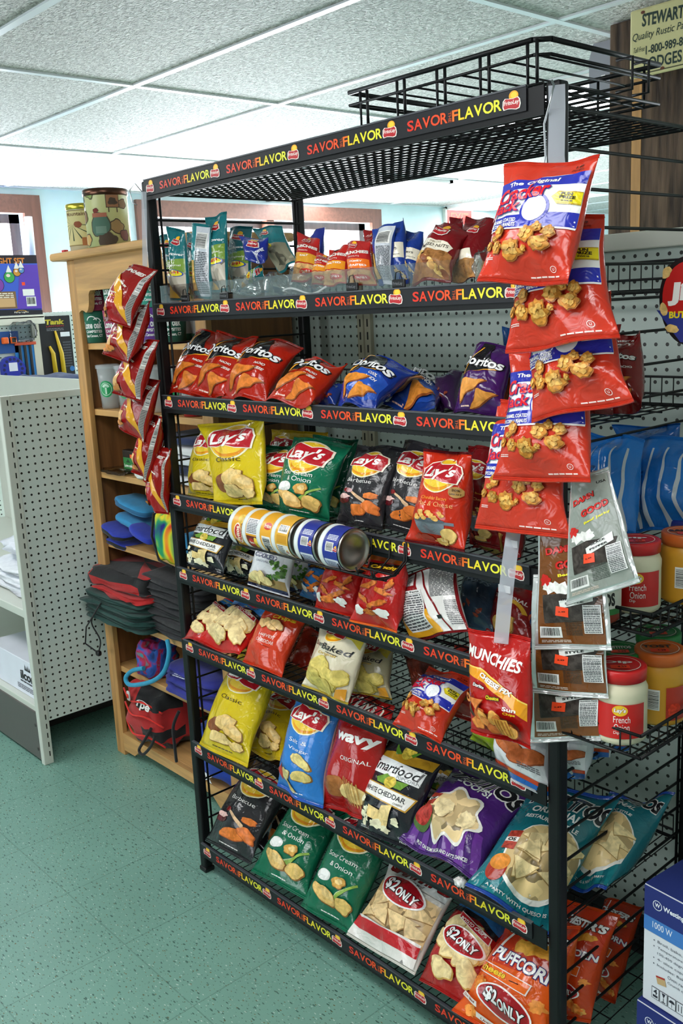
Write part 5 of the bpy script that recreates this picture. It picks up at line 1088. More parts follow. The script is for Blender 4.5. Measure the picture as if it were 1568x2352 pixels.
bag('tortilla_bag', 'huge teal restaurant style tortilla bag hanging over the shelf edge by the post', tostitos(['ORIGINAL', 'RESTAURANT STYLE'], 'A PARTY WITH QUESO IS', '1c7c84', 'round'), ((1066, 2030), (1262, 2152), (1215, 1812), (1432, 1822)), zb=Z[6], yb=-.006, ylr=.07, seed=9, body='166a74', seal='2048a0', **dict(s7, T=.12))
bag('tortilla_bag', 'second teal tortilla bag behind the huge one beyond side wires', tostitos(['ORIGINAL', 'RESTAURANT STYLE'], 'QUESO IS A WAY OF PARTY', '1c7c84', 'round'), ((1268, 2020), (1398, 2056), (1410, 1830), (1556, 1832)), yb=.10, yt=.32, seed=10, body='186c78', seal='2048a0', **dict(s7, T=.10))
p_ = at(1057, 2022, -.028); m = MB(); m.lump((p_.x, -.028, ZT[6] + .011), (.012, .011, .009), M('f4f2ea', 'food'), 3, .5, 18, 12, .9, 3.0); tag(m.build('popcorn_piece'), 'loose white popcorn kernel on the strip below the purple bag', 'popcorn')
# --- bottom shelf
b8 = dict(group=G8, T=.085)
bag('chip_bag', 'black barbecue chip bag at far left on the bottom shelf', BB, ((465, 1928), (570, 1984), (550, 1790), (650, 1840)), zb=Z[7], yb=-.03, ext=0.42, seed=1, body='29282b', **b8)
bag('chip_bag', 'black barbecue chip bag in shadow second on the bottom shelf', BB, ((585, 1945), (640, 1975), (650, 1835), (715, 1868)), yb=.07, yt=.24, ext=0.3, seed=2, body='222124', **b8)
bag('chip_bag', 'left green onion chip bag on the bottom shelf', SO, ((572, 1998), (692, 2062), (668, 1850), (775, 1905)), zb=Z[7], yb=-.03, ext=0.4, seed=3, body='0f6648', **b8)
bag('chip_bag', 'right green onion chip bag on the bottom shelf by the clear bag', SO, ((690, 2080), (805, 2150), (774, 1905), (886, 1965)), zb=Z[7], yb=-.032, ext=0.42, seed=4, body='0f6648', **b8)
bag('tortilla_bag', 'clear white-bottomed tortilla chip bag with red two dollar oval', santitas, ((800, 2150), (955, 2243), (896, 1985), (1052, 2052)), zb=Z[7], yb=-.034, ext=0.12, seed=5, body='d8d4cc', **b8)
bag('crisp_bag', 'red potato crisp bag with two dollar oval on the bottom shelf', popcrisp(1), ((955, 2247), (1080, 2318), (1058, 2055), (1180, 2115)), zb=Z[7], yb=-.03, ext=0.04, seed=6, body='a81c1c', **b8)
bag('puff_bag', 'orange cheese puffcorn bag in the bottom right corner by the post', puffcorn, ((1045, 2325), (1255, 2450), (1168, 2120), (1335, 2165)), zb=Z[7], yb=-.034, ext=0.12, seed=7, body='e05a1a', seal='d8481a', **dict(b8, T=.11))
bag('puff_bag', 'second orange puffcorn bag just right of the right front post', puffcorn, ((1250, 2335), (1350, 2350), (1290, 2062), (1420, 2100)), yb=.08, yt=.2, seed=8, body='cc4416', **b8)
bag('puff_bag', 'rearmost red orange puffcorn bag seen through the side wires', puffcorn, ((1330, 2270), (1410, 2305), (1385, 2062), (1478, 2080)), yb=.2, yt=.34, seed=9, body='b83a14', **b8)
# --- hanging strips
hg = dict(cat='bag')
CJ = dict(group='caramel popcorn bags clipped to the hanging strip', body='c63622', T=.055)
bag('popcorn_bag', 'topmost hanging caramel popcorn bag, hung from the rack post', crackerjack, ((1100, 650), (1312, 656), (1165, 380), (1384, 358)), yb=-.175, yt=-.125, seed=41, **CJ)
bag('popcorn_bag', 'second hanging caramel popcorn bag, behind the topmost one', crackerjack, ((1160, 812), (1420, 775), (1195, 520), (1384, 490)), yb=-.135, yt=-.075, seed=42, **CJ)
bag('popcorn_bag', 'third hanging caramel popcorn bag with the caramel lettering half covered', crackerjack, ((1216, 970), (1452, 922), (1210, 690), (1400, 665)), yb=-.105, yt=-.048, seed=43, **CJ)
bag('popcorn_bag', 'fourth hanging caramel popcorn bag, turned left below the third', crackerjack, ((1138, 1104), (1364, 1110), (1178, 800), (1362, 800)), yb=-.085, yt=-.030, seed=44, **CJ)
bag('popcorn_bag', 'lowest hanging caramel popcorn bag above the bare plastic strip', crackerjack, ((1086, 1214), (1302, 1238), (1140, 915), (1305, 930)), yb=-.062, yt=-.014, seed=45, **dict(CJ, T=.045))
bag('snack_bag', 'dark red cheese mix snack bag hanging alone on the plastic strip', munchies(), ((1083, 1680), (1222, 1722), (1076, 1442), (1222, 1466)), yb=-.115, yt=-.085, seed=46, body='b01814', T=.05, nar=.04, fill=.2)
JK = dict(group='beef jerky pouches on a hanging strip', T=.016, nar=.0, body='e4e6e5', kind='silver')
jb, js = jerky(False, ['ORIGINAL', 'STYLE']), jerky(True, ['BLACK', 'PEPPER'])
bag('jerky_pouch', 'grey and silver black pepper jerky pouch, topmost and tilted', js, ((1300, 1392), (1470, 1338), (1310, 1098), (1396, 1072)), yb=-.075, yt=-.052, seed=51, cat='pouch', **JK)
bag('jerky_pouch', 'brown jerky pouch second from top behind the grey tilted one', jb, ((1230, 1492), (1407, 1494), (1238, 1200), (1378, 1205)), yb=-.050, yt=-.038, seed=52, cat='pouch', **JK)
bag('jerky_pouch', 'brown jerky pouch third from top in the jerky strip', jb, ((1219, 1592), (1394, 1607), (1222, 1320), (1390, 1325)), yb=-.040, yt=-.028, seed=53, cat='pouch', **JK)
bag('jerky_pouch', 'lowest brown jerky pouch, in front of the right front post', jb, ((1215, 1706), (1382, 1702), (1222, 1430), (1384, 1435)), yb=-.030, yt=-.018, seed=54, cat='pouch', **JK)
MU = dict(group='red snack bags on the left hanging strip', T=.060, body='8e120e', nar=.03)
bag('snack_bag', 'topmost red snack bag hanging at the rack left post', mun_side, ((230, 735), (292, 750), (290, 606), (356, 616)), yb=-.12, yt=-.06, seed=61, **MU)
bag('snack_bag', 'second red snack bag from the top of the left hanging strip', mun_side, ((240, 815), (302, 838), (292, 700), (352, 694)), yb=-.105, yt=-.05, seed=62, **MU)
bag('snack_bag', 'third red snack bag from the top of the left hanging strip', mun_side, ((256, 903), (320, 922), (312, 785), (362, 780)), yb=-.09, yt=-.042, seed=63, **MU)
bag('snack_bag', 'fourth red snack bag down the left strip with bright window glare', mun_side, ((268, 978), (328, 1018), (318, 866), (366, 872)), yb=-.075, yt=-.034, seed=64, **MU)
bag('snack_bag', 'fifth red snack bag down the left hanging strip, narrow and turned', mun_side, ((308, 1085), (342, 1110), (342, 950), (378, 958)), yb=-.06, yt=-.026, seed=65, **MU)
bag('snack_bag', 'lowest red snack bag on the left strip, seen edge on', mun_side, ((346, 1174), (380, 1182), (350, 1020), (386, 1030)), yb=-.045, yt=-.018, seed=66, **MU)
# ================================================================ HANG STRIPS
def ribbon(pts, wd, mat, name, label, holes=True, cat='hang strip'):
    m = MB(); rows = []; pts = [Vector(p) for p in pts]
    fine = []
    for a, b_ in zip(pts, pts[1:]): fine += [a.lerp(b_, k / 4) for k in range(4)]
    fine.append(pts[-1])
    for k, p in enumerate(fine):
        d = (fine[min(k + 1, len(fine) - 1)] - fine[max(0, k - 1)]).normalized(); sd = d.cross(Vector((CAM.x - p.x, CAM.y - p.y, 0)).normalized()).normalized() * (wd / 2); nn = sd.cross(d).normalized() * .0006
        rows.append([m.bm.verts.new(q) for q in (p - sd - nn, p + sd - nn, p + sd + nn, p - sd + nn)])
    for A, B in zip(rows, rows[1:]):
        for i in range(4): m.face([A[i], A[(i + 1) % 4], B[(i + 1) % 4], B[i]], mat, False)
    m.face(rows[0][::-1], mat); m.face(rows[-1], mat)
    o = tag(m.build(name), label, cat)
    return o
MILK = M('cdd3dc', 'milky')
o = ribbon([at(1278, 195, -.028), at(1279, 250, -.03), at(1277, 360, -.05), at(1290, 520, -.05), at(1300, 680, -.035), at(1272, 850, -.028), at(1235, 1020, -.028), at(1180, 1215, -.034), at(1168, 1300, -.055), at(1158, 1390, -.075), at(1150, 1478, -.098)], .024, MILK, 'hang_strip', 'long clear plastic hang strip carrying the caramel popcorn bags')
for px, py, y in ((1176, 1248, -.040), (1160, 1352, -.066)):
    p = at(px, py, y); m = MB(); m.box(p.x - .0125, p.x + .0125, y - .003, y - .001, p.z - .006, p.z + .006, M('eceef2', 'milky')); m.build('clip_band', o)
m = MB(); p = at(1290, 190, -.02); m.path([(RW, -.014, 1.815), (RW + .012, -.03, 1.825), (RW + .022, -.04, 1.815), (RW + .018, -.045, 1.79), (RW + .006, -.042, 1.765), (RW + .010, -.044, 1.72), (RW + .0, -.046, 1.66)], .0016, M('b8bcc0', 'metal'), 6); m.build('hook', o)
o = ribbon([at(330, 440, -.03), at(331, 480, -.03), at(332, 540, -.035), at(333, 612, -.055)], .012, MILK, 'hang_strip', 'narrow clear plastic hang strip on the rack left post')
m = MB(); m.path([(0, -.014, 1.80), (-.01, -.03, 1.825), (-.02, -.04, 1.81), (-.012, -.04, 1.78), (-.002, -.034, 1.775)], .0012, M('b8bcc0', 'metal'), 6); m.build('hook', o)
o = ribbon([at(1300, 1190, -.026), at(1302, 1300, -.026), at(1298, 1450, -.022), at(1290, 1580, -.017)], .02, MILK, 'hang_strip', 'clear plastic hang strip behind the beef jerky pouches')

# ================================================================ DIP CANS ON THE STRIP TRAY
tr = empty('can_tray', (.6, -.08, ZT[3] - .06)); tag(tr, 'black wire tray clipped to the strip, holding six dip cans on their sides', 'tray')
CY, CZ, CRD = -.080, 1.0575, .0425
m = MB()
for (y, z) in ((CY - .030, CZ - .036), (CY + .022, CZ - .041), (CY - .002, CZ - .0455)): m.bar((.40, y, z), (.845, y, z), .0022, BLK, 6)
for x in (.42, .53, .64, .75, .80, .84): m.path([(x, YF - .003, ZT[3] - .004), (x, YF - .006, CZ - .02), (x, CY + .022, CZ - .041), (x, CY - .002, CZ - .0455), (x, CY - .030, CZ - .036), (x, CY - .036, CZ - .020)], .002, BLK, 5)
m.path([(.845, CY - .034, CZ - .02), (.845, CY - .03, CZ - .036), (.845, CY + .022, CZ - .041), (.845, YF - .004, CZ - .02), (.845, YF - .004, CZ + .02)], .0022, BLK, 5)
m.build('wire_frame', tr)
ys = ['e0a020', 'e0a020', 'e2a428', 'dca83a', '22308c', '22308c']; subs = ['Fritos', 'bean', 'cheddar', 'chili', 'ranch', 'onion']
lb = ['yellow dip can at the far left of the can row with oval logo', 'second can from the left, with grey text panel and red logo', 'third can from the left with a barcode facing out', 'fourth can from the left, last of the yellow ones', 'blue label can, first of the two blue ones', 'blue label can at the right end showing its bare metal bottom']
x = .402
for k in range(6):
    L = .058; pit = (.402, .452, .502, .552, .626, .700)[k]
    r = empty('dip_can', (pit, CY, CZ - CRD)); tag(r, lb[k], 'can', 'dip cans lying in the wire tray')
    m = MB(); m.lathe([(.0001, .012), (CRD - .003, .012), (CRD - .0015, .010), (CRD - .0015, L - .004), (CRD - .001, L - .002), (CRD - .001, L), (CRD - .004, L + .001), (CRD - .006, L - .003), (CRD - .013, L - .0035), (CRD - .016, L - .0045), (CRD - .024, L - .0035), (.0001, L - .0035)], M('b9b6b0', 'metal'), 48, (pit, CY, CZ), 'x')
    A = Art(); rr = CRD - .001; cmain = ys[k]
    A.rect(0, L - .016, -.14, .14, M(cmain, 'plastic'))
    if k == 0: A.ell(.022, .000, .013, .024, M('f0e6d0', 'plastic')).ell(.022, .0, .011, .021, M('c02a20', 'plastic')).text('Fritos', .022, .0, .034, .013, M('f4e8d0', 'plastic'), .03, 0, PI / 2).text('MILD CHEDDAR', .036, .004, .05, .006, M('5a1a10', 'plastic'), .02, 0, PI / 2).blob(.03, .034, .011, .011, M('e8c050', 'food'), 2)
    elif k == 1: A.rect(.002, .040, .006, .040, M('dcdde0', 'plastic')).lines(.004, .038, .008, .038, 9, M('5a5a60', 'plastic'), 2).rect(.002, .040, -.045, .002, M('6a2418', 'plastic')).ell(.016, -.014, .010, .010, M('c8281e', 'plastic')).text('Bean', .016, -.014, .014, .007, M('f0e8d8', 'plastic'), .02).blob(.032, -.014, .008, .014, M('ecc23a', 'food'), 3)
    elif k == 2: A.barcode(.006, .034, -.026, .008, 3, True).ell(.022, .030, .013, .008, M('c02a20', 'plastic')).text('Fritos', .022, .030, .022, .008, M('f4e8d0', 'plastic'), .02)
    elif k == 3: A.barcode(.008, .038, .022, .040, 5).rect(.004, .040, -.045, -.002, M('e2e0da', 'plastic')).lines(.006, .026, -.044, -.004, 10, M('5a5a60', 'plastic'), 2).rect(.006, .038, .001, .018, M('c8901c', 'plastic')); logo2(A, .032, -.018, .011)
    else: A.rect(.003, .041, -.06, -.008, M('d8dce6', 'plastic')).lines(.006, .038, -.055, -.012, 12, M('3a4680', 'plastic'), 3).barcode(.008, .030, .008, .026, 4, True).lines(.008, .036, .030, .042, 4, M('d8dce6', 'plastic'), 6); logo2(A, .036, .014, .013)
    # wrap: x along the can, y around (0 = facing viewer)
    A.place(m, lambda u, v, e, p_=pit, r_=rr: Vector((p_ + .012 + u, CY - (r_ + e) * math.cos(v / r_ - .15), CZ + (r_ + e) * math.sin(v / r_ - .15 + .0))), 0, L - .016, -.13, .13, 1, 40, .00008)
    m.raw('body', r)
    m = MB(); m.lathe([(.0001, 0), (CRD - .003, 0), (CRD + .0012, .001), (CRD + .0015, .009), (CRD - .001, .012), (CRD - .006, .0125)], M('dfe6e4', 'plastic'), 48, (pit, CY, CZ), 'x'); m.build('lid', r)

# ================================================================ DIP JARS IN THE SIDE BASKETS
def side_basket(name, x0, x1, y0, y1, z, h, label):
    r = empty(name, ((x0 + x1) / 2, (y0 + y1) / 2, z)); tag(r, label, 'basket', 'wire baskets hooked on the rack right side')
    m = MB()
    for hh in (0, h): 
        pts = [(x0, y0, z + hh), (x1, y0, z + hh), (x1, y1, z + hh), (x0, y1, z + hh), (x0, y0, z + hh)]
        for a, b_ in zip(pts, pts[1:]): m.bar(a, b_, .0028, BLK, 6)
    for k in range(1, 16):
        y = y0 + (y1 - y0) * k / 16; m.path([(x0, y, z), (x1, y, z), (x1, y, z + h)], .0016, BLK, 5)
    for k in range(1, 8):
        xx = x0 + (x1 - x0) * k / 8; m.path([(xx, y0, z + h), (xx, y0, z), (xx, y1, z)], .0016, BLK, 5)
    m.build('wire_body', r)
    m = MB()
    for yy in (y0 + .05, y1 - .05): m.path([(x0, yy, z), (x0, yy, z + h + .03), (RW + .004, yy, z + h + .035)], .0024, BLK, 5)
    m.build('side_hook', r)
side_basket('jar_basket', 1.200, 1.345, -.03, .40, .802, .038, 'lower black wire basket on the rack right side, holding dip jars')
side_basket('jar_basket', 1.200, 1.345, -.005, .40, .998, .034, 'upper black wire basket on the rack right side, holding dip jars')
def jar(x, y, z, lab, body, lid, label_art, R=.041, H=.118, label=None, lid_txt=None, sticker=True, labc=None, ang=0.0):
    r = empty('dip_jar', (x, y, z)); tag(r, lab, 'jar', 'jars of dip in the side baskets')
    m = MB(); m.lathe([(.0001, 0), (R * .86, 0), (R * .97, .004), (R, .010), (R * .985, H * .60), (R, H * .66), (R * 1.0, H * .72), (R * .90, H * .80), (R * .84, H * .85), (R * .84, H * .88)], M(body, 'plastic'), 40, (x, y, z)); m.build('glass_body', r)
    m = MB(); LM = M(lid, 'plastic'); m.lathe([(R * .88, H * .83), (R * .95, H * .835), (R * .96, H * .98), (R * .92, H), (R * .80, H), (R * .78, H * .993), (.0001, H * .993)], LM, 40, (x, y, z)); A = Art()
    A.arc(0, 0, R * .70, R * .73, 0, 2 * PI, M('e8d8c8', 'plastic'), n=36)
    if lid_txt: A.text(lid_txt, -.004, .006, R * 1.1, R * .3, M('f4f0e8' if lid != 'd86a2a' else '1a1a1c', 'plastic'), .04)
    if sticker: A.rect(-.018, .012, -.020, -.006, M('f0401e', 'plastic')); A.text('4.29', .0, -.013, .014, .007, M('401008', 'plastic'), .02)
    c_, s_ = .75, .66
    A.place(m, lambda u, v, e: Vector((x + u * c_ - v * s_, y + u * s_ + v * c_, z + H * .993 + e)), -R * .78, R * .78, -R * .78, R * .78, 1, 1, .00015); m.raw('lid', r)
    if label_art:
        m = MB(); A = Art(); label_art(A); rr = R + .0004; a0 = -2.15 + ang
        A.place(m, lambda u, v, e: Vector((x + (rr + e) * math.cos(a0 + PI / 2 + u / rr - PI / 2 + .9), y + (rr + e) * math.sin(a0 + u / rr + .9), z + v)), -.075, .075, .01, H * .7, 40, 1, .00012); m.raw('paper_label', r)
def fo(A):
    A.rect(-.052, .052, .014, .072, M('c8201e', 'plastic')); A.rect(-.048, -.030, .018, .068, M('e8e6e0', 'plastic')).lines(-.046, -.032, .02, .066, 8, M('4a4a4a', 'plastic'), 3)
    A.ell(.010, .062, .012, .009, M('f0c22c', 'plastic')); A.text("Lay's", .010, .062, .018, .009, M('f6f2ea', 'plastic'), .04, .15, out=M('a8202a', 'plastic'), ow=.05)
    A.text('French', .013, .047, .026, .011, M('f4f0ea', 'plastic'), .0).text('Onion', .013, .034, .024, .011, M('f4f0ea', 'plastic'), .0).text('Dip', .005, .024, .009, .006, M('f4f0ea', 'plastic'), .0)
def ts(A):
    A.rect(-.06, .06, .016, .075, M('2f7a3a', 'plastic')).rect(-.06, .06, .026, .055, M('e8e4da', 'plastic')); A.text('TOSTITOS', .004, .040, .07, .022, M('1c1a1c', 'plastic'), .05, 0, .05).blob(.012, .062, .012, .008, M('c83a24', 'kernel'), 2)
def qs(A):
    A.barcode(-.010, .010, .030, .066, 4, True); A.rect(.02, .06, .012, .07, M('b8301e', 'plastic')); A.blob(.035, .03, .012, .012, M('d83a1c', 'kernel'), 3)
SALSA = 'a8361c'
p = at(1445, 1682, .02); jar(1.283, .010, .808, 'white french onion dip jar with red lid in the lower side basket', 'ddd6b8', 'c81e20', fo, lid_txt='Dip', R=.043, H=.125)
jar(1.292, .115, .808, 'yellow cheese dip jar with orange lid in the lower side basket', 'd89a2a', 'd86a2a', qs, lid_txt='TOST', R=.043, H=.125)
jar(1.236, .085, .808, 'salsa jar with green lid, left in the lower side basket', '7a2416', '1f7a38', ts, lid_txt='TOSTITOS')
jar(1.238, .205, .808, 'salsa jar with green lid furthest back in the lower side basket', '7a2416', '1f7a38', ts, lid_txt='TOSTITOS')
jar(1.262, .085, 1.004, 'white french onion dip jar with red lid in the upper side basket', 'ddd6b8', 'c81e20', fo, lid_txt='Dip')
jar(1.300, .180, 1.004, 'yellow cheese dip jar with orange lid in the upper side basket', 'd89a2a', 'd86a2a', qs, lid_txt='SALSA', R=.043)
jar(1.245, .000, 1.004, 'salsa jar with wide white lettered label in the upper side basket', '8a2c18', '2f8a3c', ts, R=.037, lid_txt='TOSTITOS')
jar(1.252, .275, 1.004, 'cheese dip jar with blue lid at the back of the upper basket', 'c8a050', '24348c', None, lid_txt='QUESO')
# red round display board of the peanut butter
r = empty('shelf_display', (1.35, .02, 1.45)); tag(r, 'round red display board with black edge hanging at the right edge', 'sign')
jx, jz, jy = at(1580, 690, .05).x, at(1580, 690, .05).z, .05
m = MB(); pts = [(jx + .046 * math.cos(t) * (1.0 + .10 * math.sin(t)), jz + .064 * math.sin(t)) for t in [2 * PI * i / 36 for i in range(36)]]
m.prism(pts, 'y', jy, jy + .012, M('141416', 'plastic'))
A = Art(); A.poly([((x_ - jx) * .88, (z_ - jz) * .88) for x_, z_ in pts], M('c4201e', 'plastic'))
A.poly([(-.05, -.012), (.05, -.03), (.05, -.06), (-.01, -.06)], M('2a3a8c', 'plastic')).text('Jif', -.008, .010, .046, .034, M('f4f2ee', 'plastic'), .06, .1).text('BUTTER', -.004, -.020, .05, .010, M('f0d820', 'plastic'), .04)
for k, (u, v) in enumerate(((-.034, .042), (-.038, -.012), (-.024, -.040), (.0, .05))): A.blob(u, v, .010, .006, M('e2bd74', 'food'), k, .3, rot=1 + k)
A.place(m, planar((jx, jy, jz), (1, 0, 0), (0, 0, 1)), -.06, .06, -.066, .066, 1, 1, .0002); m.raw('board', r)
m = MB(); m.bar((jx, .056, jz + .068), (jx - .05, .2, jz + .075), .002, BLK); m.build('wire_arm', r)

# ================================================================ APPLIANCE BOXES AT THE RIGHT
BW, BB2, BN = M('dfe3ea', 'matte'), M('3f7cc4', 'matte'), M('1c2c74', 'matte')
def carton(x, y, z, wd, dp, ht, rz, label):
    r = empty('cardboard_box', (x, y, z)); r.rotation_euler = (0, 0, rz); tag(r, label, 'box', 'stacked toaster oven boxes')
    m = MB(); m.box(0, wd, 0, dp, 0, ht, BW, .002)
    A = Art(); A.rect(0, wd, ht * .74, ht, BN).rect(0, wd, ht * .62, ht * .745, BB2); wt = M('eef2f8', 'matte'); k = M('5a5e6a', 'matte')
    A.arc(.028, ht * .87, .0082, .0094, 0, 2 * PI, wt).text('W', .028, ht * .872, .0105, .008, wt, .03).text('Westinghouse', .0755, ht * .868, .072, .0125, wt, .03).text('1000 W', .039, ht * .695, .040, .0125, wt, .0)
    for i, t in enumerate(('Broil, bake, toast', 'Temperature adjusts', '150-450 degrees', '4- slice capacity', 'Includes: Baking pan', 'Oven rack', 'Crumb tray')):
        A.text(t, .030 + .0021 * len(t) + (.022 if i > 4 else 0), ht * (.565 - .05 * i), .0042 * len(t), .0062, k, .0)
        if i in (0, 1, 3, 4): A.ell(.023, ht * (.565 - .05 * i), .0013, .0013, k)
    A.poly([(.028, ht * .27), (.046, ht * .285), (.050, ht * .22), (.032, ht * .205)], M('c8a878', 'matte')).poly([(.028, ht * .27), (.046, ht * .285), (.047, ht * .272), (.029, ht * .257)], M('b02a24', 'matte'))
    for i in range(5):
        x_ = .020 + .017 * i; A.rect(x_, x_ + .0158, ht * .06, ht * .16, M('2a2e3a', 'matte')).rect(x_ + .001, x_ + .0148, ht * .065, ht * .155, BW)
        if i == 0: A.text('4', x_ + .008, ht * .125, .008, .011, M('2a2e3a', 'matte'), .02).rect(x_ + .003, x_ + .013, ht * .075, ht * .095, M('2a2e3a', 'matte'))
        elif i == 1: A.poly([(x_ + .004, ht * .15), (x_ + .012, ht * .15), (x_ + .008, ht * .11)], M('2a2e3a', 'matte')).rect(x_ + .0073, x_ + .0087, ht * .075, ht * .11, M('2a2e3a', 'matte')).rect(x_ + .004, x_ + .012, ht * .07, ht * .078, M('2a2e3a', 'matte'))
        elif i == 2: A.arc(x_ + .008, ht * .11, 0.0001, .006, 0, PI, M('2a2e3a', 'matte')).rect(x_ + .0075, x_ + .0085, ht * .075, ht * .11, M('2a2e3a', 'matte'))
        else: A.rect(x_ + .004, x_ + .0055, ht * .08, ht * .14, M('2a2e3a', 'matte')).rect(x_ + .010, x_ + .0115, ht * .08, ht * .14, M('2a2e3a', 'matte'))
    A.place(m, planar((0, -.0004, 0), (1, 0, 0), (0, 0, 1)), .001, wd - .001, .001, ht - .001, 1, 1, .00012); m.raw('carton', r, (0, 0, 0)).location = (0, 0, 0)
    m = MB(); m.box(.001, wd - .001, .001, dp - .001, ht, ht + .0012, BN); t_ = m.raw('lid_flap', r, (0, 0, 0)); t_.location = (0, 0, 0)
pb = at(1480, 2028, .10)
BXH = .232
carton(pb.x, .10, pb.z - BXH, .36, .28, BXH, -.10, 'white and navy toaster oven box, upper of the two at bottom right')
carton(pb.x - .006, .092, pb.z - 2 * BXH - .003, .36, .28, BXH, -.10, 'white and navy toaster oven box, lower of the two at bottom right')
if pb.z - 2 * BXH - .003 > .03:
    r = empty('low_shelf', (pb.x + .2, .24, 0)); tag(r, 'dark low shelf base carrying the toaster oven boxes', 'shelf')
    zt_ = pb.z - 2 * BXH - .004
    m = MB(); m.box(pb.x - .02, pb.x + .5, .03, .5, zt_ - .02, zt_, M('2c2c30', 'plastic'), .003); m.build('deck', r)
    m = MB(); m.box(pb.x - .01, pb.x + .49, .06, .49, 0, zt_ - .02, M('1e1e20', 'plastic')); m.build('plinth', r)

# ================================================================ OAK BOOKCASE
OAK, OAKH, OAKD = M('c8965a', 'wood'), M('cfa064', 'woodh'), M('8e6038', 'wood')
bx0, bx1, byf, byb, bzt = -.855, -.10, .20, .50, 1.70
bc = empty('bookcase', ((bx0 + bx1) / 2, (byf + byb) / 2, 0)); tag(bc, 'oak bookcase with scalloped top valance standing left of the snack rack', 'bookcase')
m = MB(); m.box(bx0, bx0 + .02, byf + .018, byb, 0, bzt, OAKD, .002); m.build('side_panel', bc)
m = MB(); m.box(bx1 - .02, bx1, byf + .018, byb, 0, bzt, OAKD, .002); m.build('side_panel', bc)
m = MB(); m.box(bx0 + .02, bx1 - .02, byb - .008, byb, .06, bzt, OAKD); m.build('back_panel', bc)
m = MB(); m.box(bx0 - .05, bx1 + .03, byf - .035, byb + .005, bzt, bzt + .025, OAKH, .008); m.build('top_board', bc)
for (a, b_) in ((bx0 - .002, bx0 + .05), (bx1 - .05, bx1 + .002)):
    m = MB(); m.box(a, b_, byf, byf + .02, 0, bzt, OAK, .003); m.build('face_stile', bc)
m = MB(); sc = [(bx0 + .05, bzt), (bx0 + .05, 1.535)]
for t in [i / 8 for i in range(9)]: sc.append((bx0 + .05 + .045 * t, 1.535 + .02 * math.sin(t * PI) * .4))
for t in [i / 8 for i in range(1, 9)]: sc.append((bx0 + .095 + .03 * math.sin(t * PI / 2), 1.535 + .055 * (1 - math.cos(t * PI / 2))))
for t in [i / 8 for i in range(1, 9)]: sc.append((bx0 + .125 + .015 * t, 1.59 + .012 * math.sin(t * PI / 2)))
mid = (bx0 + bx1) / 2; rt = [(2 * mid - x_, z_) for x_, z_ in sc[::-1]]
m.prism(sc + rt, 'y', byf, byf + .02, OAKH); m.build('valance', bc)
shz = [1.438, 1.225, 1.016, .778, .514, .330, .085]
for z in shz:
    m = MB(); m.box(bx0 + .02, bx1 - .02, byf + .02, byb - .008, z - .02, z, OAKH, .002); m.build('shelf', bc)
m = MB(); m.prism([(bx0 + .05, .085), (bx1 - .05, .085), (bx1 - .05, .02), (bx1 - .12, .02), (bx1 - .16, .05), (bx0 + .16, .05), (bx0 + .12, .02), (bx0 + .05, .02)], 'y', byf + .001, byf + .02, OAKH); m.build('base_board', bc)
def by(px, py, y=.27): return at(px, py, y)
# tins on top
def tin(px, R, H, lid, body, label, pics, y=.33):
    p = at(px, 560, y); z0 = bzt + .025
    r = empty('storage_tin', (p.x, y, z0)); tag(r, label, 'tin', 'round tins on top of the bookcase')
    m = MB(); m.lathe([(.0001, 0), (R, 0), (R, H * .93)], M(body, 'plastic'), 48, (p.x, y, z0))
    A = Art(); pics(A, H); rr = R + .0003
    A.place(m, lambda u, v, e: Vector((p.x + (rr + e) * math.sin(u / rr + .70), y - (rr + e) * math.cos(u / rr + .70), z0 + v)), -R * 1.8, R * 1.8, .002, H * .92, 40, 1, .00012); m.raw('body', r)
    m = MB(); m.lathe([(R + .001, H * .88), (R + .003, H * .90), (R + .003, H * .985), (R, H), (R - .006, H), (R - .008, H * .985), (.0001, H * .985)], M(lid, 'metal'), 48, (p.x, y, z0)); m.build('lid', r)
def camp(A, H):
    g, b_, k = M('4a6a5a', 'matte'), M('8a6a48', 'matte'), M('4a3a2c', 'matte')
    for (u, v, s_, c1) in ((-.075, .13, .018, g), (-.03, .155, .018, M('8aa05a', 'matte')), (.075, .12, .014, b_), (-.062, .085, .017, b_), (.05, .055, .02, M('9a7a4c', 'matte')), (.074, .03, .016, M('7a4a3c', 'matte')), (-.055, .02, .018, M('c09a5a', 'matte')), (.02, .015, .024, k), (-.01, .10, .008, M('7a2c24', 'matte'))): A.blob(u, v, s_ * 1.15, s_ * 1.05, k, u * 90, .4); A.blob(u, v, s_, s_ * .9, c1, u * 90, .4)
    A.blob(.0, .06, .030, .036, k, 3, .25); A.blob(.0, .06, .027, .033, g, 3, .25); A.rect(-.022, .022, .082, .094, M('a8624a', 'matte')); A.rect(-.014, .018, .036, .056, M('6a8474', 'matte'))
    A.rect(.022, .062, .108, .146, k).rect(.024, .060, .110, .144, M('9a6a48', 'matte')).blob(.042, .126, .014, .010, k, 5, .4).rect(.028, .031, .095, .108, k).rect(.053, .056, .095, .108, k)
def mtn(A, H):
    A.rect(-.10, .10, .02, .13, M('8a7a48', 'matte')).rect(-.097, .097, .023, .127, M('cfc48c', 'matte')).text('Mountain', -.01, .118, .07, .012, M('6a4a2c', 'matte'), .02)
    for k in range(9): A.poly([(-.02, .085), (-.02 + .06 * math.cos(k * .5 + 2.2), .085 + .05 * math.sin(k * .5 + 2.2)), (-.018 + .06 * math.cos(k * .5 + 2.25), .085 + .05 * math.sin(k * .5 + 2.25))], M('3a4a34', 'matte'))
    A.blob(.0, .085, .012, .010, M('8a4a2c', 'matte'), 2); A.rect(.01, .06, .02, .045, M('a86a3c', 'matte'))
tin(252, .064, .165, '5a4034', 'c8c88c', 'larger round tin with brown lid and camping pictures on bookcase', camp, .225)
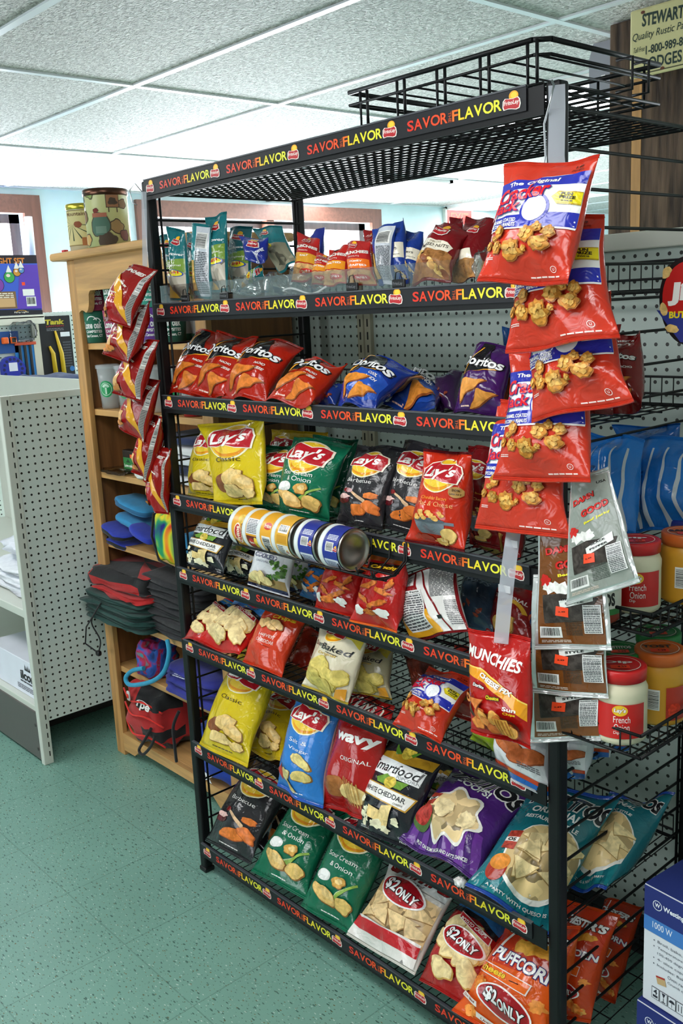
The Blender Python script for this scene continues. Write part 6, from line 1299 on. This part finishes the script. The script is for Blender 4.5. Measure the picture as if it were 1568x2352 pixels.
tin(197, .050, .150, 'c8b84a', 'd8d6b8', 'smaller tin with yellow lid and pine branch picture on bookcase', mtn, .272)
p = at(136, 582, .2); m = MB(); m.box(p.x - .004, p.x + .016, .21, .225, bzt + .025, bzt + .037, M('c81e20', 'plastic'), .002); tag(m.build('red_clip'), 'tiny red plastic clip at the left end of the bookcase top', 'clip')
# stacked foam cups
def cup(px, z0, col, label, y=.25, flip=True, txt=True, R=.036, H=.10):
    x = at(px, 700, y).x; r = MB(); a, b_ = (R * .90, R * 1.06)
    r.lathe([(.0001, 0), (a, 0), (b_, H), (b_ - .004, H), (a - .004, .006), (.0001, .006)], M(col, 'cloth'), 36, (x, y, z0))
    A = Art(); t = M('e8ece8', 'matte'); rr = R
    A.text('Lone oak', .0, H * .56, .062, .022, t, .035).text('CAMPSITES', .002, H * .36, .058, .009, t, .03).text('East Canaan, CT', .002, H * .22, .060, .010, t, .03)
    A.arc(.0, H * .68, .014, .017, .2, PI - .2, t).arc(.016, H * .66, .010, .013, .0, PI * .8, t)
    f = lambda u, v, e: Vector((x + ((a + (b_ - a) * v / H) + e) * math.sin(u / rr + .72), y - ((a + (b_ - a) * v / H) + e) * math.cos(u / rr + .72), z0 + v))
    A.place(r, f, -.06, .06, 0, H, 24, 1, .00015); o = r.raw('foam_cup', None, (x, y, z0)); tag(o, label, 'cup', 'foam cups on the top bookcase shelf'); return o
def cupx(x): return 784
z1 = shz[0]
for (px, lev, col, lab) in ((216, 0, '1f6a52', 'green foam cup, bottom left of the stacked campsite cups'), (262, 0, '9a2a5c', 'maroon foam cup beside the bottom left green cup'), (222, 1, '8a1f45', 'maroon foam cup on top of the green one at far left'), (266, 1, '1f6a52', 'green foam cup on the second level beside the maroon cup'),
                            (308, 0, '2a6a5c', 'green foam cup behind the topmost hanging red snack bag'), (345, 0, '6a3a9a', 'purple foam cup beside the rack left post'), (348, 1, '3aa08c', 'light teal foam cup stacked on the purple cup by the post'), (395, 0, '1c5a48', 'dark green foam cup seen through the rack wires')):
    cup(px, z1 + .001 + .1015 * lev, col, lab)
# tumblers
def tumbler(px, z0, label, y=.26, logo=True, col='e6eef0', base=None, R=.036, H=.135, sh=1):
    x = at(px, 880 if sh else 700, y).x; r = empty('tumbler', (x, y, z0)); tag(r, label, 'cup', 'clear tumblers in the bookcase')
    m = MB(); a, b_ = R * .78, R
    m.lathe([(.0001, .001), (a, .001), (b_, H), (b_ - .003, H), (a - .003, .008), (.0001, .008)], M(col, 'cupclear'), 36, (x, y, z0))
    if logo:
        A = Art(); A.ell(.0, H * .48, .026, .027, M('1f9a5a', 'plastic')); A.arc(.0, H * .48, .019, .021, 0, 2 * PI, M('bfe4cc', 'plastic')).arc(0, H * .5, .006, .014, .3, 2.8, M('bfe4cc', 'plastic')).rect(-.003, .003, H * .36, H * .52, M('bfe4cc', 'plastic'))
        A.place(m, lambda u, v, e: Vector((x + ((a + (b_ - a) * v / H) + e) * math.sin(u / R + .72), y - ((a + (b_ - a) * v / H) + e) * math.cos(u / R + .72), z0 + v)), -.05, .05, 0, H, 20, 1, .00015)
    m.raw('body', r)
    m = MB(); m.lathe([(b_ + .001, H - .006), (b_ + .003, H - .004), (b_ + .003, H + .006), (b_ - .002, H + .008), (.0001, H + .008)], M('dfe8ec', 'cupclear'), 36, (x, y, z0)); m.build('lid', r)
    if base: m = MB(); m.lathe([(.0001, 0), (a + .001, 0), (a + .002, .02)], M(base, 'plastic'), 36, (x, y, z0)); m.build('base', r)
tumbler(206, shz[1] + .001, 'leftmost clear tumbler with round green logo on bookcase'); tumbler(250, shz[1] + .001, 'second clear tumbler with round green logo on bookcase')
tumbler(292, shz[1] + .001, 'third clear tumbler, behind the hanging red snack bags'); tumbler(352, shz[1] + .001, 'clear tumbler just left of the rack post', logo=False)
tumbler(398, shz[1] + .001, 'clear tumbler with red cup band right of the rack post', base='a8282c'); tumbler(440, shz[1] + .001, 'clear tumbler behind the leftmost red nacho bag', base='a8282c', logo=False)
tumbler(420, shz[0] + .001, 'tall clear pitcher tumbler with green foot below the seed bags', sh=0, y=.33, logo=False, base='14503c', H=.15, R=.042); tumbler(462, shz[0] + .001, 'tall clear pitcher tumbler nearest the bookcase right stile', sh=0, y=.33, logo=False, base='14503c', H=.15, R=.042)
# folded things
def folded(px0, px1, pyb, y0, y1, z0, h, mat, label, name='folded_shirt', cat='shirt', group=None, seed=1, matfn=None, amp=.10):
    a = at(px0, pyb, y0 + .02).x; b_ = at(px1, pyb, y0 + .02).x
    m = MB(); m.lump(((a + b_) / 2, (y0 + y1) / 2, z0 + h / 2), ((b_ - a) / 2, (y1 - y0) / 2, h / 2), mat, seed, amp, 36, 16, .35, 2.4, matfn=matfn)
    return tag(m.build(name), label, cat, group)
cols = ['e2e4e8', '1f2848', 'dfe2e6', 'e6e6e6', '28345c']
nm = ['lowest white folded shirt in the bookcase pile', 'navy folded shirt second from the bottom of the bookcase pile', 'white folded shirt in the middle of the bookcase pile', 'white folded shirt under the top navy one', 'top navy folded shirt of the bookcase pile']
for k in range(5): folded(375, 470, 1040, .225, .46, shz[2] + .003 + .030 * k, .028, M(cols[k], 'cloth'), nm[k], group='folded shirts in the bookcase', seed=k + 2)
r = MB(); p = by(300, 1070, .27); r.box(p.x - .035, p.x + .035, .262, .290, shz[2] + .001, shz[2] + .075, M('2a2420', 'plastic'), .004); A = Art(); A.rect(-.028, .03, .012, .05, M('2a7a3a', 'matte')).text('Lone oak', .002, .024, .05, .010, M('f0f2ea', 'matte'), .02).poly([(-.012, .034), (.016, .034), (.002, .046)], M('14401f', 'matte')).rect(.016, .030, .05, .062, M('e85a2a', 'matte')); A.place(r, planar((p.x, .262, shz[2] + .001), (1, 0, 0), (0, 0, 1)), -.035, .035, 0, .075, 1, 1, .0002); r.raw_ = 0
tag(r.raw('padlock_card'), 'small dark boxed souvenir with green oak label in the bookcase', 'box')
m = MB(); p = by(262, 1080, .235); m.lump((p.x + .02, .25, shz[2] + .008), (.075, .045, .007), M('e2e0d4', 'clear'), 4, .4); tag(m.build('plastic_packet'), 'flat clear packet with yellow card lying on the bookcase shelf', 'packet')
m = MB(); p = by(345, 1090, .25); m.lump((p.x, .26, shz[2] + .016), (.055, .05, .015), M('d8dad4', 'cloth'), 6, .2); tag(m.build('cloth_cap'), 'pale cloth cap behind the hanging red bags', 'cap')
# neoprene visors and tie-dye
LB, RB = M('2a86b8', 'cloth'), M('2438a8', 'cloth')
z = shz[3]
def slab(px, py, y, size, mat, label, name, cat, rz=0, tilt=0, group=None, seed=1, trim=None, amp=.12):
    p = at(px, py, y); m = MB(); m.lump((p.x, y, p.z), size, mat, seed, amp, 32, 14, .6, 2.0, rz, tilt, (lambda i, j: trim if trim and 6 <= j <= 7 else mat)); return tag(m.build(name), label, cat, group)
vg = 'foam visors on the bookcase'
slab(300, 1245, .27, (.085, .06, .014), RB, 'royal blue foam visor, lowest of the blue pile', 'foam_visor', 'visor', .1, .12, vg, 2, M('101014', 'cloth'))
slab(280, 1218, .24, (.075, .055, .012), RB, 'royal blue foam visor sticking out left over the shelf edge', 'foam_visor', 'visor', -.1, .22, vg, 3, M('141418', 'cloth'))
slab(320, 1196, .27, (.085, .055, .013), LB, 'light blue foam visor in the middle of the pile', 'foam_visor', 'visor', .1, .20, vg, 4)
slab(322, 1160, .28, (.090, .06, .016), LB, 'topmost light blue foam visor of the pile', 'foam_visor', 'visor', .1, .22, vg, 5, M('1f5e86', 'cloth'))
slab(335, 1225, .235, (.06, .04, .012), RB, 'royal blue foam visor with round white badge', 'foam_visor', 'visor', .1, .35, vg, 6)
def tiedye():
    m, nt, b = new_mat('tie_dye'); tc = nd(nt, 'ShaderNodeTexCoord'); nz = nd(nt, 'ShaderNodeTexNoise'); nz.inputs['Scale'].default_value = 11; nz.inputs['Detail'].default_value = 1; nz.inputs['Distortion'].default_value = .8
    nt.links.new(tc.outputs['Object'], nz.inputs['Vector']); rp = nd(nt, 'ShaderNodeValToRGB'); cr = rp.color_ramp
    for k, (ps, c_) in enumerate(((.25, '16187a'), (.38, '1a9a5a'), (.48, 'e0d820'), (.56, 'f08018'), (.64, 'd81e18'), (.76, '3a1a80'))):
        e = cr.elements[k] if k < 2 else cr.elements.new(ps); e.position = ps; e.color = hexc(c_)
    nt.links.new(nz.outputs[0], rp.inputs[0]); nt.links.new(rp.outputs[0], b.inputs['Base Color']); b.inputs['Roughness'].default_value = .8; return m
TD = tiedye()
p = at(385, 1235, .16); m = MB(); m.lump((p.x, .165, p.z), (.052, .022, .075), TD, 3, .15, 30, 18, .6, 1.6, .1); o = tag(m.build('tie_dye_pouch'), 'rainbow tie-dye pouch hanging behind the rack left post', 'pouch')
m = MB(); m.path([(p.x - .05, .15, p.z + .07), (p.x - .06, .142, p.z), (p.x - .03, .142, p.z - .07), (p.x + .04, .145, p.z - .08)], .004, M('121214', 'cloth')); m.build('black_edging', o)
m = MB(); m.lump((at(440, 1205, .3).x, .32, shz[3] + .035), (.06, .06, .03), LB, 9, .2); tag(m.build('folded_towel'), 'light blue folded cloth right of the tie-dye pouch', 'towel')
# stack of black folded bags
for k in range(9): folded(338, 470, 1420, .205, .47, shz[4] + .002 + .0215 * k, .0225, M('1c1c20', 'cloth'), ['lowest', 'second', 'third', 'fourth', 'fifth', 'sixth', 'seventh', 'eighth', 'topmost'][k] + ' black folded bag counted upward in the neat stack', 'folded_bag', 'bag', 'black folded bags', k + 11, amp=.16)
GR, RDK = M('16403a', 'cloth'), M('b01c1c', 'cloth')
for k in range(7): gb = folded(206 - 2 * (k % 3), 332, 1430, .15 + .006 * (k % 2), .42, shz[4] + .002 + .0135 * k, .0140, GR if k % 2 == 0 else M('123630', 'cloth'), ['lowest', 'second', 'third', 'fourth', 'fifth', 'sixth', 'topmost'][k] + ' dark green folded drawstring bag counted upward in its stack', 'drawstring_bag', 'bag', 'green drawstring bags', k + 31, amp=.18)
o = folded(222, 335, 1390, .16, .42, shz[4] + .098, .020, RDK, 'flat red drawstring bag lying on the green stack', 'drawstring_bag', 'bag', None, 41, amp=.2)
o = folded(212, 338, 1340, .17, .42, shz[4] + .119, .07, M('161618', 'cloth'), 'black and red backpack folded on top of the green bag stack', 'backpack', 'backpack', None, 43, matfn=lambda i, j: RDK if (i // 5 + j // 4) % 3 == 0 else M('161618', 'cloth'), amp=.3)
s0 = at(232, 1385, .145); s1 = at(198, 1440, .14); s2 = at(196, 1478, .145); s3 = at(226, 1500, .15); s4 = at(230, 1470, .15); s5 = at(222, 1400, .145)
m = MB(); pts = []
P6 = [s0, s1, s2, s3]
for k in range(3):
    for t in range(5): pts.append(P6[k].lerp(P6[k + 1], t / 5))
pts.append(s3); m.path(pts, .0026, M('101012', 'cloth')); m.path([s3, s4, at(210, 1430, .145), s5, s0], .0026, M('101012', 'cloth'), 6, 5); o = m.build('cord', gb)
m = MB(); m.lump((s3.x, s3.y, s3.z), (.012, .008, .009), M('141416', 'plastic'), 1, .1, 16, 10); m.build('cord_toggle', o)
# swim float and blue bags
def td2():
    m, nt, b = new_mat('bright_print'); tc = nd(nt, 'ShaderNodeTexCoord'); nz = nd(nt, 'ShaderNodeTexNoise'); nz.inputs['Scale'].default_value = 14; nz.inputs['Detail'].default_value = 2; nz.inputs['Distortion'].default_value = 1.5
    nt.links.new(tc.outputs['Object'], nz.inputs['Vector']); rp = nd(nt, 'ShaderNodeValToRGB'); cr = rp.color_ramp
    for k, (ps, c_) in enumerate(((.30, '12306a'), (.44, '2a5ab0'), (.52, 'b01a5a'), (.58, 'a01a24'), (.68, '1a8a9a'), (.8, '14141c'))):
        e = cr.elements[k] if k < 2 else cr.elements.new(ps); e.position = ps; e.color = hexc(c_)
    nt.links.new(nz.outputs[0], rp.inputs[0]); nt.links.new(rp.outputs[0], b.inputs['Base Color']); b.inputs['Roughness'].default_value = .7; return m
p = at(352, 1530, .24); m = MB(); m.lump((p.x, .26, shz[5] + .066), (.052, .06, .064), td2(), 3, .3); o = tag(m.build('printed_bag'), 'bright printed beach bag with sky blue rope handle', 'bag')
m = MB(); q = [at(384, 1470, .2), at(388, 1500, .19), at(378, 1540, .18), at(355, 1562, .17), at(322, 1572, .165), at(296, 1572, .165), at(289, 1556, .17), at(305, 1540, .18), at(330, 1535, .19)]
m.path(q, .0075, M('2a94b8', 'cloth'), 10, 5); m.build('rope_handle', o)
p = at(295, 1598, .165); m = MB(); m.lump((p.x, .165, p.z), (.010, .003, .017), M('c8c4c0', 'plastic'), 1, .05); m.lump((p.x, .162, p.z), (.006, .003, .007), M('d8301e', 'plastic'), 1, .2); m.build('swing_tag', o)
IND = M('2a2f8c', 'cloth')
for k in range(3):
    a = at(382, 1560, .22).x; m = MB(); m.lump((a + .15, .32, shz[5] + .016 + .030 * k), (.17 - .01 * k, .12, .0155), IND, k + 50, .2, 36, 14, .45)
    if k == 2:
        A = Art(); A.text('Lone oak', .0, .02, .10, .022, M('c8d0e4', 'matte'), .03).lines(-.05, .05, -.02, .004, 3, M('c8d0e4', 'matte'), 3); A.place(m, planar((a + .13, .215, shz[5] + .0785), (.98, .1, .0), (-.1, .95, .25)), -.08, .08, -.04, .06, 2, 2, .0006)
    tag(m.raw('drawstring_bag'), ['lowest indigo bag folded flat on the second lowest bookcase shelf', 'middle indigo bag folded flat in the pile of three', 'top indigo bag with white print folded on the bookcase shelf'][k], 'bag', 'indigo bags')
# backpacks at the bottom
p = at(335, 1700, .2); zb_ = shz[6]
def packmat(i, j): return RDK if (j in (7, 8, 11, 12) or (i // 6) % 4 == 0 and j > 8) else M('161618', 'cloth')
m = MB(); m.lump((p.x - .0, .29, zb_ + .118), (.115, .11, .115), RDK, 61, .24, 40, 24, .6, 2.4, 0, 0, packmat)
o = tag(m.build('backpack'), 'red and black backpack slumped on the lowest bookcase shelf', 'backpack')
m = MB()
for dz in (.05, .12, .17): m.path([(p.x - .10, .19, zb_ + dz + .02), (p.x - .03, .172, zb_ + dz), (p.x + .05, .176, zb_ + dz + .012), (p.x + .11, .21, zb_ + dz - .02)], .0032, M('d8281e', 'cloth'), 6, 5)
m.path([(p.x + .08, .18, zb_ + .10), (p.x + .05, .165, zb_ + .05), (p.x + .02, .160, zb_ + .01), (p.x + .05, .158, zb_ + .005), (p.x + .10, .162, zb_ + .05), (p.x + .12, .17, zb_ + .09)], .005, M('141416', 'cloth'), 8, 6)
m.build('piping', o)
A = Art(); A.text('rpe', .0, .0, .07, .03, M('e8e4e0', 'matte'), .03, .2).arc(.0, .0, .04, .044, .4, 2.6, M('e8e4e0', 'matte'), .5); m = MB(); A.place(m, planar((p.x + .045, .176, zb_ + .165), (1, .06, -.1), (.1, .2, .97)), -.06, .06, -.03, .04, 2, 2, .0004); m.raw('white_print', o)
p = at(455, 1740, .2); BL2 = M('123a9a', 'cloth'); m = MB(); m.lump((p.x + .06, .30, zb_ + .085), (.15, .10, .082), BL2, 63, .22, 36, 20, .6); o = tag(m.build('backpack'), 'blue backpack with white lettering beside the red one on the lowest bookcase shelf', 'backpack')
A = Art(); A.text('fox', .0, .0, .10, .035, M('e8ecf0', 'matte'), .05, .1); m = MB(); A.place(m, planar((p.x + .03, .195, zb_ + .03), (1, .0, -.05), (0, .1, 1)), -.07, .07, -.03, .04, 2, 2, .0004); m.raw('white_print', o)
m = MB(); m.path([(p.x - .09, .2, zb_ + .2), (p.x - .10, .18, zb_ + .15), (p.x - .085, .17, zb_ + .09), (p.x - .10, .18, zb_ + .03)], .005, M('131315', 'cloth'), 8, 6); m.build('shoulder_strap', o)

# ================================================================ WHITE GONDOLA AT THE LEFT
CR_ = M('cfd3c9', 'plastic'); gx = -.95
gd = empty('gondola_shelving', (-1.6, .2, 0)); tag(gd, 'cream metal shelving run with pegboard end panel at left', 'shelving')
m = MB(); m.box(gx - .02, gx + .006, -.035, 0, .0, 1.285, CR_, .003); sl = M('24221c', 'matte'); z = .03
while z < 1.26: m.box(gx + .0055, gx + .0068, -.014, -.010, z, z + .018, sl); z += .034
m.build('upright', gd)
m = MB(); m.box(gx - .012, gx, 0, .62, .155, 1.265, peg_mat('y')); m.build('end_panel', gd)
m = MB(); m.box(gx - .014, gx + .004, 0, .62, 1.262, 1.285, CR_, .002); m.build('top_cap', gd)
m = MB(); m.box(-2.6, gx - .02, -.034, -.022, .012, .19, M('5c5654', 'plastic'), .002)
for z_ in (.05, .14): m.bar((gx - .035, -.036, z_), (gx - .035, -.030, z_), .006, M('3a3434', 'plastic'), 10)
m.build('kick_plate', gd)
m = MB(); m.box(gx - .30, gx - .29, .0, .62, .0, .155, M('3a3634', 'plastic')); m.build('end_kick', gd)
m = MB(); m.box(-2.6, gx - .02, .60, .62, .0, 1.27, M('c6cac0', 'plastic')); m.build('back_panel', gd)
for z_ in (.21, .56):
    m = MB(); m.box(-2.6, gx - .02, -.028, .60, z_ - .03, z_, CR_, .003)
    if z_ > .5: m.prism([(-.02, z_ - .03), (.05, z_ - .03), (.02, z_ - .10), (-.0, z_ - .10)], 'x', gx - .024, gx - .020, CR_)
    m.build('shelf', gd)
q = atx(30, 1560, -1.16)
m = MB(); xx = gx - .055; m.box(xx - .40, xx, -.005, .20, .211, .345, M('dfe3ee', 'matte'), .002)
A = Art(); k = M('1c1c20', 'matte'); A.text('ilcor', -.07, .075, .11, .035, k, .03, .1).lines(-.13, -.02, .045, .055, 1, M('4a4a50', 'matte'), 2).lines(-.16, -.01, .016, .036, 3, M('7a7a84', 'matte'), 4)
for i in range(4): A.poly([(-.085 + .012 * i, .097), (-.075 + .012 * i, .097), (-.08 + .012 * i, .122 - .006 * (i % 2))], k)
A.place(m, planar((xx, -.0055, .211), (1, 0, 0), (0, 0, 1)), -.3, 0, 0, .13, 1, 1, .0003); tag(m.raw('cardboard_box'), 'white printed box on the low cream shelf at far left', 'box')
m = MB(); m.lump((xx - .22, .36, .32), (.18, .10, .10), M('1c1c22', 'cloth'), 5, .3, 36, 20, .6, 2, 0, 0, lambda i, j: M('6a2a8a', 'cloth') if (i in (4, 5) and j > 8) else (M('c02a2c', 'cloth') if (i in (24, 25) and j > 6) else M('1c1c22', 'cloth'))); tag(m.build('gear_bag'), 'black bag with red and purple trim behind the white box', 'bag')
for k in range(3):
    m = MB(); m.lump((xx - .23, .2, .577 + .03 * k), (.20, .17, .016), M('e4e8f0', 'cloth'), 70 + k, .3); tag(m.build('folded_shirt'), ['lowest white folded shirt at far left on the cream shelf', 'middle white folded shirt at far left on the cream shelf', 'top rumpled white shirt at far left on the cream shelf'][k], 'shirt', 'white shirts on the cream shelf')
m = MB(); m.lump((xx - .24, .25, .695), (.19, .15, .035), M('dfe4ee', 'cloth'), 75, .5); tag(m.build('crumpled_shirt'), 'crumpled white shirt heaped over the folded ones at far left', 'shirt')
m = MB(); m.lump((xx - .22, .40, .775), (.15, .10, .05), M('1e1c1e', 'cloth'), 77, .3); tag(m.build('dark_jacket'), 'dark folded jacket at the back of the far left shelf', 'jacket')

# ================================================================ SHELVES ON THE LEFT WALL
ws = empty('wall_shelving', (-3.1, .9, 0)); tag(ws, 'cream pegboard wall shelving beneath the left window', 'shelving'); wx = -2.98
m = MB(); m.box(wx - .02, wx, -.8, 2.05, .3, 1.56, _m['pegboard_y']); m.build('panel', ws)
m = MB(); m.box(wx - .02, wx + .02, -.8, 1.10, 1.50, 1.545, M('d8d6c8', 'plastic'), .004); m.box(wx - .34, wx + .02, -.8, 1.10, 1.535, 1.55, M('d8d6c8', 'plastic')); m.build('top_shelf', ws)
m = MB(); m.box(wx, wx + .02, 1.02, 1.06, .3, 1.5, M('c8c4b0', 'plastic')); m.build('upright', ws)
m = MB(); m.box(wx - .02, wx + .34, -.8, 2.05, .26, .30, M('d8d6c8', 'plastic')); m.build('base_shelf', ws)
# light-set carton
m = MB(); y0_, y1_, z0_, z1_ = .30, 1.10, 1.552, 1.865; fx = wx + .0
m.box(fx - .14, fx, y0_, y1_, z0_, z1_, M('1f3a8a', 'matte'), .003); A = Art(); L = y1_ - y0_; Hh = z1_ - z0_
A.rect(0, L, Hh * .86, Hh, M('1c1420', 'matte')).text('PARTY STRING LIGHT SET', L - .29, Hh * .90, .44, .034, M('c8782c', 'matte'), .03)
A.poly([(0, Hh * .10), (L, Hh * .10), (L, Hh * .86), (0, Hh * .86)], M('3a5ac0', 'matte')).poly([(L - .14, Hh * .10), (L, Hh * .10), (L, Hh * .84), (L - .10, Hh * .84)], M('5a3aa8', 'matte')).poly([(0, 0), (L, 0), (L, Hh * .07), (L - .3, Hh * .11), (0, Hh * .09)], M('141420', 'matte'))
for (u, v, s_, c_) in ((-.34, .17, .045, 'b8402c'), (-.235, .175, .034, '7a3a9a'), (-.165, .215, .028, '3a9a4a'), (-.12, .24, .02, 'c0862c'), (-.095, .25, .014, '5a8ac0'), (-.43, .19, .05, '3a6ac0')): v -= .022; A.ell(L + u, Hh * .02 + v, s_ + .003, s_ + .003, M('2a2038', 'matte')).ell(L + u, Hh * .02 + v, s_, s_, M(c_, 'matte')).ell(L + u - s_ * .2, Hh * .02 + v + s_ * .3, s_ * .4, s_ * .3, M('e8d0c8', 'matte')).poly([(L + u - .016, Hh * .02 + v + s_ * .9), (L + u + .016, Hh * .02 + v + s_ * .9), (L + u, Hh * .02 + v + s_ + .035)], M('e6e4e0', 'matte'))
A.rect(L - .33, L - .14, .035, .125, M('7a5a3a', 'matte')).rect(L - .32, L - .15, .045, .09, M('c8a070', 'matte')).lines(L - .32, L - .15, .09, .12, 3, M('e6dcc8', 'matte'), 3)
A.rect(L - .10, L - .035, .10, .135, M('eceae6', 'matte')).barcode(L - .085, L - .03, .045, .095, 3).rect(L - .10, L - .082, .155, .172, M('f0481e', 'matte')).arc(L - .12, .012, .03, .035, .4, 2.6, M('d8a02c', 'matte'), .4).text('Party Lights', L - .12, .014, .08, .01, M('e8e4dc', 'matte'), .01)
A.place(m, planar((fx, y0_, z0_), (0, 1, 0), (0, 0, 1)), 0, L, 0, Hh, 2, 1, .0004); tag(m.raw('light_set_box'), 'blue and purple string light set box on the wall shelf by window', 'box')
p = atx(72, 578, -3.085); m = MB(); m.bar((-3.085, p.y, z1_ + .001), (-3.095, p.y + .008, z1_ + .21), .022, M('e6ecf4', 'matte'), 20); tag(m.build('paper_roll'), 'white rolled paper leaning by the left window frame', 'roll')
# hanging packs
def card(px0, px1, py0, py1, col, name, label, art=None, x=None, cat='pack'):
    x = wx + .012 if x is None else x; a = atx(px0, py1, x); b_ = atx(px1, py0, x); m = MB(); w_ = b_.y - a.y; h_ = b_.z - a.z
    m.box(x, x + .006, a.y, b_.y, a.z, b_.z, M(col, 'matte'), .001)
    if art: A = Art(); art(A, w_, h_); A.place(m, planar((x + .006, a.y, a.z), (0, 1, 0), (0, 0, 1)), 0, w_, 0, h_, 1, 1, .0006)
    o = m.raw(name); tag(o, label, cat); return o, a, b_, x
def tank(A, w_, h_):
    A.text('Tank', w_ * .55, h_ * .92, w_ * .56, h_ * .07, M('b8a82c', 'matte'), .05, .15).text('LANTERN', w_ * .55, h_ * .865, w_ * .5, h_ * .02, M('8a1c20', 'matte'), .03).lines(w_ * .3, w_ * .8, h_ * .80, h_ * .84, 2, M('6a6a70', 'matte'), 3)
    A.rect(w_ * .68, w_ * .95, h_ * .72, h_ * .78, M('dfe2e8', 'matte')).lines(w_ * .72, w_ * .95, h_ * .3, h_ * .66, 10, M('4a4c54', 'matte'), 5).ell(w_ * .92, h_ * .28, w_ * .07, h_ * .035, M('2a6aa8', 'matte'))
o, a, b_, x_ = card(97, 158, 724, 900, '16161a', 'accessory_pack', 'tall black card pack holding two yellow nozzles', tank)
YP = M('c8a81e', 'plastic'); h_ = b_.z - a.z; w_ = b_.y - a.y
for (f, top) in ((.42, .60), (.66, .80)):
    m = MB(); yy = a.y + w_ * f; m.path([(x_ + .014, yy, a.z + h_ * .12), (x_ + .014, yy - w_ * .02, a.z + h_ * .5), (x_ + .014, yy - w_ * (.14 if top > .7 else .1), a.z + h_ * top)], [.014, .012, .006], YP, 10); m.bar((x_ + .016, yy, a.z + h_ * .12), (x_ + .016, yy, a.z + h_ * .165), .020, M('dcd8d0', 'plastic'), 12); m.box(x_ + .006, x_ + .03, yy - .020, yy + .020, a.z + h_ * .05, a.z + h_ * .12, YP, .004); m.build('nozzle', o)
def strapart(A, w_, h_):
    A.rect(0, w_, h_ * .62, h_, M('b8c4cc', 'matte'))
o, a, b_, x_ = card(46, 92, 785, 912, '2a7cc0', 'strap_pack', 'blue card pack of black straps with orange tops', None)
m = MB(); w_ = b_.y - a.y; h_ = b_.z - a.z
for f in (.12, .32, .52): m.box(x_ + .006, x_ + .014, a.y + w_ * f, a.y + w_ * (f + .10), a.z, b_.z - .01, M('17181c', 'plastic'), .002)
m.build('strap', o)
m = MB(); m.box(x_ + .006, x_ + .016, a.y, b_.y - w_ * .2, b_.z - .012, b_.z + .004, M('c84a2a', 'plastic'), .002); m.build('orange_clip', o)
m = MB(); m.lump((x_ + .02, (a.y + b_.y) / 2 - .02, b_.z + .06), (.02, .07, .05), M('d8dce0', 'clear'), 3, .3); tag(m.build('blister_pack'), 'crumpled clear blister pack above the black straps', 'pack')
o, a, b_, x_ = card(-30, 40, 760, 815, '1c4a8a', 'plug_pack', 'small blue card pack with an orange and black plug', None)
m = MB(); m.box(x_ + .006, x_ + .03, b_.y - .10, b_.y - .065, a.z + .05, a.z + .085, M('e0601c', 'plastic'), .006); m.box(x_ + .006, x_ + .03, b_.y - .055, b_.y - .02, a.z + .05, a.z + .085, M('16161a', 'plastic'), .006); m.build('plug', o)
p = atx(28, 848, wx + .03); m = MB(); m.prism([(p.y + .065 * math.cos(t) * (1 + .1 * math.cos(3 * t)), p.z + .07 * math.sin(t)) for t in [2 * PI * i / 20 for i in range(20)]], 'x', wx + .01, wx + .045, M('1a2aa0', 'plastic')); A = Art(); A.rect(-.022, .025, -.01, .035, M('dfe2ea', 'matte'))
for i in range(14): A.ell(.05 * math.cos(i * .45), .054 * math.sin(i * .45), .008, .008, M('0c1450', 'plastic'))
A.place(m, planar((wx + .045, p.y, p.z), (0, 1, 0), (0, 0, 1)), -.07, .07, -.07, .07, 1, 1, .0005); tag(m.raw('perforated_holder'), 'royal blue perforated plastic holder hanging at far left', 'holder')
m = MB(); m.lump((wx + .2, .95, 1.09 + .06), (.14, .22, .08), M('2a3a5c', 'cloth'), 81, .3); tag(m.build('gear_pile'), 'dark heap of packaged gear low on the wall shelving', 'gear')
